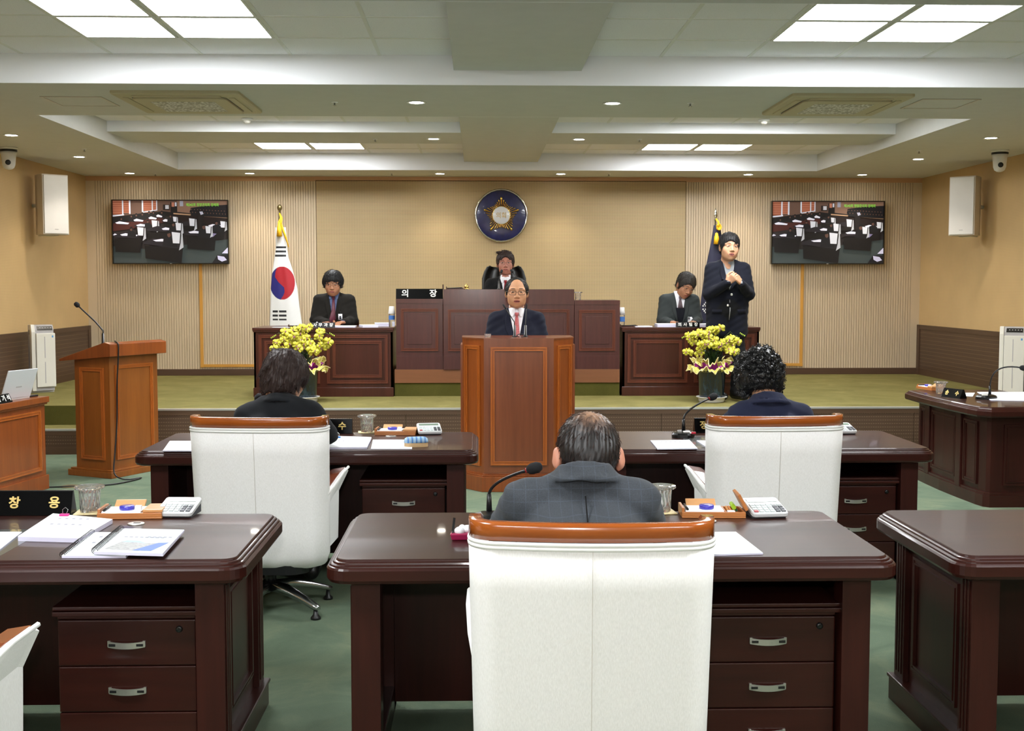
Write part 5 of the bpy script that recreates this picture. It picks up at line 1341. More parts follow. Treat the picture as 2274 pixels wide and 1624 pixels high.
# crescent side desk
def sx(px, py): return onz(px, py, DESK_H)
crystal_glass(sx(2089, 874), 'crystal water glass on the crescent side desk', 0.095, 0.040, coaster=False)
organiser(sx(2078, 869) + Vector((0.02, 0.16, 0)), math.radians(-80), 'wooden memo tray on the crescent side desk')
pl = sx(2113, 884)
name_plate('black name plate with two gold syllables on the crescent side desk', pl + Vector((0.03, 0.03, 0)), math.radians(-70), 0.20, 0.068, '', letters=[('송', -0.05), ('수', 0.055)], size=0.042)
conference_mic(sx(2190, 886), math.radians(-60), (2268, 817), 'gooseneck microphone bent flat over the crescent side desk', 8.6, lift=1.12, red=False)
sheet_stack('fanned white papers behind the side-desk microphone', [(2200, 890), (2300, 892), (2310, 872), (2170, 872)], 0.005)
sheet_stack('single white sheet between side-desk plate and microphone', [(2138, 880), (2160, 881), (2165, 873), (2138, 873)], 0.002)

# stenographer desk
sp = SN.matrix_world if False else Matrix.Translation((-3.275, 9.17, 0)) @ Matrix.Rotation(math.radians(-10.5), 4, 'Z')
lp = thing('laptop', 'white laptop open with its lid towards the room on the stenographer desk', 'laptop', at(62, 888) + Vector((-0.10, 0.02, 0)), math.radians(72))
# local: lid hinge along x, lid leans towards -y
MB().box(-0.16, 0.16, 0.0, 0.225, 0.0, 0.014).build('keyboard_deck', white_pl2, lp, bevel=0.003)
m = MB()
for r_ in range(4):
    for c_ in range(11): m.box(-0.14 + c_ * .026, -0.12 + c_ * .026, 0.03 + r_ * .024, 0.048 + r_ * .024, 0.014, 0.0165)
o = m.build('keys', paper, lp); o['kind'] = 'stuff'
M_ = Matrix.Translation((0, 0.0, 0.012)) @ Matrix.Rotation(math.radians(20), 4, 'X')
ld = MB().box(-0.16, 0.16, -0.005, 0.004, 0.0, 0.225, M_).build('lid', plain('laptop_lid', rgb(206, 208, 212), 0.35), lp, bevel=0.003)
MB().box(-0.15, 0.15, 0.004, 0.0055, 0.012, 0.21, M_).build('screen', black_gloss, ld)
MB().box(-0.03, 0.03, -0.0062, -0.005, 0.085, 0.095, M_).build('maker_badge', grey_pl, ld)
pl = sp @ Vector((-0.05, -0.57, DESK_H))
name_plate('black name plate reading 속기석 on the stenographer desk', pl, math.radians(90 - 10.5), 0.21, 0.062, '', white_txt, letters=[('속', -0.055), ('기', 0.012), ('석', 0.074)], size=0.05)
tag(MB().box(-0.07, 0.07, -0.035, 0.035, 0, 0.014).build('phone', black_gloss, None, sp @ Vector((-0.12, -0.09, DESK_H)), (0, 0, math.radians(70)), bevel=0.004), 'black mobile phone at the end of the stenographer desk', 'phone')
tag(MB().box(-0.05, 0.05, -0.07, 0.07, 0, 0.03).build('device', black_pl, None, sp @ Vector((-0.35, -0.62, DESK_H)), (0, 0, 0.3), bevel=0.01), 'black telephone handset unit behind the stenographer name plate', 'telephone')

# clerks' desks and the chairman's bench
CZ = STG + 0.708
def pc_(px, py): return onz(px, py, CZ)
def up_plate(px0, px1, py, label, txt, y):
    a, b = ony(px0, py, y), ony(px1, py, y); w = b.x - a.x
    return name_plate(label, ((a.x + b.x) / 2, y, CZ), 0, w, 0.052, '', white_txt, letters=[(c, -w / 2 + w * (i + .5) / len(txt) * .92 + w * .04) for i, c in enumerate(txt)], size=0.042, depth=0.05)
up_plate(692, 744, 727, 'black name plate reading 사무과장 in front of the clerk with glasses', '사무과장', 12.27)
up_plate(1501, 1553, 727, 'black name plate reading 의사팀장 in front of the clerk in charcoal', '의사팀장', 12.29)
def clerk_papers(label, x0, x1, y0, y1, h, rot=0.0, cover=None):
    t = thing('paper_stack', label, 'papers', ((x0 + x1) / 2, (y0 + y1) / 2, CZ), rot, 'papers on the clerk desks'); w, d = (x1 - x0) / 2, (y1 - y0) / 2
    MB().box(-w, w, -d, d, 0, h - .002).build('pages', paper_edge, t); MB().box(-w, w, -d, d, h - .002, h).build('cover', cover or paper, t)
    return t
clerk_papers('flat white folder in front of the glasses-wearing clerk', -1.49, -1.27, 12.32, 12.52, 0.014)
clerk_papers('loose white sheets spread towards the water bottle', -1.22, -1.06, 12.30, 12.56, 0.022, 0.25)
clerk_papers('grey-edged bound report by the water bottle', -1.10, -0.93, 12.61, 12.84, 0.035, 0.1)
t = thing('document', 'propped white page beside the clerk name plate 사무과장', 'papers', (ony(715, 720, 12.4).x - .05, 12.42, CZ)); m = MB(); m.loops([[(-0.07, 0, 0), (0.07, 0.0, 0), (-0.01, 0.04, 0.055)], [(-0.07, 0.004, 0), (0.07, 0.004, 0), (-0.01, 0.044, 0.055)]], smooth=False); m.build('page', paper, t)
clerk_papers('stack of white reports in front of the charcoal-suited clerk', 1.86, 2.07, 12.34, 12.56, 0.032, 0.0)
clerk_papers('fanned white handouts between the clerk name plate 의사팀장 and the interpreter', 2.33, 2.46, 12.34, 12.56, 0.03, 0.2)
clerk_papers('thin white paper near the key holder on the clerk desk', 1.62, 1.8, 12.34, 12.5, 0.008, 0.1)
def pen_tray(x, y, z, label, rz=0.0):
    t = thing('pen_tray', label, 'pen tray', (x, y, z), rz, 'small wooden pen trays')
    m = MB(); m.box(-.09, .09, -.04, .04, 0, .006); m.box(-.09, -.082, -.04, .04, .006, .03); m.box(.082, .09, -.04, .04, .006, .018); m.box(-.082, .082, .034, .04, .006, .018); m.build('tray', bench_dark, t)
    for k, c_ in enumerate((rgb(30, 30, 34), rgb(200, 170, 60), rgb(30, 30, 34))):
        m = MB(); m.tube([(-.07, -.02 + k * .018, .012), (.075, -.024 + k * .018, .018)], .005, 8); m.build('pen', plain('pen_%d' % len(MATS), c_, .35), t)
pen_tray(ony(660, 724, 12.36).x, 12.36, CZ, 'small pen tray on the clerk desk by the national flag', 0.1)
pen_tray(ony(1396, 724, 12.4).x, 12.4, CZ, 'small key and pen tray on the clerk desk by the bench', -0.1)
ts = thing('document', 'flat white sheet on the clerk desk in front of the national flag', 'papers', (ony(628, 726, 12.36).x, 12.36, CZ)); MB().box(-.1, .1, -.07, .07, 0, .004).build('page', paper_film, ts)
wb_ = thing('water_bottle', 'clear water bottle with paper cup upside down on its neck', 'bottle', (ony(870, 700, 12.45).x, 12.45, CZ))
MB().lathe([(0.001, 0), (0.030, 0.0), (0.032, 0.01), (0.032, 0.05), (0.030, 0.06), (0.032, 0.07), (0.032, 0.12), (0.026, 0.15), (0.014, 0.17), (0.013, 0.185), (0.001, 0.185)], n=20, cap=False).build('bottle', pet_mat, wb_)
MB().lathe([(0.0325, 0.075), (0.0325, 0.118)], n=20, cap=False).build('paper_label', plain('blue_label', rgb(60, 110, 180), 0.5), wb_)
MB().lathe([(0.034, 0.135), (0.036, 0.138), (0.026, 0.215), (0.001, 0.216)], n=20).build('paper_cup', white_pl2, wb_)
wb2 = thing('water_bottle', 'plastic water bottle half hidden behind the bench wing', 'bottle', (ony(1381, 700, 12.62).x, 12.62, CZ))
MB().lathe([(0.001, 0), (0.030, 0.0), (0.032, 0.07), (0.032, 0.12), (0.026, 0.15), (0.014, 0.17), (0.001, 0.175)], n=20, cap=False).build('bottle', pet_mat, wb2)
MB().lathe([(0.0325, 0.05), (0.0325, 0.10)], n=20, cap=False).build('paper_label', MATS['blue_label'], wb2); MB().lathe([(0.034, 0.12), (0.026, 0.2), (0.001, 0.2)], n=20).build('paper_cup', white_pl2, wb2)
# nameplate of the chair
pw = x1 - x0
name_plate("long black name plate reading 의 장 on the chairman's bench", ((x0 + x1) / 2, DY + 0.035, BZ + zt_s), 0, pw - 0.004, 0.104, '', white_txt, letters=[('의', -pw * .30), ('장', pw * .29)], size=0.085)
BT = BZ + zt_c
def bt(px, y): return Vector((ony(px, 640, y).x, y, BT))
bell = thing('desk_bell', 'small gold bell stand on the chairman\'s bench', 'bell', bt(1036, 12.36)); MB().lathe([(0.03, 0), (0.03, 0.006), (0.012, 0.01), (0.026, 0.022), (0.018, 0.04), (0.006, 0.048), (0.004, 0.058), (0.001, 0.06)], n=18).build('bell', gold_mat, bell)
MB().lathe([(0.034, -0.001), (0.034, 0.004), (0.02, 0.006)], n=18).build('bell_base', bench_dark, bell)
pen_tray(bt(1010, 12.36).x, 12.36, BT, 'flat pen tray with gold pens on the chairman\'s bench')
tag(MB().box(-.006, .006, -.05, .05, 0, .05).build('document_stand', bench_dark, None, bt(984, 12.4)), 'thin upright wooden document stand at the corner of the chairman\'s bench', 'document stand')
crystal_glass(Vector((ony(1277, 650, 12.4).x + .03, 12.4, BZ + zt_r)), 'crystal water glass at the step of the chairman\'s bench', 0.085, 0.034, coaster=False)
def stalk_mic(base, pts, label, r=0.005, foam=0.014):
    t = thing('stalk_microphone', label, 'microphone', base, 0, 'slim stalk microphones'); P_ = [Vector(p) for p in pts]
    MB().lathe([(0.02, 0), (0.02, 0.006), (0.011, 0.012), (0.009, 0.09)], n=14).build('foot', black_pl, t)
    C_ = []
    for i in range(len(P_) - 1):
        for k in range(5): C_.append(P_[i].lerp(P_[i + 1], k / 5))
    C_.append(P_[-1]); MB().tube(C_, r, 8).build('stalk', black_pl, t); d = (P_[-1] - P_[-2]).normalized(); tip = P_[-1]
    MB().tube([tip - d * .01, tip, tip + d * .02, tip + d * .032, tip + d * .036], [foam * .6, foam, foam, foam * .7, .002], 12).build('foam_capsule', black_matt, t)
    return t
def rel(px, py, y, base): return ony(px, py, y) - Vector(base)
b0 = bt(1108, 12.5); stalk_mic(b0, [(0, 0, .06), rel(1109, 618, 12.5, b0), rel(1113, 605, 12.55, b0)], 'slim microphone on the bench on the bell side of the chairman')
b0 = bt(1152, 12.5); stalk_mic(b0, [(0, 0, .06), rel(1150, 620, 12.5, b0), rel(1138, 604, 12.55, b0)], 'slim microphone on the bench leaning towards the chairman')
LTZ = 1.158
def lt(px, y): return Vector((ony(px, 740, y).x, y, LTZ))
b0 = lt(1143, 9.15); stalk_mic(b0, [(0, 0, .03), rel(1142, 715, 9.15, b0), rel(1122, 684, 9.2, b0)], 'slim lectern microphone leaning across the speaker\'s tie', 0.004, 0.007)
b0 = lt(1167, 9.15); stalk_mic(b0, [(0, 0, .03), rel(1167, 720, 9.15, b0), rel(1169, 684, 9.2, b0)], 'slim upright lectern microphone beside the speaker\'s tie', 0.004, 0.007)
crystal_glass(lt(1083, 9.12), 'low glass at the corner of the speaking lectern', 0.03, 0.026, coaster=False, lid=False)
m = MB(); lm = thing('cable_coil', 'black coiled microphone lead on the speaking lectern', 'cable', lt(1157, 9.12)); m.tube([(.03 * math.cos(a), .012 * math.sin(a * .5), .012 + .012 * math.sin(a)) for a in [k * .5 for k in range(26)]], .003, 6); m.build('lead', black_pl, lm)
# lone lectern microphone and cable
MLL = Matrix.Translation((-2.955, 9.62, 0)) @ Matrix.Rotation(math.radians(62), 4, 'Z')
b0 = MLL @ Vector((0.03, 0.09, 1.0785)); t = stalk_mic(b0, [(0, 0, .06), rel(229, 735, b0.y, b0), rel(212, 715, b0.y + .02, b0), rel(173, 679, b0.y + .06, b0)], 'tall gooseneck microphone on the honey wood lectern', 0.006, 0.02)
cb = [MLL @ Vector(p) for p in ((0.10, 0.03, 1.104), (0.06, -0.02, 1.098), (0.055, -0.048, 1.08), (0.055, -0.046, 0.99), (0.05, -0.03, .75), (0.04, -0.03, .45), (0.0, -0.04, .2), (-0.03, -0.06, .05), (-0.02, -0.16, .008), (0.1, -0.22, .008), (-0.1, -0.26, .008), (-0.3, -0.22, .008), (-0.5, 0.02, .008), (-0.62, .2, .008))]
cc = thing('microphone_cable', 'black cable running down the honey wood lectern to the floor', 'cable', (cb[8].x, cb[8].y, 0)); m = MB(); C_ = []
for i in range(len(cb) - 1):
    for k in range(4):
        p0, p1, p2, p3 = cb[max(i - 1, 0)], cb[i], cb[i + 1], cb[min(i + 2, len(cb) - 1)]; u = k / 4
        C_.append(0.5 * ((2 * p1) + (p2 - p0) * u + (2 * p0 - 5 * p1 + 4 * p2 - p3) * u * u + (3 * p1 - p0 - 3 * p2 + p3) * u ** 3) - Vector((cb[8].x, cb[8].y, 0)))
m.tube(C_, 0.006, 8); m.build('lead', black_pl, cc)
for px, py, lab in ((155, 1081, 'round brass floor outlet by the honey wood lectern cable'), (2092, 1077, 'round brass floor outlet by the crescent side desk')):
    p = onz(px, py, 0); t = thing('floor_outlet', lab, 'floor outlet', p, 0, 'brass floor outlets'); MB().lathe([(0.07, 0), (0.07, 0.004), (0.062, 0.006), (0.001, 0.006)], n=28).build('plate', plain('dull_brass_%d' % len(MATS), rgb(110, 96, 66), 0.5, 0.5), t)
# ------------------------------------------------------------------ people: bodies are grown from blended volumes
class Vox:
    def __init__(s, lo, hi, h):
        s.lo = np.array(lo, float); s.h = h
        n = np.ceil((np.array(hi) - s.lo) / h).astype(int) + 1
        s.ax = [(s.lo[i] + h * np.arange(n[i])).astype(np.float32) for i in range(3)]
        s.F = np.full(n, 1.0, np.float32); s.G = np.zeros(n, np.int8)
    def _blk(s, lo, hi):
        sl = []
        for i in range(3):
            a = max(0, int(math.floor((lo[i] - s.lo[i]) / s.h))); b = min(s.F.shape[i], int(math.ceil((hi[i] - s.lo[i]) / s.h)) + 1)
            if b <= a: return None, None
            sl.append(slice(a, b))
        return tuple(sl), (s.ax[0][sl[0]][:, None, None], s.ax[1][sl[1]][None, :, None], s.ax[2][sl[2]][None, None, :])
    def _put(s, sl, d, g, k, sub=False):
        f = s.F[sl]
        if sub:
            d = -d
            if k > 0:
                h = np.clip(.5 - .5 * (f - d) / k, 0, 1); s.F[sl] = f * (1 - h) + d * h + k * h * (1 - h)
            else: s.F[sl] = np.maximum(f, d)
            return
        gg = s.G[sl]; gg[d < f] = g; s.G[sl] = gg
        if k > 0:
            h = np.clip(.5 + .5 * (f - d) / k, 0, 1); s.F[sl] = f * (1 - h) + d * h - k * h * (1 - h)
        else: s.F[sl] = np.minimum(f, d)
    def cone(s, a, b, ra, rb, g=0, k=0.02, sub=False):
        a = np.array(a, float); b = np.array(b, float); m = max(ra, rb) + k + 3 * s.h
        sl, X = s._blk(np.minimum(a, b) - m, np.maximum(a, b) + m)
        if sl is None: return
        ba = b - a; L = max(ba @ ba, 1e-9)
        t = np.clip(((X[0] - a[0]) * ba[0] + (X[1] - a[1]) * ba[1] + (X[2] - a[2]) * ba[2]) / L, 0, 1)
        d = np.sqrt((X[0] - a[0] - t * ba[0]) ** 2 + (X[1] - a[1] - t * ba[1]) ** 2 + (X[2] - a[2] - t * ba[2]) ** 2) - (ra + (rb - ra) * t)
        s._put(sl, d.astype(np.float32), g, k, sub)
    def ell(s, c, r, g=0, k=0.02, sub=False, rot=None):
        m = max(r) + k + 3 * s.h; c = np.array(c, float)
        sl, X = s._blk(c - m, c + m)
        if sl is None: return
        x, y, z = X[0] - c[0], X[1] - c[1], X[2] - c[2]
        if rot is not None:
            R = np.array(Euler(rot).to_matrix().transposed())
            x, y, z = (R[0, 0] * x + R[0, 1] * y + R[0, 2] * z, R[1, 0] * x + R[1, 1] * y + R[1, 2] * z, R[2, 0] * x + R[2, 1] * y + R[2, 2] * z)
        k0 = np.sqrt((x / r[0]) ** 2 + (y / r[1]) ** 2 + (z / r[2]) ** 2); k1 = np.sqrt((x / r[0] ** 2) ** 2 + (y / r[1] ** 2) ** 2 + (z / r[2] ** 2) ** 2) + 1e-9
        s._put(sl, (k0 * (k0 - 1) / k1).astype(np.float32), g, k, sub)
    def mesh(s, smooth=2):
        F = s.F; sg = F < 0; n = np.array(F.shape) - 1
        acc = np.zeros((*n, 3), np.float32); cnt = np.zeros(n, np.float32)
        for a in range(3):
            o = [i for i in range(3) if i != a]
            for p in (0, 1):
                for q in (0, 1):
                    st = [0, 0, 0]; st[o[0]] = p; st[o[1]] = q
                    s0 = tuple(slice(st[i], st[i] + n[i]) for i in range(3)); e = st.copy(); e[a] += 1; s1 = tuple(slice(e[i], e[i] + n[i]) for i in range(3))
                    m = sg[s0] != sg[s1]
                    f0, f1 = F[s0][m], F[s1][m]; t = f0 / (f0 - f1)
                    pos = np.zeros((len(t), 3), np.float32); pos[:, o[0]] = p; pos[:, o[1]] = q; pos[:, a] = t
                    acc[m] += pos; cnt[m] += 1
        act = cnt > 0; idx = -np.ones(n, int); ii = np.argwhere(act); idx[act] = np.arange(len(ii))
        V = s.lo + s.h * (ii + acc[act] / cnt[act][:, None]); Q = []
        for a in range(3):
            b, c = (a + 1) % 3, (a + 2) % 3
            s0 = [slice(None)] * 3; s1 = [slice(None)] * 3; s0[a] = slice(0, -1); s1[a] = slice(1, None)
            ch = sg[tuple(s0)] != sg[tuple(s1)]; E = np.argwhere(ch)
            E = E[(E[:, b] > 0) & (E[:, c] > 0) & (E[:, b] < n[b]) & (E[:, c] < n[c])]
            if not len(E): continue
            def at_(db, dc):
                p = E.copy(); p[:, b] -= db; p[:, c] -= dc; return idx[p[:, 0], p[:, 1], p[:, 2]]
            q = np.stack([at_(1, 1), at_(0, 1), at_(0, 0), at_(1, 0)], 1)
            fl = ~sg[E[:, 0], E[:, 1], E[:, 2]]; q[fl] = q[fl][:, ::-1]; Q.append(q)
        Q = np.concatenate(Q); Q = Q[(Q >= 0).all(1)]
        ni = np.clip(np.rint((V - s.lo) / s.h).astype(int), 0, n); G = s.G[ni[:, 0], ni[:, 1], ni[:, 2]]
        E = np.concatenate([Q[:, [0, 1]], Q[:, [1, 2]], Q[:, [2, 3]], Q[:, [3, 0]]]); E = np.concatenate([E, E[:, ::-1]])
        deg = np.bincount(E[:, 0], minlength=len(V)).astype(float)[:, None]
        for _ in range(smooth):
            S_ = np.stack([np.bincount(E[:, 0], V[E[:, 1], i], len(V)) for i in range(3)], 1) / np.maximum(deg, 1); V = V * .5 + S_ * .5
        return V, Q, G
def normals(V, Q):
    fn = np.cross(V[Q[:, 2]] - V[Q[:, 0]], V[Q[:, 3]] - V[Q[:, 1]]); N = np.zeros_like(V)
    for i in range(4): np.add.at(N, Q[:, i], fn)
    return N / (np.linalg.norm(N, axis=1)[:, None] + 1e-12)
def np_mesh(name, V, Q, mats, G=None, parent=None):
    me = bpy.data.meshes.new(name); me.from_pydata(V.tolist(), [], Q.tolist())
    for m in mats: me.materials.append(m)
    if G is not None: me.polygons.foreach_set('material_index', G[Q[:, 0]].astype(np.int32))
    me.polygons.foreach_set('use_smooth', np.ones(len(Q), bool)); me.update()
    return link(name, me, parent)
def xf(M, V): return V @ np.array(M.to_3x3()).T + np.array(M.translation)

def head_vox(chin=1.0, jaw=1.0, open_mouth=0.0, ear=0.0):
    v = Vox((-0.11, -0.135, -0.20), (0.11, 0.135, 0.15), 0.0036)
    v.ell((0, -.012, .035), (.077, .098, .084)); v.ell((0, .02, -.03), (.067 * jaw, .074, .085), 0, .03); v.ell((0, .03, -.075), (.054 * jaw, .05, .042), 0, .03)
    v.ell((0, .062, -.100), (.024, .022, .018), 0, .02)
    for s in (-1, 1):
        v.ell((s * .04, .056, -.03), (.026, .024, .03), 0, .02)
        v.cone((s * .012, .084, .030), (s * .05, .066, .027), .010, .009, 0, .014)
    for s in (-1, 1):
        v.ell((s * .031, .104, .008), (.019, .020, .0105), 0, .010, True)
        v.ell((s * .031, .0765, .007), (.016, .0125, .0105), 0, .004)
    v.cone((0, .086, .014), (0, .106, -.028), .0075, .0115, 0, .012)
    for s in (-1, 1): v.ell((s * .0125, .095, -.033), (.0095, .012, .0085), 0, .007)
    v.ell((0, .078, -.062), (.031, .020, .022), 0, .02)
    v.cone((-.021, .086, -.062), (0, .0945, -.0605), .0042, .0055, 6, .003); v.cone((.021, .086, -.062), (0, .0945, -.0605), .0042, .0055, 6, .003)
    v.cone((-.018, .086, -.071 - open_mouth), (.018, .086, -.071 - open_mouth), .0055, .0055, 6, .004); v.ell((0, .090, -.071 - open_mouth), (.014, .006, .005), 6, .004)
    v.ell((0, .099, -.0662 - open_mouth * .5), (.020, .008, .0012 + open_mouth * .5), 7, .001, True)
    for s in (-1, 1):
        v.ell((s * (.081 + ear * .6), -.010, -.004 - ear * .6), (.0095 + ear * .25, .020 + ear * .2, .032 + ear * .3), 0, .006, rot=(0, 0, -s * .35)); v.ell((s * (.0925 + ear), -.002, .002), (.006, .011, .018), 0, .004, True, rot=(0, 0, -s * .35)); v.ell((s * (.078 + ear * .4), -.004, -.03 - ear * .8), (.008, .010, .012), 0, .006)
    v.cone((0, -.025, -.05), (0, -.035, -.195), .054, .056, 0, .02)
    return v
HEADS = {}
def head_data(key):
    if key not in HEADS:
        V, Q, G = head_vox(*key).mesh(1); om = key[2]
        x, y, z = V[:, 0], V[:, 1], V[:, 2]; c = -.0665 - om * .5
        G[(G > 5)] = 0
        G[((x / .0245) ** 2 + ((z - c) / (.0095 + om)) ** 2 < 1) & (y > .072)] = 6
        G[(np.abs(x) < .019) & (np.abs(z - c) < .0016 + om * .6) & (y > .072)] = 7
        HEADS[key] = (V, Q, G)
    return HEADS[key]

def hair_vox(style, seed=1):
    v = Vox((-0.16, -0.19, -0.19), (0.16, 0.15, 0.19), 0.0042); rnd = random.Random(seed)
    if style == 'bowl':
        v.ell((0, -.014, .044), (.090, .110, .092)); v.ell((.066, -.01, .015), (.030, .07, .055), 0, .02); v.ell((-.066, -.01, .015), (.030, .07, .055), 0, .02); v.ell((0, -.06, -.02), (.075, .06, .08), 0, .02)
        v.ell((0, .125, -.055), (.073, .10, .104), 0, .005, True); v.ell((0, .03, -.19), (.3, .3, .15), 0, .01, True)
    elif style == 'short':
        v.ell((0, -.014, .048), (.087, .111, .095)); v.ell((.062, -.015, .01), (.024, .062, .055), 0, .02); v.ell((-.062, -.015, .01), (.024, .062, .055), 0, .02); v.ell((0, -.06, -.02), (.066, .055, .075), 0, .02)
        v.ell((0.008, .127, -.039), (.073, .085, .118), 0, .005, True, rot=(0, .22, 0)); v.ell((0, .03, -.20), (.3, .3, .155), 0, .012, True)
        for s in (-1, 1): v.ell((s * .09, -.004, -.03), (.03, .026, .04), 0, .006, True)
    elif style == 'swept':
        v.ell((0, -.016, .050), (.088, .110, .092)); v.ell((.064, -.015, .01), (.024, .062, .055), 0, .02); v.ell((-.064, -.015, .01), (.024, .062, .055), 0, .02); v.ell((0, -.06, -.02), (.066, .055, .075), 0, .02)
        for i in range(26):
            x = rnd.uniform(-.06, .06); v.cone((x * .8, .04 - abs(x) * .3, .105), (x * 1.3 + .02, rnd.uniform(.0, .075) - abs(x) * .4, .145 - abs(x) * .5 + rnd.uniform(-.008, .014)), .014, .003, 0, .010)
        v.ell((0, .125, -.035), (.072, .085, .120), 0, .006, True); v.ell((0, .03, -.20), (.3, .3, .155), 0, .012, True)
        for s in (-1, 1): v.ell((s * .09, -.004, -.03), (.03, .026, .04), 0, .006, True)
    elif style == 'receding':
        v.ell((0, -.018, .036), (.084, .104, .086)); v.ell((.064, -.02, .005), (.024, .06, .055), 0, .02); v.ell((-.064, -.02, .005), (.024, .06, .055), 0, .02); v.ell((0, -.06, -.02), (.066, .055, .075), 0, .02)
        v.ell((0, .105, .005), (.066, .098, .128), 0, .006, True); v.ell((0, .03, -.20), (.3, .3, .16), 0, .012, True)
        for s in (-1, 1): v.ell((s * .09, -.004, -.03), (.03, .026, .04), 0, .006, True)
    elif style == 'crown':
        v.ell((0, -.018, .038), (.083, .104, .086)); v.ell((0, -.055, -.01), (.070, .060, .085), 0, .02); v.ell((.06, -.02, 0), (.026, .06, .06), 0, .02); v.ell((-.06, -.02, 0), (.026, .06, .06), 0, .02)
        v.ell((0, .13, -.04), (.075, .09, .12), 0, .006, True); v.ell((0, .05, -.22), (.3, .3, .15), 0, .012, True)
        for s in (-1, 1): v.ell((s * .096, -.006, -.02), (.030, .040, .058), 0, .005, True)
    elif style == 'bob':
        v.ell((0, -.02, .036), (.106, .118, .104)); v.ell((0, -.062, -.035), (.090, .062, .092), 0, .03); v.ell((.075, -.01, -.01), (.036, .07, .08), 0, .03); v.ell((-.075, -.01, -.01), (.036, .07, .08), 0, .03)
        v.ell((0, .13, -.05), (.078, .10, .11), 0, .006, True); v.ell((0, .05, -.225), (.3, .3, .13), 0, .012, True); v.ell((.118, .03, -.065), (.055, .062, .075), 0, .01, True)
        for i in range(60):
            a = rnd.uniform(0, 6.28); z = rnd.uniform(-.09, .12); r = math.sqrt(max(0, 1 - ((z - .03) / .13) ** 2)); c, s_ = math.cos(a), math.sin(a)
            if s_ > .35: continue
            p = (c * .095 * r, -.02 + s_ * .108 * r, z); q = (c * .108 * r, -.025 + s_ * .122 * r, z - .045); v.cone(p, q, .014, .006, 0, .008)
    elif style == 'curly':
        v.ell((0, -.02, .03), (.105, .115, .105)); v.ell((0, -.06, -.03), (.092, .06, .08), 0, .03); v.ell((.075, -.005, -.02), (.036, .07, .085), 0, .03); v.ell((-.075, -.005, -.02), (.036, .07, .085), 0, .03)
        for i in range(260):
            a = rnd.uniform(0, 6.28); z = rnd.uniform(-.10, .13); r = math.sqrt(max(.02, 1 - ((z - .02) / .132) ** 2)); c, s_ = math.cos(a), math.sin(a)
            if s_ > .4: continue
            q = rnd.uniform(.009, .017); v.ell((c * .108 * r, -.022 + s_ * .118 * r, z), (q, q, q), 0, .004)
        v.ell((0, .13, -.05), (.078, .10, .11), 0, .006, True); v.ell((0, -.03, -.215), (.10, .3, .10), 0, .012, True); v.ell((0, .09, -.25), (.3, .3, .12), 0, .012, True)
    return v
def hair_flow(style):
    if style in ('bowl', 'bob', 'crown'):
        return lambda p, n: Vector((p[0] * 1.2, p[1] + .03, 0)).normalized() * .6 + Vector((0, 0, -.9)) if Vector((p[0], p[1] + .03, 0)).length > .02 else Vector((1, 0, 0))
    if style == 'curly': return lambda p, n: Vector((math.sin(p[2] * 160 + p[0] * 90), math.cos(p[0] * 140 + p[1] * 60), math.sin(p[1] * 150)))
    return lambda p, n: Vector((.55 if p[0] > -.02 else -.5, -.45 if p[1] < .05 else .2, -.3 - 1.2 * max(0, abs(p[0]) - .04) / .04))
def add_hair(parent, M, style, mat_, seed=1, n=900, ln=.03, rad=.0013, lift=.003, scale=1.0):
    V, Q, G = hair_vox(style, seed).mesh(1); N = normals(V, Q); rnd = random.Random(seed)
    w = np.sin(V[:, 0] * 310 + V[:, 1] * 90) * np.sin(V[:, 1] * 260 + V[:, 2] * 60 + seed); V = V + N * (w * .0016)[:, None]
    fl_ = hair_flow(style); W = V * scale * np.array((1.05, 1.0, 1.0))
    o = np_mesh('hair', xf(M, W), Q, [mat_], None, parent)
    m = MB()
    for k in range(n):
        i = rnd.randrange(len(V)); p = Vector(W[i]); nn = Vector(N[i])
        d = fl_(p, nn); d = d + Vector((rnd.uniform(-.2, .2), rnd.uniform(-.2, .2), rnd.uniform(-.2, .2))); d = (d - nn * d.dot(nn)).normalized() if d.length > 1e-6 else nn.orthogonal()
        L_ = ln * rnd.uniform(.6, 1.3); s_ = nn.cross(d) * rnd.uniform(-.25, .25)
        pts = [p - nn * .001, p + d * L_ * .4 + nn * lift, p + (d + s_ * .6) * L_ * .8 + nn * lift * .8, p + (d + s_) * L_ - nn * .001]
        if style == 'curly':
            pts = [p + nn * (.004 + .006 * math.sin(q * 1.3)) + d * (.009 * math.cos(q)) + nn.cross(d) * (.009 * math.sin(q)) + d * q * .0025 for q in (0, 1.2, 2.4, 3.6, 4.8, 6.0)]
        pts = [M @ q for q in pts]; m.tube(pts, [rad, rad * 1.3, rad] + [rad * .8] * (len(pts) - 4) + [.0003], 4, False)
    if n: t = m.build('hair_strands', mat_, o); t['kind'] = 'stuff'
    return o

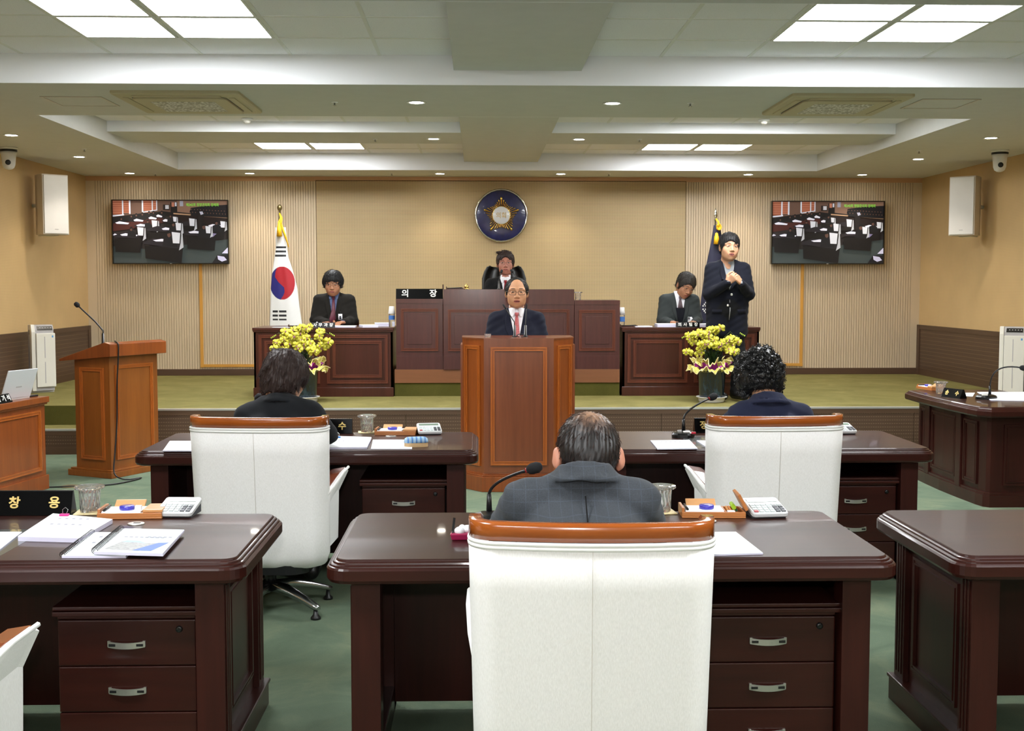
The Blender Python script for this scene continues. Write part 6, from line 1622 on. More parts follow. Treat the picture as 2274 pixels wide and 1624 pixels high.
def skin_mat(name, c, r=0.5):
    m, nt, b = new_mat(name); f = noise(nt, coords(nt), 16, 4)
    lo = tuple(v * .86 for v in c[:3]) + (1,); nt.links.new(ramp(nt, f, [(0.3, lo), (0.7, c)]), b.inputs['Base Color'])
    setp(b, Roughness=r, Subsurface_Weight=0.08, Subsurface_Scale=0.01, Specular_IOR_Level=0.45); b.inputs['Subsurface Radius'].default_value = (1, .35, .2); return m
def hair_mat(name, c, r=0.55):
    m, nt, b = new_mat(name); f = noise(nt, coords(nt, (1, 1, .25)), 260, 3)
    nt.links.new(ramp(nt, f, [(0.3, tuple(v * .6 for v in c[:3]) + (1,)), (0.7, tuple(v * 1.5 for v in c[:3]) + (1,))]), b.inputs['Base Color']); setp(b, Roughness=r, Specular_IOR_Level=0.4); bump(nt, b, f, .4, .001); return m
lip_col = plain('lips', rgb(160, 88, 78), 0.5); mouth_col = plain('mouth_dark', rgb(60, 26, 24), 0.6)
eye_white = plain('eye_white', rgb(205, 196, 188), 0.3); iris = plain('iris', rgb(26, 18, 16), 0.15); brow_mat = plain('eyebrow', rgb(30, 26, 24), 0.8)
shoe_mat = plain('black_leather_shoe', rgb(18, 17, 17), 0.4); wire_mat = plain('spectacle_wire', rgb(120, 116, 112), 0.25, 0.8); wire_dk = plain('spectacle_dark', rgb(46, 40, 38), 0.3, 0.4)
lens_mat, _nt, _b = new_mat('spectacle_lens'); setp(_b, Base_Color=(1, 1, 1, 1), Roughness=0.0, IOR=1.15, Transmission_Weight=1.0)
trouser_blk = cloth('black_trousers', rgb(22, 22, 24))

def hand_vox(wr, d, n, side, curl=(.5, .55, .6, .65), thumb=0.5, sc=1.0):
    """wr wrist, d forward, n palm normal (the way the palm looks); side=+1 when the thumb lies at +s"""
    d = Vector(d).normalized(); n = Vector(n); n = (n - d * n.dot(d)).normalized(); s = d.cross(n) * side
    wr = Vector(wr); R = .21 * sc; v = Vox(wr + d * .07 * sc - Vector((R, R, R)) * .78, wr + d * .07 * sc + Vector((R, R, R)) * .78, 0.0042)
    v.cone(wr - d * .03 * sc, wr + d * .012 * sc, .026 * sc, .025 * sc, 0, .01)
    offs = (.030, .010, -.010, -.029); lens = (.068, .076, .071, .056)
    for o, L_, c in zip(offs, lens, curl):
        kn = wr + (d * (.088 - abs(o) * .25) + s * o) * sc; v.cone(wr + s * o * .55 * sc, kn, .0155 * sc, .0125 * sc, 0, .014)
        p = kn; ang = 0
        for f_, r0, r1 in ((.45, .0098, .0088), (.32, .0088, .0080), (.23, .0080, .0068)):
            ang += c * (1.0 if f_ > .3 else .7); q = p + (d * math.cos(ang) + n * math.sin(ang)) * L_ * f_ * sc; v.cone(p, q, r0 * sc, r1 * sc, 0, .004); p = q
    t0 = wr + (d * .02 + s * .020 + n * .006) * sc; t1 = t0 + (d * .6 + s * .75 + n * .3 * thumb).normalized() * .042 * sc; t2 = t1 + (d * .85 + s * (.4 - .5 * thumb) + n * .6 * thumb).normalized() * .034 * sc; t3 = t2 + (d * .9 + s * (.1 - .6 * thumb) + n * .7 * thumb).normalized() * .026 * sc
    v.cone(t0, t1, .017 * sc, .0115 * sc, 0, .012); v.cone(t1, t2, .0115 * sc, .0102 * sc, 0, .005); v.cone(t2, t3, .0102 * sc, .008 * sc, 0, .004)
    return v

def make_person(label, loc, rz, p, mats):
    """p: joints in the person's own frame, forward +y; mats: skin, jacket, trousers, shirt, hair"""
    t = thing('person', label, 'person', loc, rz, 'people in the chamber')
    j = {k: Vector(v) for k, v in p['j'].items()}
    pts = list(j.values()); lo = [min(q[i] for q in pts) - .2 for i in range(3)]; hi = [max(q[i] for q in pts) + .2 for i in range(3)]; hi[2] = j['neck'].z + .14
    v = Vox(lo, hi, p.get('res', .0095)); b = p.get('bulk', 1.0); nk, pv, ch = j['neck'], j['pelvis'], j['chest']
    cw = p.get('cw', .088)
    for s in (-1, 1):
        sx_ = Vector((s, 0, 0)); v.cone(pv + sx_ * .085 + Vector((0, 0, .02)), ch + sx_ * cw, .105 * b, .108 * b, 1, .05); v.cone(ch + sx_ * cw, nk + sx_ * .075 + Vector((0, -.005, -.105)), .108 * b, .085 * b, 1, .05)
    v.ell(pv + Vector((0, 0, -.01)), (.17 * b, .125 * b, .12), 2, .04)
    for sd, s in (('L', -1), ('R', 1)):
        sh, el, wr = j['sh' + sd], j['el' + sd], j['wr' + sd]
        v.cone(nk + Vector((s * .03, -.012, -.03)), sh + Vector((-s * .01, 0, .012)), .050, .050 * b, 1, .035)
        v.cone(sh, el, .064 * b, .053 * b, 1, .035); v.cone(el, wr, .053 * b, .041 * b, 1, .02)
        d = (wr - el).normalized(); v.cone(wr, wr + d * .012, .033, .033, 4, .004)
        hp, kn, an = j['hip' + sd], j['kn' + sd], j['an' + sd]
        v.cone(hp, kn, .088 * b, .066, 2, .04); v.cone(kn, an, .064, .05, 2, .02)
        ft = Vector((0, 1, 0)) if 'foot' not in p else Vector(p['foot']); v.cone(an + Vector((0, 0, -.045)) - ft * .03, an + Vector((0, 0, -.055)) + ft * .14, .042, .036, 3, .02)
    if 'coat' in p:
        for s in (-1, 1): v.cone(pv + Vector((s * .085, 0, .05)), Vector((s * .10 + pv.x, pv.y, p['coat'])), .112, .105, 1, .05)
        v.ell((pv.x, pv.y, p['coat'] - .165), (.4, .4, .10), 1, .008, True)
        for sd in 'LR': v.cone(j['hip' + sd], j['kn' + sd], .078, .062, 2, .0); v.cone(j['kn' + sd], j['an' + sd], .062, .05, 2, .02)
    v.ell(nk + Vector((0, -.022, -.075)), (.11, .062, .062), 1, .03)
    # coat collar: a slanting band round the back and sides of the neck
    cr = p.get('collar', .062); cz = p.get('collar_z', .02); fall = p.get('fall', .034); prev = None
    for k in range(25):
        a = math.radians(35 - 250 * k / 24); ca, sa = math.cos(a), math.sin(a); drop = .024 * (sa + 1)
        q1 = nk + Vector((ca * cr * 1.1, -.012 + sa * cr, cz - drop)); q2 = nk + Vector((ca * (cr + fall) * 1.1, -.016 + sa * (cr + fall * .9), cz - fall * 1.15 - drop))
        v.cone(q1, q2, .0085, .0085, 1, .006)
        if prev: v.cone(prev[0], q1, .0085, .0085, 1, .004); v.cone(prev[1], q2, .0085, .0085, 1, .004)
        prev = (q1, q2)
    v.cone(nk + Vector((0, .02, -.03)), j['head'] + Vector((0, -.02, -.06)), .050, .050, 0, .0)
    V, Q, G = v.mesh(2); N = normals(V, Q); w = np.sin(V[:, 0] * 47 + V[:, 2] * 38) * np.sin(V[:, 1] * 52 - V[:, 2] * 61 + 1) + .6 * np.sin(V[:, 2] * 95 + V[:, 0] * 60)
    V = V + N * (w * .0022 * np.isin(G, (1, 2)))[:, None]
    bvh = BVHTree.FromPolygons([tuple(q) for q in V], [tuple(q) for q in Q])
    allV, allQ, allG = [V], [Q], [G]; off = len(V)
    M = Matrix.Translation(j['head']) @ Matrix.Rotation(p.get('yaw', 0), 4, 'Z') @ Matrix.Rotation(-p.get('pitch', 0), 4, 'X') @ Matrix.Rotation(p.get('roll', 0), 4, 'Y')
    sc = p.get('hs', 1.0); hV, hQ, hG = head_data(p.get('face', (1.0, 1.0, 0.0)))
    hx = np.array((p.get('hx', 1.06), 1.0, 1.0)); allV.append(xf(M, hV * sc * hx)); allQ.append(hQ + off); allG.append(hG); off += len(hV)
    for wr, d, n_, side, curl, th in p.get('hands', []):
        a, b_, c = hand_vox(wr, d, n_, side, curl, th, p.get('hand_sc', 1.0)).mesh(1); allV.append(a); allQ.append(b_ + off); allG.append(c * 0); off += len(a)
    body = np_mesh('body', np.concatenate(allV), np.concatenate(allQ), [mats['skin'], mats['jacket'], mats['trousers'], shoe_mat, mats['shirt'], mats['shirt'], mats.get('lip', lip_col), mouth_col], np.concatenate(allG), t)
    HM = M @ Matrix.Diagonal((sc * hx[0], sc, sc, 1.0))
    if p.get('hair'): add_hair(t, M, p['hair'], mats['hair'], p.get('seed', 1), p.get('nhair', 500), p.get('hair_ln', .03), p.get('hair_r', .0007), scale=sc * p.get('hair_sc', 1.0))
    if p.get('front', True):
        for s in (-1, 1):
            m = MB(); e0 = len(m.v); op = p.get('eye', .0034)
            m.sphere((s * .031, .0858, .0075), (.0125, .0045, op), 12, 8); m.v[e0:] = [HM @ q for q in m.v[e0:]]; ey = m.build('eye', eye_white, t)
            m = MB(); m.sphere((s * .031, .0885, .0072), (.0055, .003, min(.0052, op * .98)), 10, 8); m.v[:] = [HM @ q for q in m.v]; m.build('iris', iris, ey)
            m = MB(); m.tube([HM @ Vector(q) for q in ((s * .0175, .0865, .0095), (s * .025, .0905, .0075 + op * 1.1), (s * .035, .0895, .0075 + op * 1.05), (s * .0455, .081, .0085))], [.0009, .0016, .0016, .0008], 6); m.build('eyelid', brow_mat, ey)
            m = MB(); m.tube([HM @ Vector(q) for q in ((s * .015, .0945, .0335), (s * .026, .0925, .0355), (s * .040, .083, .0350), (s * .049, .074, .0315))], [.0018, .0026, .0022, .0008], 6); m.build('eyebrow', brow_mat, t)
        for s in (-1, 1):
            m = MB(); m.sphere((s * .0065, .1035, -.0392), (.0028, .003, .0016), 8, 6); m.v[:] = [HM @ q for q in m.v]; m.build('nostril', mouth_col, t)
    if p.get('glasses'):
        gm = wire_dk if p['glasses'] == 'dark' else wire_mat; g_r = .0016 if p['glasses'] == 'dark' else .0011
        rim = []
        m = MB()
        for s in (-1, 1):
            L_ = [HM @ Vector((s * .034 + x * 1.0, .108 - abs(s * .034 + x) * .12, .003 + y)) for x, y in rrect(.052, .032, .012, 0, 4)]; m.tube(L_ + [L_[0]], g_r, 6)
            m.tube([HM @ Vector((s * .06, .101, .010)), HM @ Vector((s * .083, .05, .012)), HM @ Vector((s * .085, -.01, .008))], g_r, 6)
        m.tube([HM @ Vector((-.008, .107, .006)), HM @ Vector((0, .110, .009)), HM @ Vector((.008, .107, .006))], g_r, 6)
        m.build('spectacles', gm, t)
    def patch(name, rows, off_, mt, nc=7, th=.003, parent=None, dirv=-1):
        m = MB(); L = []
        for z, xl, xr in rows:
            row = []
            for i in range(nc):
                x = xl + (xr - xl) * i / (nc - 1); hit = bvh.ray_cast(Vector((x, -dirv * 1.0, z)), Vector((0, dirv, 0)), 2.0)[0]
                y = hit.y if hit else (ch.y - dirv * .1)
                row.append(Vector((x, y - dirv * off_, z)))
            L.append(row)
        full = [r + [q + Vector((0, dirv * (th + off_ * .6), 0)) for q in reversed(r)] for r in L]
        m.loops(full, True, True, True, True); return m.build(name, mt, parent or t)
    p['_patch'] = patch
    if 'suit' in p:
        nz = nk.z; x0_ = nk.x; vb = p['suit']['v']; sw = p['suit'].get('w', .055)
        if p['suit'].get('shirt', True):
            n_ = 9; patch('shirt_front', [(nz + .005 - (nz + .005 - vb) * i / n_, x0_ - sw * (1 - i / n_) ** .85 - .002, x0_ + sw * (1 - i / n_) ** .85 + .002) for i in range(n_ + 1)], .004, mats['shirt'])
        if p['suit'].get('vest'):
            vz = p['suit']['vest']; n_ = 6; patch('sweater_front', [(vz - (vz - vb) * i / n_, x0_ - .034 * (1 - i / n_) - .02, x0_ + .034 * (1 - i / n_) + .02) for i in range(n_ + 1)], .0075, p['suit']['vest_mat'])
        for s in (-1, 1):                                         # lapels
            rows = []
            for i in range(11):
                u = i / 10; z = nz - .01 - (nz - .01 - vb + .01) * u; e = sw * (1 - u) ** .85; wd = .012 + .052 * math.sin(min(1, u * 1.7) * math.pi / 2) * (1 - u ** 3)
                a, c = x0_ + s * e, x0_ + s * (e + wd); rows.append((z, min(a, c), max(a, c)))
            patch('lapel', rows, .007, mats['jacket'], 5, .004)
        if mats.get('tie'):
            tz = nz - .028; tl = p['suit'].get('tie_len', vb - .005)
            kn_ = patch('tie', [(tz, x0_ - .017, x0_ + .017), (tz - .02, x0_ - .0135, x0_ + .0135), (tz - .032, x0_ - .010, x0_ + .010), (tz - .04, x0_ - .012, x0_ + .012), (tz - .04 - (tz - .04 - tl) * .5, x0_ - .021, x0_ + .021), (tl, x0_ - .029, x0_ + .029)], .0125, mats['tie'], 5, .004)
        if p['suit'].get('shirt', True):
            for s in ((-1, 1) if p['suit'].get('wings', True) else ()):
                rows = [(nz + .03 - .02, *sorted((x0_ + s * .012, x0_ + s * .055))), (nz - .008, *sorted((x0_ + s * .010, x0_ + s * .058))), (nz - .03, *sorted((x0_ + s * .012, x0_ + s * .052))), (nz - .055, *sorted((x0_ + s * .026, x0_ + s * .044))), (nz - .066, *sorted((x0_ + s * .034, x0_ + s * .037)))]
                patch('shirt_collar', rows, .010, mats['shirt'], 5, .004)
            m = MB(); L = []; ct = p['suit'].get('stand', .028); cg = p['suit'].get('gap', 25)
            for k in range(15):
                a = math.radians(100 + 340 * k / 14) if False else math.radians(-270 + cg + (360 - 2 * cg) * k / 14); L.append([(x0_ + math.cos(a) * .060, nk.y + .0 + math.sin(a) * .060, nz + .002 + z_) for z_ in (-.03, ct)] + [(x0_ + math.cos(a) * .056, nk.y + math.sin(a) * .056, nz + z_) for z_ in (ct + .002, -.03)])
            m.loops(L, smooth=True); m.build('collar_stand', mats['shirt'], t)
    return t, M, HM, patch
def seated(hz=.54, lean=.03, sw=.19, sh_z=.475, head=(0, .06, .69), el=((-.27, .10, .26), (.27, .10, .26)), wr=((-.10, .36, .22), (.10, .36, .22)), sh_y=0.0):
    z = hz
    return {'pelvis': (0, 0, z), 'chest': (0, lean, z + .27), 'neck': (0, lean * 1.6 + sh_y, z + sh_z + .03), 'head': (head[0], head[1], z + head[2]), 'shL': (-sw, lean * 1.4 + sh_y, z + sh_z - .045), 'shR': (sw, lean * 1.4 + sh_y, z + sh_z - .045),
            'elL': (el[0][0], el[0][1], z + el[0][2]), 'elR': (el[1][0], el[1][1], z + el[1][2]), 'wrL': (wr[0][0], wr[0][1], z + wr[0][2]), 'wrR': (wr[1][0], wr[1][1], z + wr[1][2]),
            'hipL': (-.09, .03, z - .01), 'hipR': (.09, .03, z - .01), 'knL': (-.12, .42, z - .03), 'knR': (.12, .42, z - .03), 'anL': (-.12, .40, .10), 'anR': (.12, .40, .10)}
PI = math.pi
skin_a = skin_mat('skin_warm', rgb(200, 148, 112)); skin_b = skin_mat('skin_ruddy', rgb(186, 124, 104)); skin_c = skin_mat('skin_fair', rgb(198, 148, 116)); skin_d = skin_mat('skin_tan', rgb(180, 126, 94))
hair_blk = hair_mat('black_hair', rgb(22, 21, 22)); hair_brn = hair_mat('dark_brown_hair', rgb(48, 33, 29)); hair_gry = hair_mat('dark_grey_hair', rgb(46, 42, 38))
white_shirt = cloth('white_shirt', rgb(232, 232, 238), .8, var=.03)

# --- speaker at the lectern
Z = 9.62; bx_ = ony(1147, 700, Z).x
st = {'pelvis': (0, 0, .90), 'chest': (0, .01, 1.13), 'neck': (0, .0, 1.365), 'head': (0, .045, 1.495), 'shL': (-.168, -.005, 1.275), 'shR': (.168, -.005, 1.275), 'elL': (-.225, .06, 1.02), 'elR': (.225, .06, 1.02), 'wrL': (-.20, .24, 1.10), 'wrR': (.20, .24, 1.10),
      'hipL': (-.09, 0, .88), 'hipR': (.09, 0, .88), 'knL': (-.10, .02, .48), 'knR': (.10, .02, .48), 'anL': (-.10, -.01, .10), 'anR': (.10, -.01, .10)}
red_tie, _nt, _b = new_mat('red_dotted_tie')
_vo = node(_nt, 'ShaderNodeTexVoronoi'); _vo.inputs['Scale'].default_value = 130; _vo.inputs['Randomness'].default_value = 0.15; _nt.links.new(coords(_nt, (1, 0, 1)), _vo.inputs['Vector'])
_nt.links.new(ramp(_nt, _vo.outputs['Distance'], [(0.28, rgb(214, 150, 150)), (0.42, rgb(160, 34, 46))]), _b.inputs['Base Color']); setp(_b, Roughness=.5)
make_person('speaker in navy suit and red dotted tie standing behind the lectern', (bx_, Z, 0), PI,
            dict(j=st, hair='receding', glasses='dark', suit=dict(v=1.08, w=.062), face=(1.0, 1.06, .001), hs=1.0, res=.0085, nhair=900, hair_ln=.022, cw=.09, pitch=.03, seed=2, eye=.0032,
                 hands=[((-.20, .25, 1.10), (.3, 1, .1), (0, 0, -1), -1, (.3, .3, .3, .3), .2), ((.20, .25, 1.10), (-.3, 1, .1), (0, 0, -1), 1, (.3, .3, .3, .3), .2)]),
            dict(skin=skin_a, jacket=cloth('navy_suit', rgb(24, 27, 42)), trousers=trouser_blk, shirt=white_shirt, hair=hair_blk, tie=red_tie))

# --- chairman
CHY = 13.32; bx_ = ony(1122, 620, CHY).x
charc = thing('leather_chair', "black leather high-backed chair behind the chairman's bench", 'chair', (bx_ - .01, CHY, BZ + .004), PI)
def leather_back(z): return .245 - .06 * max(0, (z - .98) / .1) ** 1.5
m = MB(); L = []
for z, w, y in ((.42, .22, -.14), (.6, .245, -.19), (.8, .25, -.215), (.94, .25, -.23), (1.02, .225, -.235), (1.07, .195, -.238), (1.085, .16, -.235)):
    row = []
    for k in range(13):
        u = k / 12 * 2 - 1; row.append((u * w, y - .05 * (1 - u * u) + .05 * abs(u) ** 3, z - (.035 * (1 - abs(u) ** 2.5) if z > 1.06 else 0)))
    for k in range(12, -1, -1):
        u = k / 12 * 2 - 1; row.append((u * w * .96, y + .075 + .05 * abs(u) ** 3 - .02 * math.cos(u * 9), z - .006 - (.035 * (1 - abs(u) ** 2.5) if z > 1.06 else 0)))
    L.append(row)
m.loops(L, True, True, True, True); m.build('backrest', black_leather, charc)
m = MB(); L = [[(x, y + .06, z) for x, y in rrect(.52, .5, .08, i)] for i, z in ((.03, .36), (0, .39), (0, .45), (.03, .475))]; m.loops(L, smooth=True); m.build('seat', black_leather, charc)
for s in (-1, 1):
    m = MB(); m.box(s * .29 - .035, s * .29 + .035, -.18, .24, .60, .64); m.box(s * .29 - .02, s * .29 + .02, -.05, .05, .40, .60); m.build('armrest', black_leather, charc, bevel=.01)
MB().lathe([(.03, .07), (.03, .36)], n=14).build('column', black_pl, charc)
for k in range(5):
    a = k * 1.2566; m = MB(); m.tube([(0, 0, .1), (.28 * math.cos(a), .28 * math.sin(a), .045)], [.03, .018], 8); m.tube([(.28 * math.cos(a), .28 * math.sin(a), .06), (.28 * math.cos(a), .28 * math.sin(a), .0)], .02, 8); m.build('star_leg', black_pl, charc)
sj = seated(.50, .03, .165, .42, (0, .07, .605), el=((-.21, .10, .22), (.21, .10, .22)))
_, M_, _, _ = make_person('chairman in black suit and red tie seated in the black leather chair', (bx_, CHY, BZ), PI,
            dict(j=sj, hair='swept', glasses='wire', suit=dict(v=.70, w=.050), face=(1.0, 1.0, 0.0), hs=1.04, nhair=900, hair_ln=.03, seed=5, hands=[((-.10, .37, .77), (.4, 1, 0), (0, 0, -1), -1, (.4,) * 4, .3), ((.10, .37, .77), (-.4, 1, 0), (0, 0, -1), 1, (.4,) * 4, .3)]),
            dict(skin=skin_b, jacket=cloth('black_suit', rgb(18, 18, 19)), trousers=trouser_blk, shirt=white_shirt, hair=hair_brn, tie=plain('red_tie', rgb(138, 18, 30), .5)))

# --- clerks
def simple_chair(x, y, z, label):
    t = thing('wooden_chair', label, 'chair', (x, y, z), PI, 'clerk chairs')
    m = MB(); m.box(-.235, .235, -.22, .22, .42, .45); m.build('seat', bench_dark, t, bevel=.01); m = MB(); L = [[(u * .25, -.245 + .03 * u * u, zz), (u * .25, -.22 + .03 * u * u, zz)] for u in (-1,) for zz in (0,)]
    m = MB(); rows = []
    for zz in (.50, .76):
        rows.append([(.25 * (k / 5 - 1), -.255 + .03 * (k / 5 - 1) ** 2 - .03 * (zz - .5), zz) for k in range(11)] + [(.25 * (k / 5 - 1), -.228 + .03 * (k / 5 - 1) ** 2 - .03 * (zz - .5), zz) for k in range(10, -1, -1)])
    m.loops(rows, True, True, True, False); m.build('backrest', bench_dark, t)
    for a, b in ((-.21, -.2), (.21, -.2), (-.21, .19), (.21, .19)): MB().box(a - .02, a + .02, b - .02, b + .02, 0, .42 if b > 0 else .7).build('leg', bench_dark, t)
CLY = 12.98
bx_ = ony(744, 690, CLY).x; simple_chair(bx_ - .015, CLY + .02, STG, 'dark wooden chair of the glasses-wearing clerk')
blue_check, _nt, _b = new_mat('blue_check_shirt')
_w1 = node(_nt, 'ShaderNodeTexBrick'); _w1.offset = 0; _w1.inputs['Scale'].default_value = 90; _w1.inputs['Brick Width'].default_value = 1.0; _w1.inputs['Row Height'].default_value = 1.0; _w1.inputs['Mortar Size'].default_value = .14
_w1.inputs['Color1'].default_value = rgb(34, 44, 84); _w1.inputs['Color2'].default_value = rgb(40, 52, 92); _w1.inputs['Mortar'].default_value = rgb(110, 126, 160)
_sw = node(_nt, 'ShaderNodeMapping'); _sw.inputs['Rotation'].default_value = (PI / 2, 0, 0); _nt.links.new(node(_nt, 'ShaderNodeTexCoord').outputs['Object'], _sw.inputs['Vector']); _nt.links.new(_sw.outputs[0], _w1.inputs['Vector'])
_nt.links.new(_w1.outputs['Color'], _b.inputs['Base Color']); setp(_b, Roughness=.8)
def badge(patch, t, x, z, M=None):
    b_ = patch('name_badge', [(z, x - .021, x + .021), (z - .065, x - .021, x + .021)], .012, paper, 3, .003)
    patch('badge_photo', [(z - .022, x - .010, x + .010), (z - .056, x - .010, x + .010)], .0165, calc_side, 3, .002, b_)
    patch('badge_clip', [(z + .03, x - .004, x + .004), (z, x - .004, x + .004)], .012, black_pl, 3, .003, b_)
sj = seated(.555, .04, .165, .465, (.005, .115, .605), el=((-.205, .10, .215), (.205, .10, .215)), wr=((-.13, .30, .195), (.02, .31, .185)))
t, _, _, patch = make_person('clerk with glasses and maroon tie reading at the desk by the national flag', (bx_, CLY, STG), PI,
            dict(j=sj, hair='bowl', glasses='wire', suit=dict(v=.76, w=.05), face=(1.0, 1.0, 0.0), hs=1.06, pitch=.22, nhair=1300, hair_ln=.045, seed=3, eye=.0022,
                 hands=[((-.13, .30, .75), (.5, .8, -.05), (0, 0, -1), -1, (.35,) * 4, .2), ((.01, .31, .745), (.7, .5, -.05), (0, 0, -1), 1, (.35,) * 4, .2)]),
            dict(skin=skin_d, jacket=cloth('brown_black_suit', rgb(30, 28, 25)), trousers=trouser_blk, shirt=blue_check, hair=hair_blk, tie=plain('maroon_tie', rgb(84, 24, 44), .5)))
badge(patch, t, -.075, .835)
bx_ = ony(1506, 690, CLY).x; simple_chair(bx_ + .05, CLY + .02, STG, 'dark wooden chair of the charcoal-suited clerk')
sj = seated(.55, .04, .158, .47, (-.055, .125, .585), el=((-.195, .10, .215), (.195, .10, .215)), wr=((-.12, .30, .19), (.12, .30, .19)))
charcoal = cloth('charcoal_suit', rgb(52, 57, 57)); dk_knit = cloth('dark_sweater', rgb(20, 21, 28))
t, _, _, patch = make_person('clerk in charcoal suit and dark sweater with head bowed over papers', (bx_, CLY, STG), PI,
            dict(j=sj, hair='short', glasses='wire', suit=dict(v=.72, w=.058, vest=.90, vest_mat=dk_knit, tie_len=.895), face=(1.0, .98, 0.0), hs=1.04, pitch=.50, yaw=.30, roll=-.22, nhair=1100, hair_ln=.04, seed=7, eye=.002,
                 hands=[((-.12, .30, .745), (.4, .8, -.05), (0, 0, -1), -1, (.4,) * 4, .3), ((.12, .30, .745), (-.4, .8, -.05), (0, 0, -1), 1, (.4,) * 4, .3)]),
            dict(skin=skin_d, jacket=charcoal, trousers=trouser_blk, shirt=white_shirt, hair=hair_gry, tie=plain('mauve_tie', rgb(96, 80, 86), .6)))
badge(patch, t, -.10, .80)

# --- interpreter
IY = 11.72; bx_ = ony(1615, 640, IY).x
st = {'pelvis': (0, 0, .93), 'chest': (0, .01, 1.14), 'neck': (0, .0, 1.385), 'head': (-.005, .045, 1.51), 'shL': (-.165, -.005, 1.295), 'shR': (.16, -.005, 1.295), 'elL': (-.205, .06, 1.05), 'elR': (.195, .06, 1.05), 'wrL': (-.085, .245, 1.155), 'wrR': (.055, .255, 1.16),
      'hipL': (-.085, 0, .90), 'hipR': (.085, 0, .90), 'knL': (-.115, .03, .49), 'knR': (.10, .0, .49), 'anL': (-.09, .03, .105), 'anR': (.10, -.02, .105)}
grey_knit = cloth('grey_rollneck', rgb(140, 143, 146)); navy_coat = cloth('navy_coat', rgb(19, 21, 32))
t, _, _, patch = make_person('sign-language interpreter in long navy coat and grey rollneck standing with clasped hands', (bx_, IY, STG), PI,
            dict(j=st, hair='short', suit=dict(v=1.10, w=.060, wings=False, stand=.046, gap=0), face=(1.0, 1.04, .002), hs=1.06, coat=.70, bulk=1.04, yaw=.10, roll=-.06, nhair=1100, hair_ln=.03, seed=11, res=.0085, foot=(-.45, .9, 0), hand_sc=1.0,
                 hands=[((-.085, .25, 1.16), (.62, .35, .62), (.5, -.6, -.3), -1, (.55, .6, .65, .7), .5), ((.055, .26, 1.165), (-.6, .4, .6), (-.4, -.7, .3), 1, (.75, .8, .85, .9), .7)]),
            dict(skin=skin_c, jacket=navy_coat, trousers=trouser_blk, shirt=grey_knit, hair=hair_blk))
pass
for k, (x, z) in enumerate(((-.02, 1.05), (.02, .945))):
    m = MB(); hit = ony(0, 0, 1); 
    patch('button', [(z + .011, x - .006, x + .006), (z + .006, x - .011, x + .011), (z - .006, x - .011, x + .011), (z - .011, x - .006, x + .006)], .006, alu_satin, 4, .003)
patch('coat_opening', [(1.0, -.003, .001), (.9, -.007, .001), (.80, -.006, .0)], .004, MATS['grey_plastic'], 3, .002)
for s in (-1, 1): patch('pocket_flap', [(.905, *sorted((s * .075, s * .165))), (.865, *sorted((s * .078, s * .168)))], .007, navy_coat, 5, .004)

# --- members seen from behind
check_cloth, _nt, _b = new_mat('grey_window_check')
_br = node(_nt, 'ShaderNodeTexBrick'); _br.offset = 0; _br.inputs['Scale'].default_value = 1.0; _br.inputs['Brick Width'].default_value = .034; _br.inputs['Row Height'].default_value = .034; _br.inputs['Mortar Size'].default_value = .0011
_br.inputs['Color1'].default_value = rgb(60, 65, 72); _br.inputs['Color2'].default_value = rgb(60, 65, 72); _br.inputs['Mortar'].default_value = rgb(67, 74, 84)
_sw = node(_nt, 'ShaderNodeMapping'); _sw.inputs['Rotation'].default_value = (PI / 2, 0, 0); _nt.links.new(node(_nt, 'ShaderNodeTexCoord').outputs['Object'], _sw.inputs['Vector']); _nt.links.new(_sw.outputs[0], _br.inputs['Vector'])
_n = noise(_nt, coords(_nt), 300, 2); _mx = node(_nt, 'ShaderNodeMix', data_type='RGBA', blend_type='MULTIPLY'); _mx.inputs[0].default_value = 1
_nt.links.new(_br.outputs['Color'], _mx.inputs[6]); _nt.links.new(ramp(_nt, _n, [(.3, (.8, .8, .8, 1)), (.7, (1.1, 1.1, 1.1, 1))]), _mx.inputs[7]); _nt.links.new(_mx.outputs[2], _b.inputs['Base Color']); setp(_b, Roughness=.9, Sheen_Weight=.05)
thin_hair, _nt, _b = new_mat('thinning_hair')
_tc = coords(_nt); _sub = node(_nt, 'ShaderNodeVectorMath', operation='DISTANCE'); _nt.links.new(_tc, _sub.inputs[0]); CROWN = None
_sub.inputs[1].default_value = (0, 0, 0)
_nz = noise(_nt, coords(_nt, (1, 1, 1)), 70, 4, .7); _ad = node(_nt, 'ShaderNodeMath', operation='MULTIPLY_ADD'); _ad.inputs[1].default_value = .09; _nt.links.new(_nz, _ad.inputs[0]); _nt.links.new(_sub.outputs['Value'], _ad.inputs[2])
_nt.links.new(ramp(_nt, _ad.outputs[0], [(.055, rgb(172, 134, 108)), (.092, rgb(96, 74, 62)), (.128, rgb(26, 22, 22))]), _b.inputs['Base Color']); setp(_b, Roughness=.45)
bx_ = ony(1300, 1100, 3.4).x
sj = {'pelvis': (0, -.10, .56), 'chest': (0, .03, .76), 'neck': (.01, .19, .985), 'head': (.035, .315, 1.02), 'shL': (-.178, .14, .905), 'shR': (.172, .14, .905), 'elL': (-.235, .32, .775), 'elR': (.235, .32, .775), 'wrL': (-.13, .50, .775), 'wrR': (.12, .50, .775),
      'hipL': (-.09, -.05, .55), 'hipR': (.09, -.05, .55), 'knL': (-.12, .34, .53), 'knR': (.12, .34, .53), 'anL': (-.12, .34, .10), 'anR': (.12, .34, .10)}
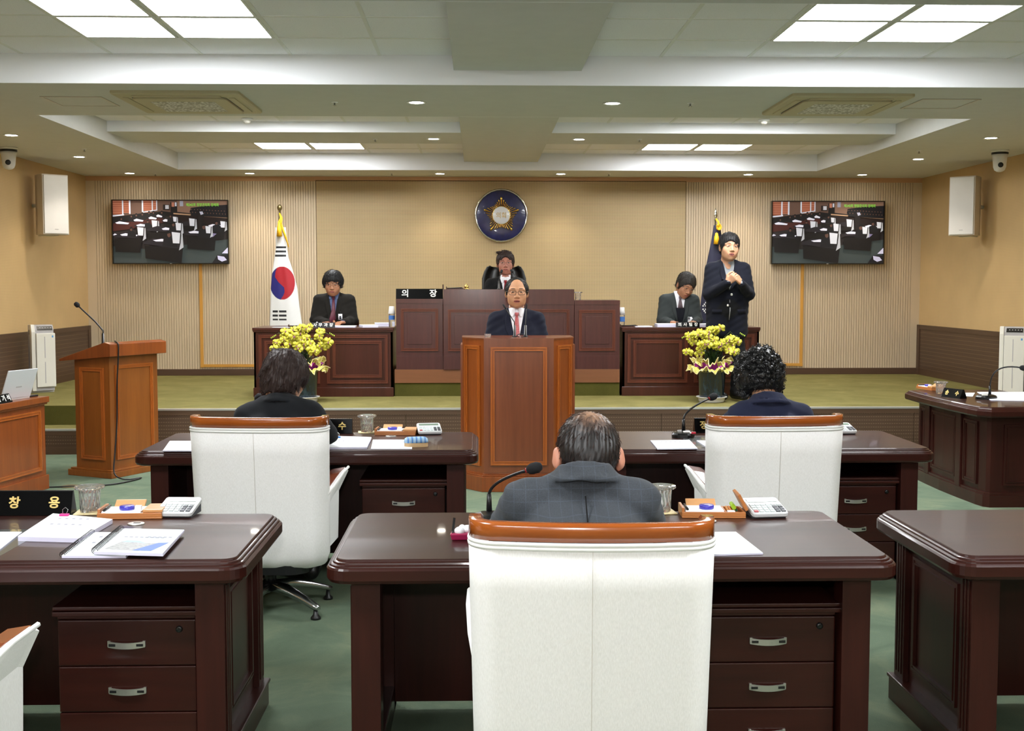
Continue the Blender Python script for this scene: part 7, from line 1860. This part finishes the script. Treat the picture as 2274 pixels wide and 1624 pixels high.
t, M_, HM_, patch = make_person('balding man in grey checked jacket seen from behind, head bowed over his desk', (bx_, 3.38, 0), 0,
            dict(j=sj, hair='crown', face=(1.0, 1.0, 0.0, .014), pitch=.62, hs=1.04, front=False, nhair=0, seed=4, res=.0075, collar=.066, collar_z=.04, cw=.085, hands=[((-.13, .50, .765), (.5, .8, -.1), (0, 0, -1), -1, (.3,) * 4, .2), ((.12, .50, .765), (-.5, .8, -.1), (0, 0, -1), 1, (.3,) * 4, .2)]),
            dict(skin=skin_mat('skin_pink', rgb(214, 148, 122)), jacket=check_cloth, trousers=trouser_blk, shirt=white_shirt, hair=thin_hair))
_sub.inputs[1].default_value = HM_ @ Vector((.008, -.088, .085))
hb = [o for o in t.children if o.name.startswith('hair')][0]
# short strands, darker, growing from the crown outwards
V_ = np.empty(len(hb.data.vertices) * 3); hb.data.vertices.foreach_get('co', V_); V_ = V_.reshape(-1, 3); rnd = random.Random(8); m = MB(); cw_ = HM_ @ Vector((.008, -.088, .085)); cen = HM_ @ Vector((0, -.02, .03))
for k in range(1500):
    p_ = Vector(V_[rnd.randrange(len(V_))]); r_ = (p_ - cw_).length
    if r_ < .055 and rnd.random() < .78: continue
    nn = (p_ - cen).normalized(); d = (p_ - cw_); d = d - nn * d.dot(nn); d = (d.normalized() + Vector((rnd.uniform(-.35, .35), rnd.uniform(-.35, .35), rnd.uniform(-.35, .35))))
    L_ = rnd.uniform(.012, .028); m.tube([p_ - nn * .001, p_ + d * L_ * .5 + nn * .0025, p_ + d * L_ - nn * .0006], [.0009, .001, .0003], 4, False)
o = m.build('hair_strands', hair_brn, hb); o['kind'] = 'stuff'
patch('centre_seam', [(.93, .006, .010), (.85, .004, .008), (.77, .002, .006), (.70, .0, .004)], .0008, MATS['black_suit'], 3, .002, None, 1)

bx_ = ony(614, 900, 5.9).x
sj = {'pelvis': (0, -.12, .56), 'chest': (0, .0, .77), 'neck': (.0, .12, 1.0), 'head': (.02, .215, 1.085), 'shL': (-.165, .09, .895), 'shR': (.165, .09, .91), 'elL': (-.22, .27, .775), 'elR': (.225, .22, .79), 'wrL': (-.12, .46, .775), 'wrR': (.15, .44, .775),
      'hipL': (-.09, -.05, .55), 'hipR': (.09, -.05, .55), 'knL': (-.12, .34, .53), 'knR': (.12, .34, .53), 'anL': (-.12, .34, .10), 'anR': (.12, .34, .10)}
black_jk = cloth('black_jacket', rgb(28, 30, 34))
t, M_, HM_, patch = make_person('woman with short dark brown hair and black jacket seen from behind, pearl earring', (bx_, 5.88, 0), 0,
            dict(j=sj, hair='bob', pitch=.40, yaw=-.60, hs=1.0, front=False, nhair=2200, hair_ln=.026, hair_r=.0008, seed=14, res=.008, collar=.052, collar_z=.012, fall=.02, bulk=.94, hands=[((-.12, .46, .765), (.5, .8, -.1), (0, 0, -1), -1, (.3,) * 4, .2), ((.15, .44, .765), (-.5, .8, -.1), (0, 0, -1), 1, (.3,) * 4, .2)]),
            dict(skin=skin_c, jacket=black_jk, trousers=trouser_blk, shirt=black_jk, hair=hair_brn))
m = MB(); q = HM_ @ Vector((.088, -.004, -.04)); m.sphere(q, .005, 10, 8); m.build('earring', silver_mat, t)
bx_ = ony(1719, 900, 5.9).x
sj = {'pelvis': (0, -.12, .56), 'chest': (0, .0, .77), 'neck': (-.01, .12, .985), 'head': (-.03, .235, 1.075), 'shL': (-.16, .09, .895), 'shR': (.16, .09, .89), 'elL': (-.22, .27, .775), 'elR': (.22, .27, .775), 'wrL': (-.12, .46, .775), 'wrR': (.12, .46, .775),
      'hipL': (-.09, -.05, .55), 'hipR': (.09, -.05, .55), 'knL': (-.12, .34, .53), 'knR': (.12, .34, .53), 'anL': (-.12, .34, .10), 'anR': (.12, .34, .10)}
make_person('woman with curly black hair and navy jacket seen from behind, head bowed', (bx_, 5.88, 0), 0,
            dict(j=sj, hair='curly', pitch=.55, yaw=.12, hs=1.02, front=False, nhair=700, hair_r=.0016, seed=21, res=.008, collar=.064, collar_z=.03, bulk=.94, hands=[((-.12, .46, .765), (.5, .8, -.1), (0, 0, -1), -1, (.3,) * 4, .2), ((.12, .46, .765), (-.5, .8, -.1), (0, 0, -1), 1, (.3,) * 4, .2)]),
            dict(skin=skin_c, jacket=cloth('navy_jacket', rgb(36, 40, 62)), trousers=trouser_blk, shirt=white_shirt, hair=hair_mat('glossy_black_hair', rgb(20, 20, 21), .28)))
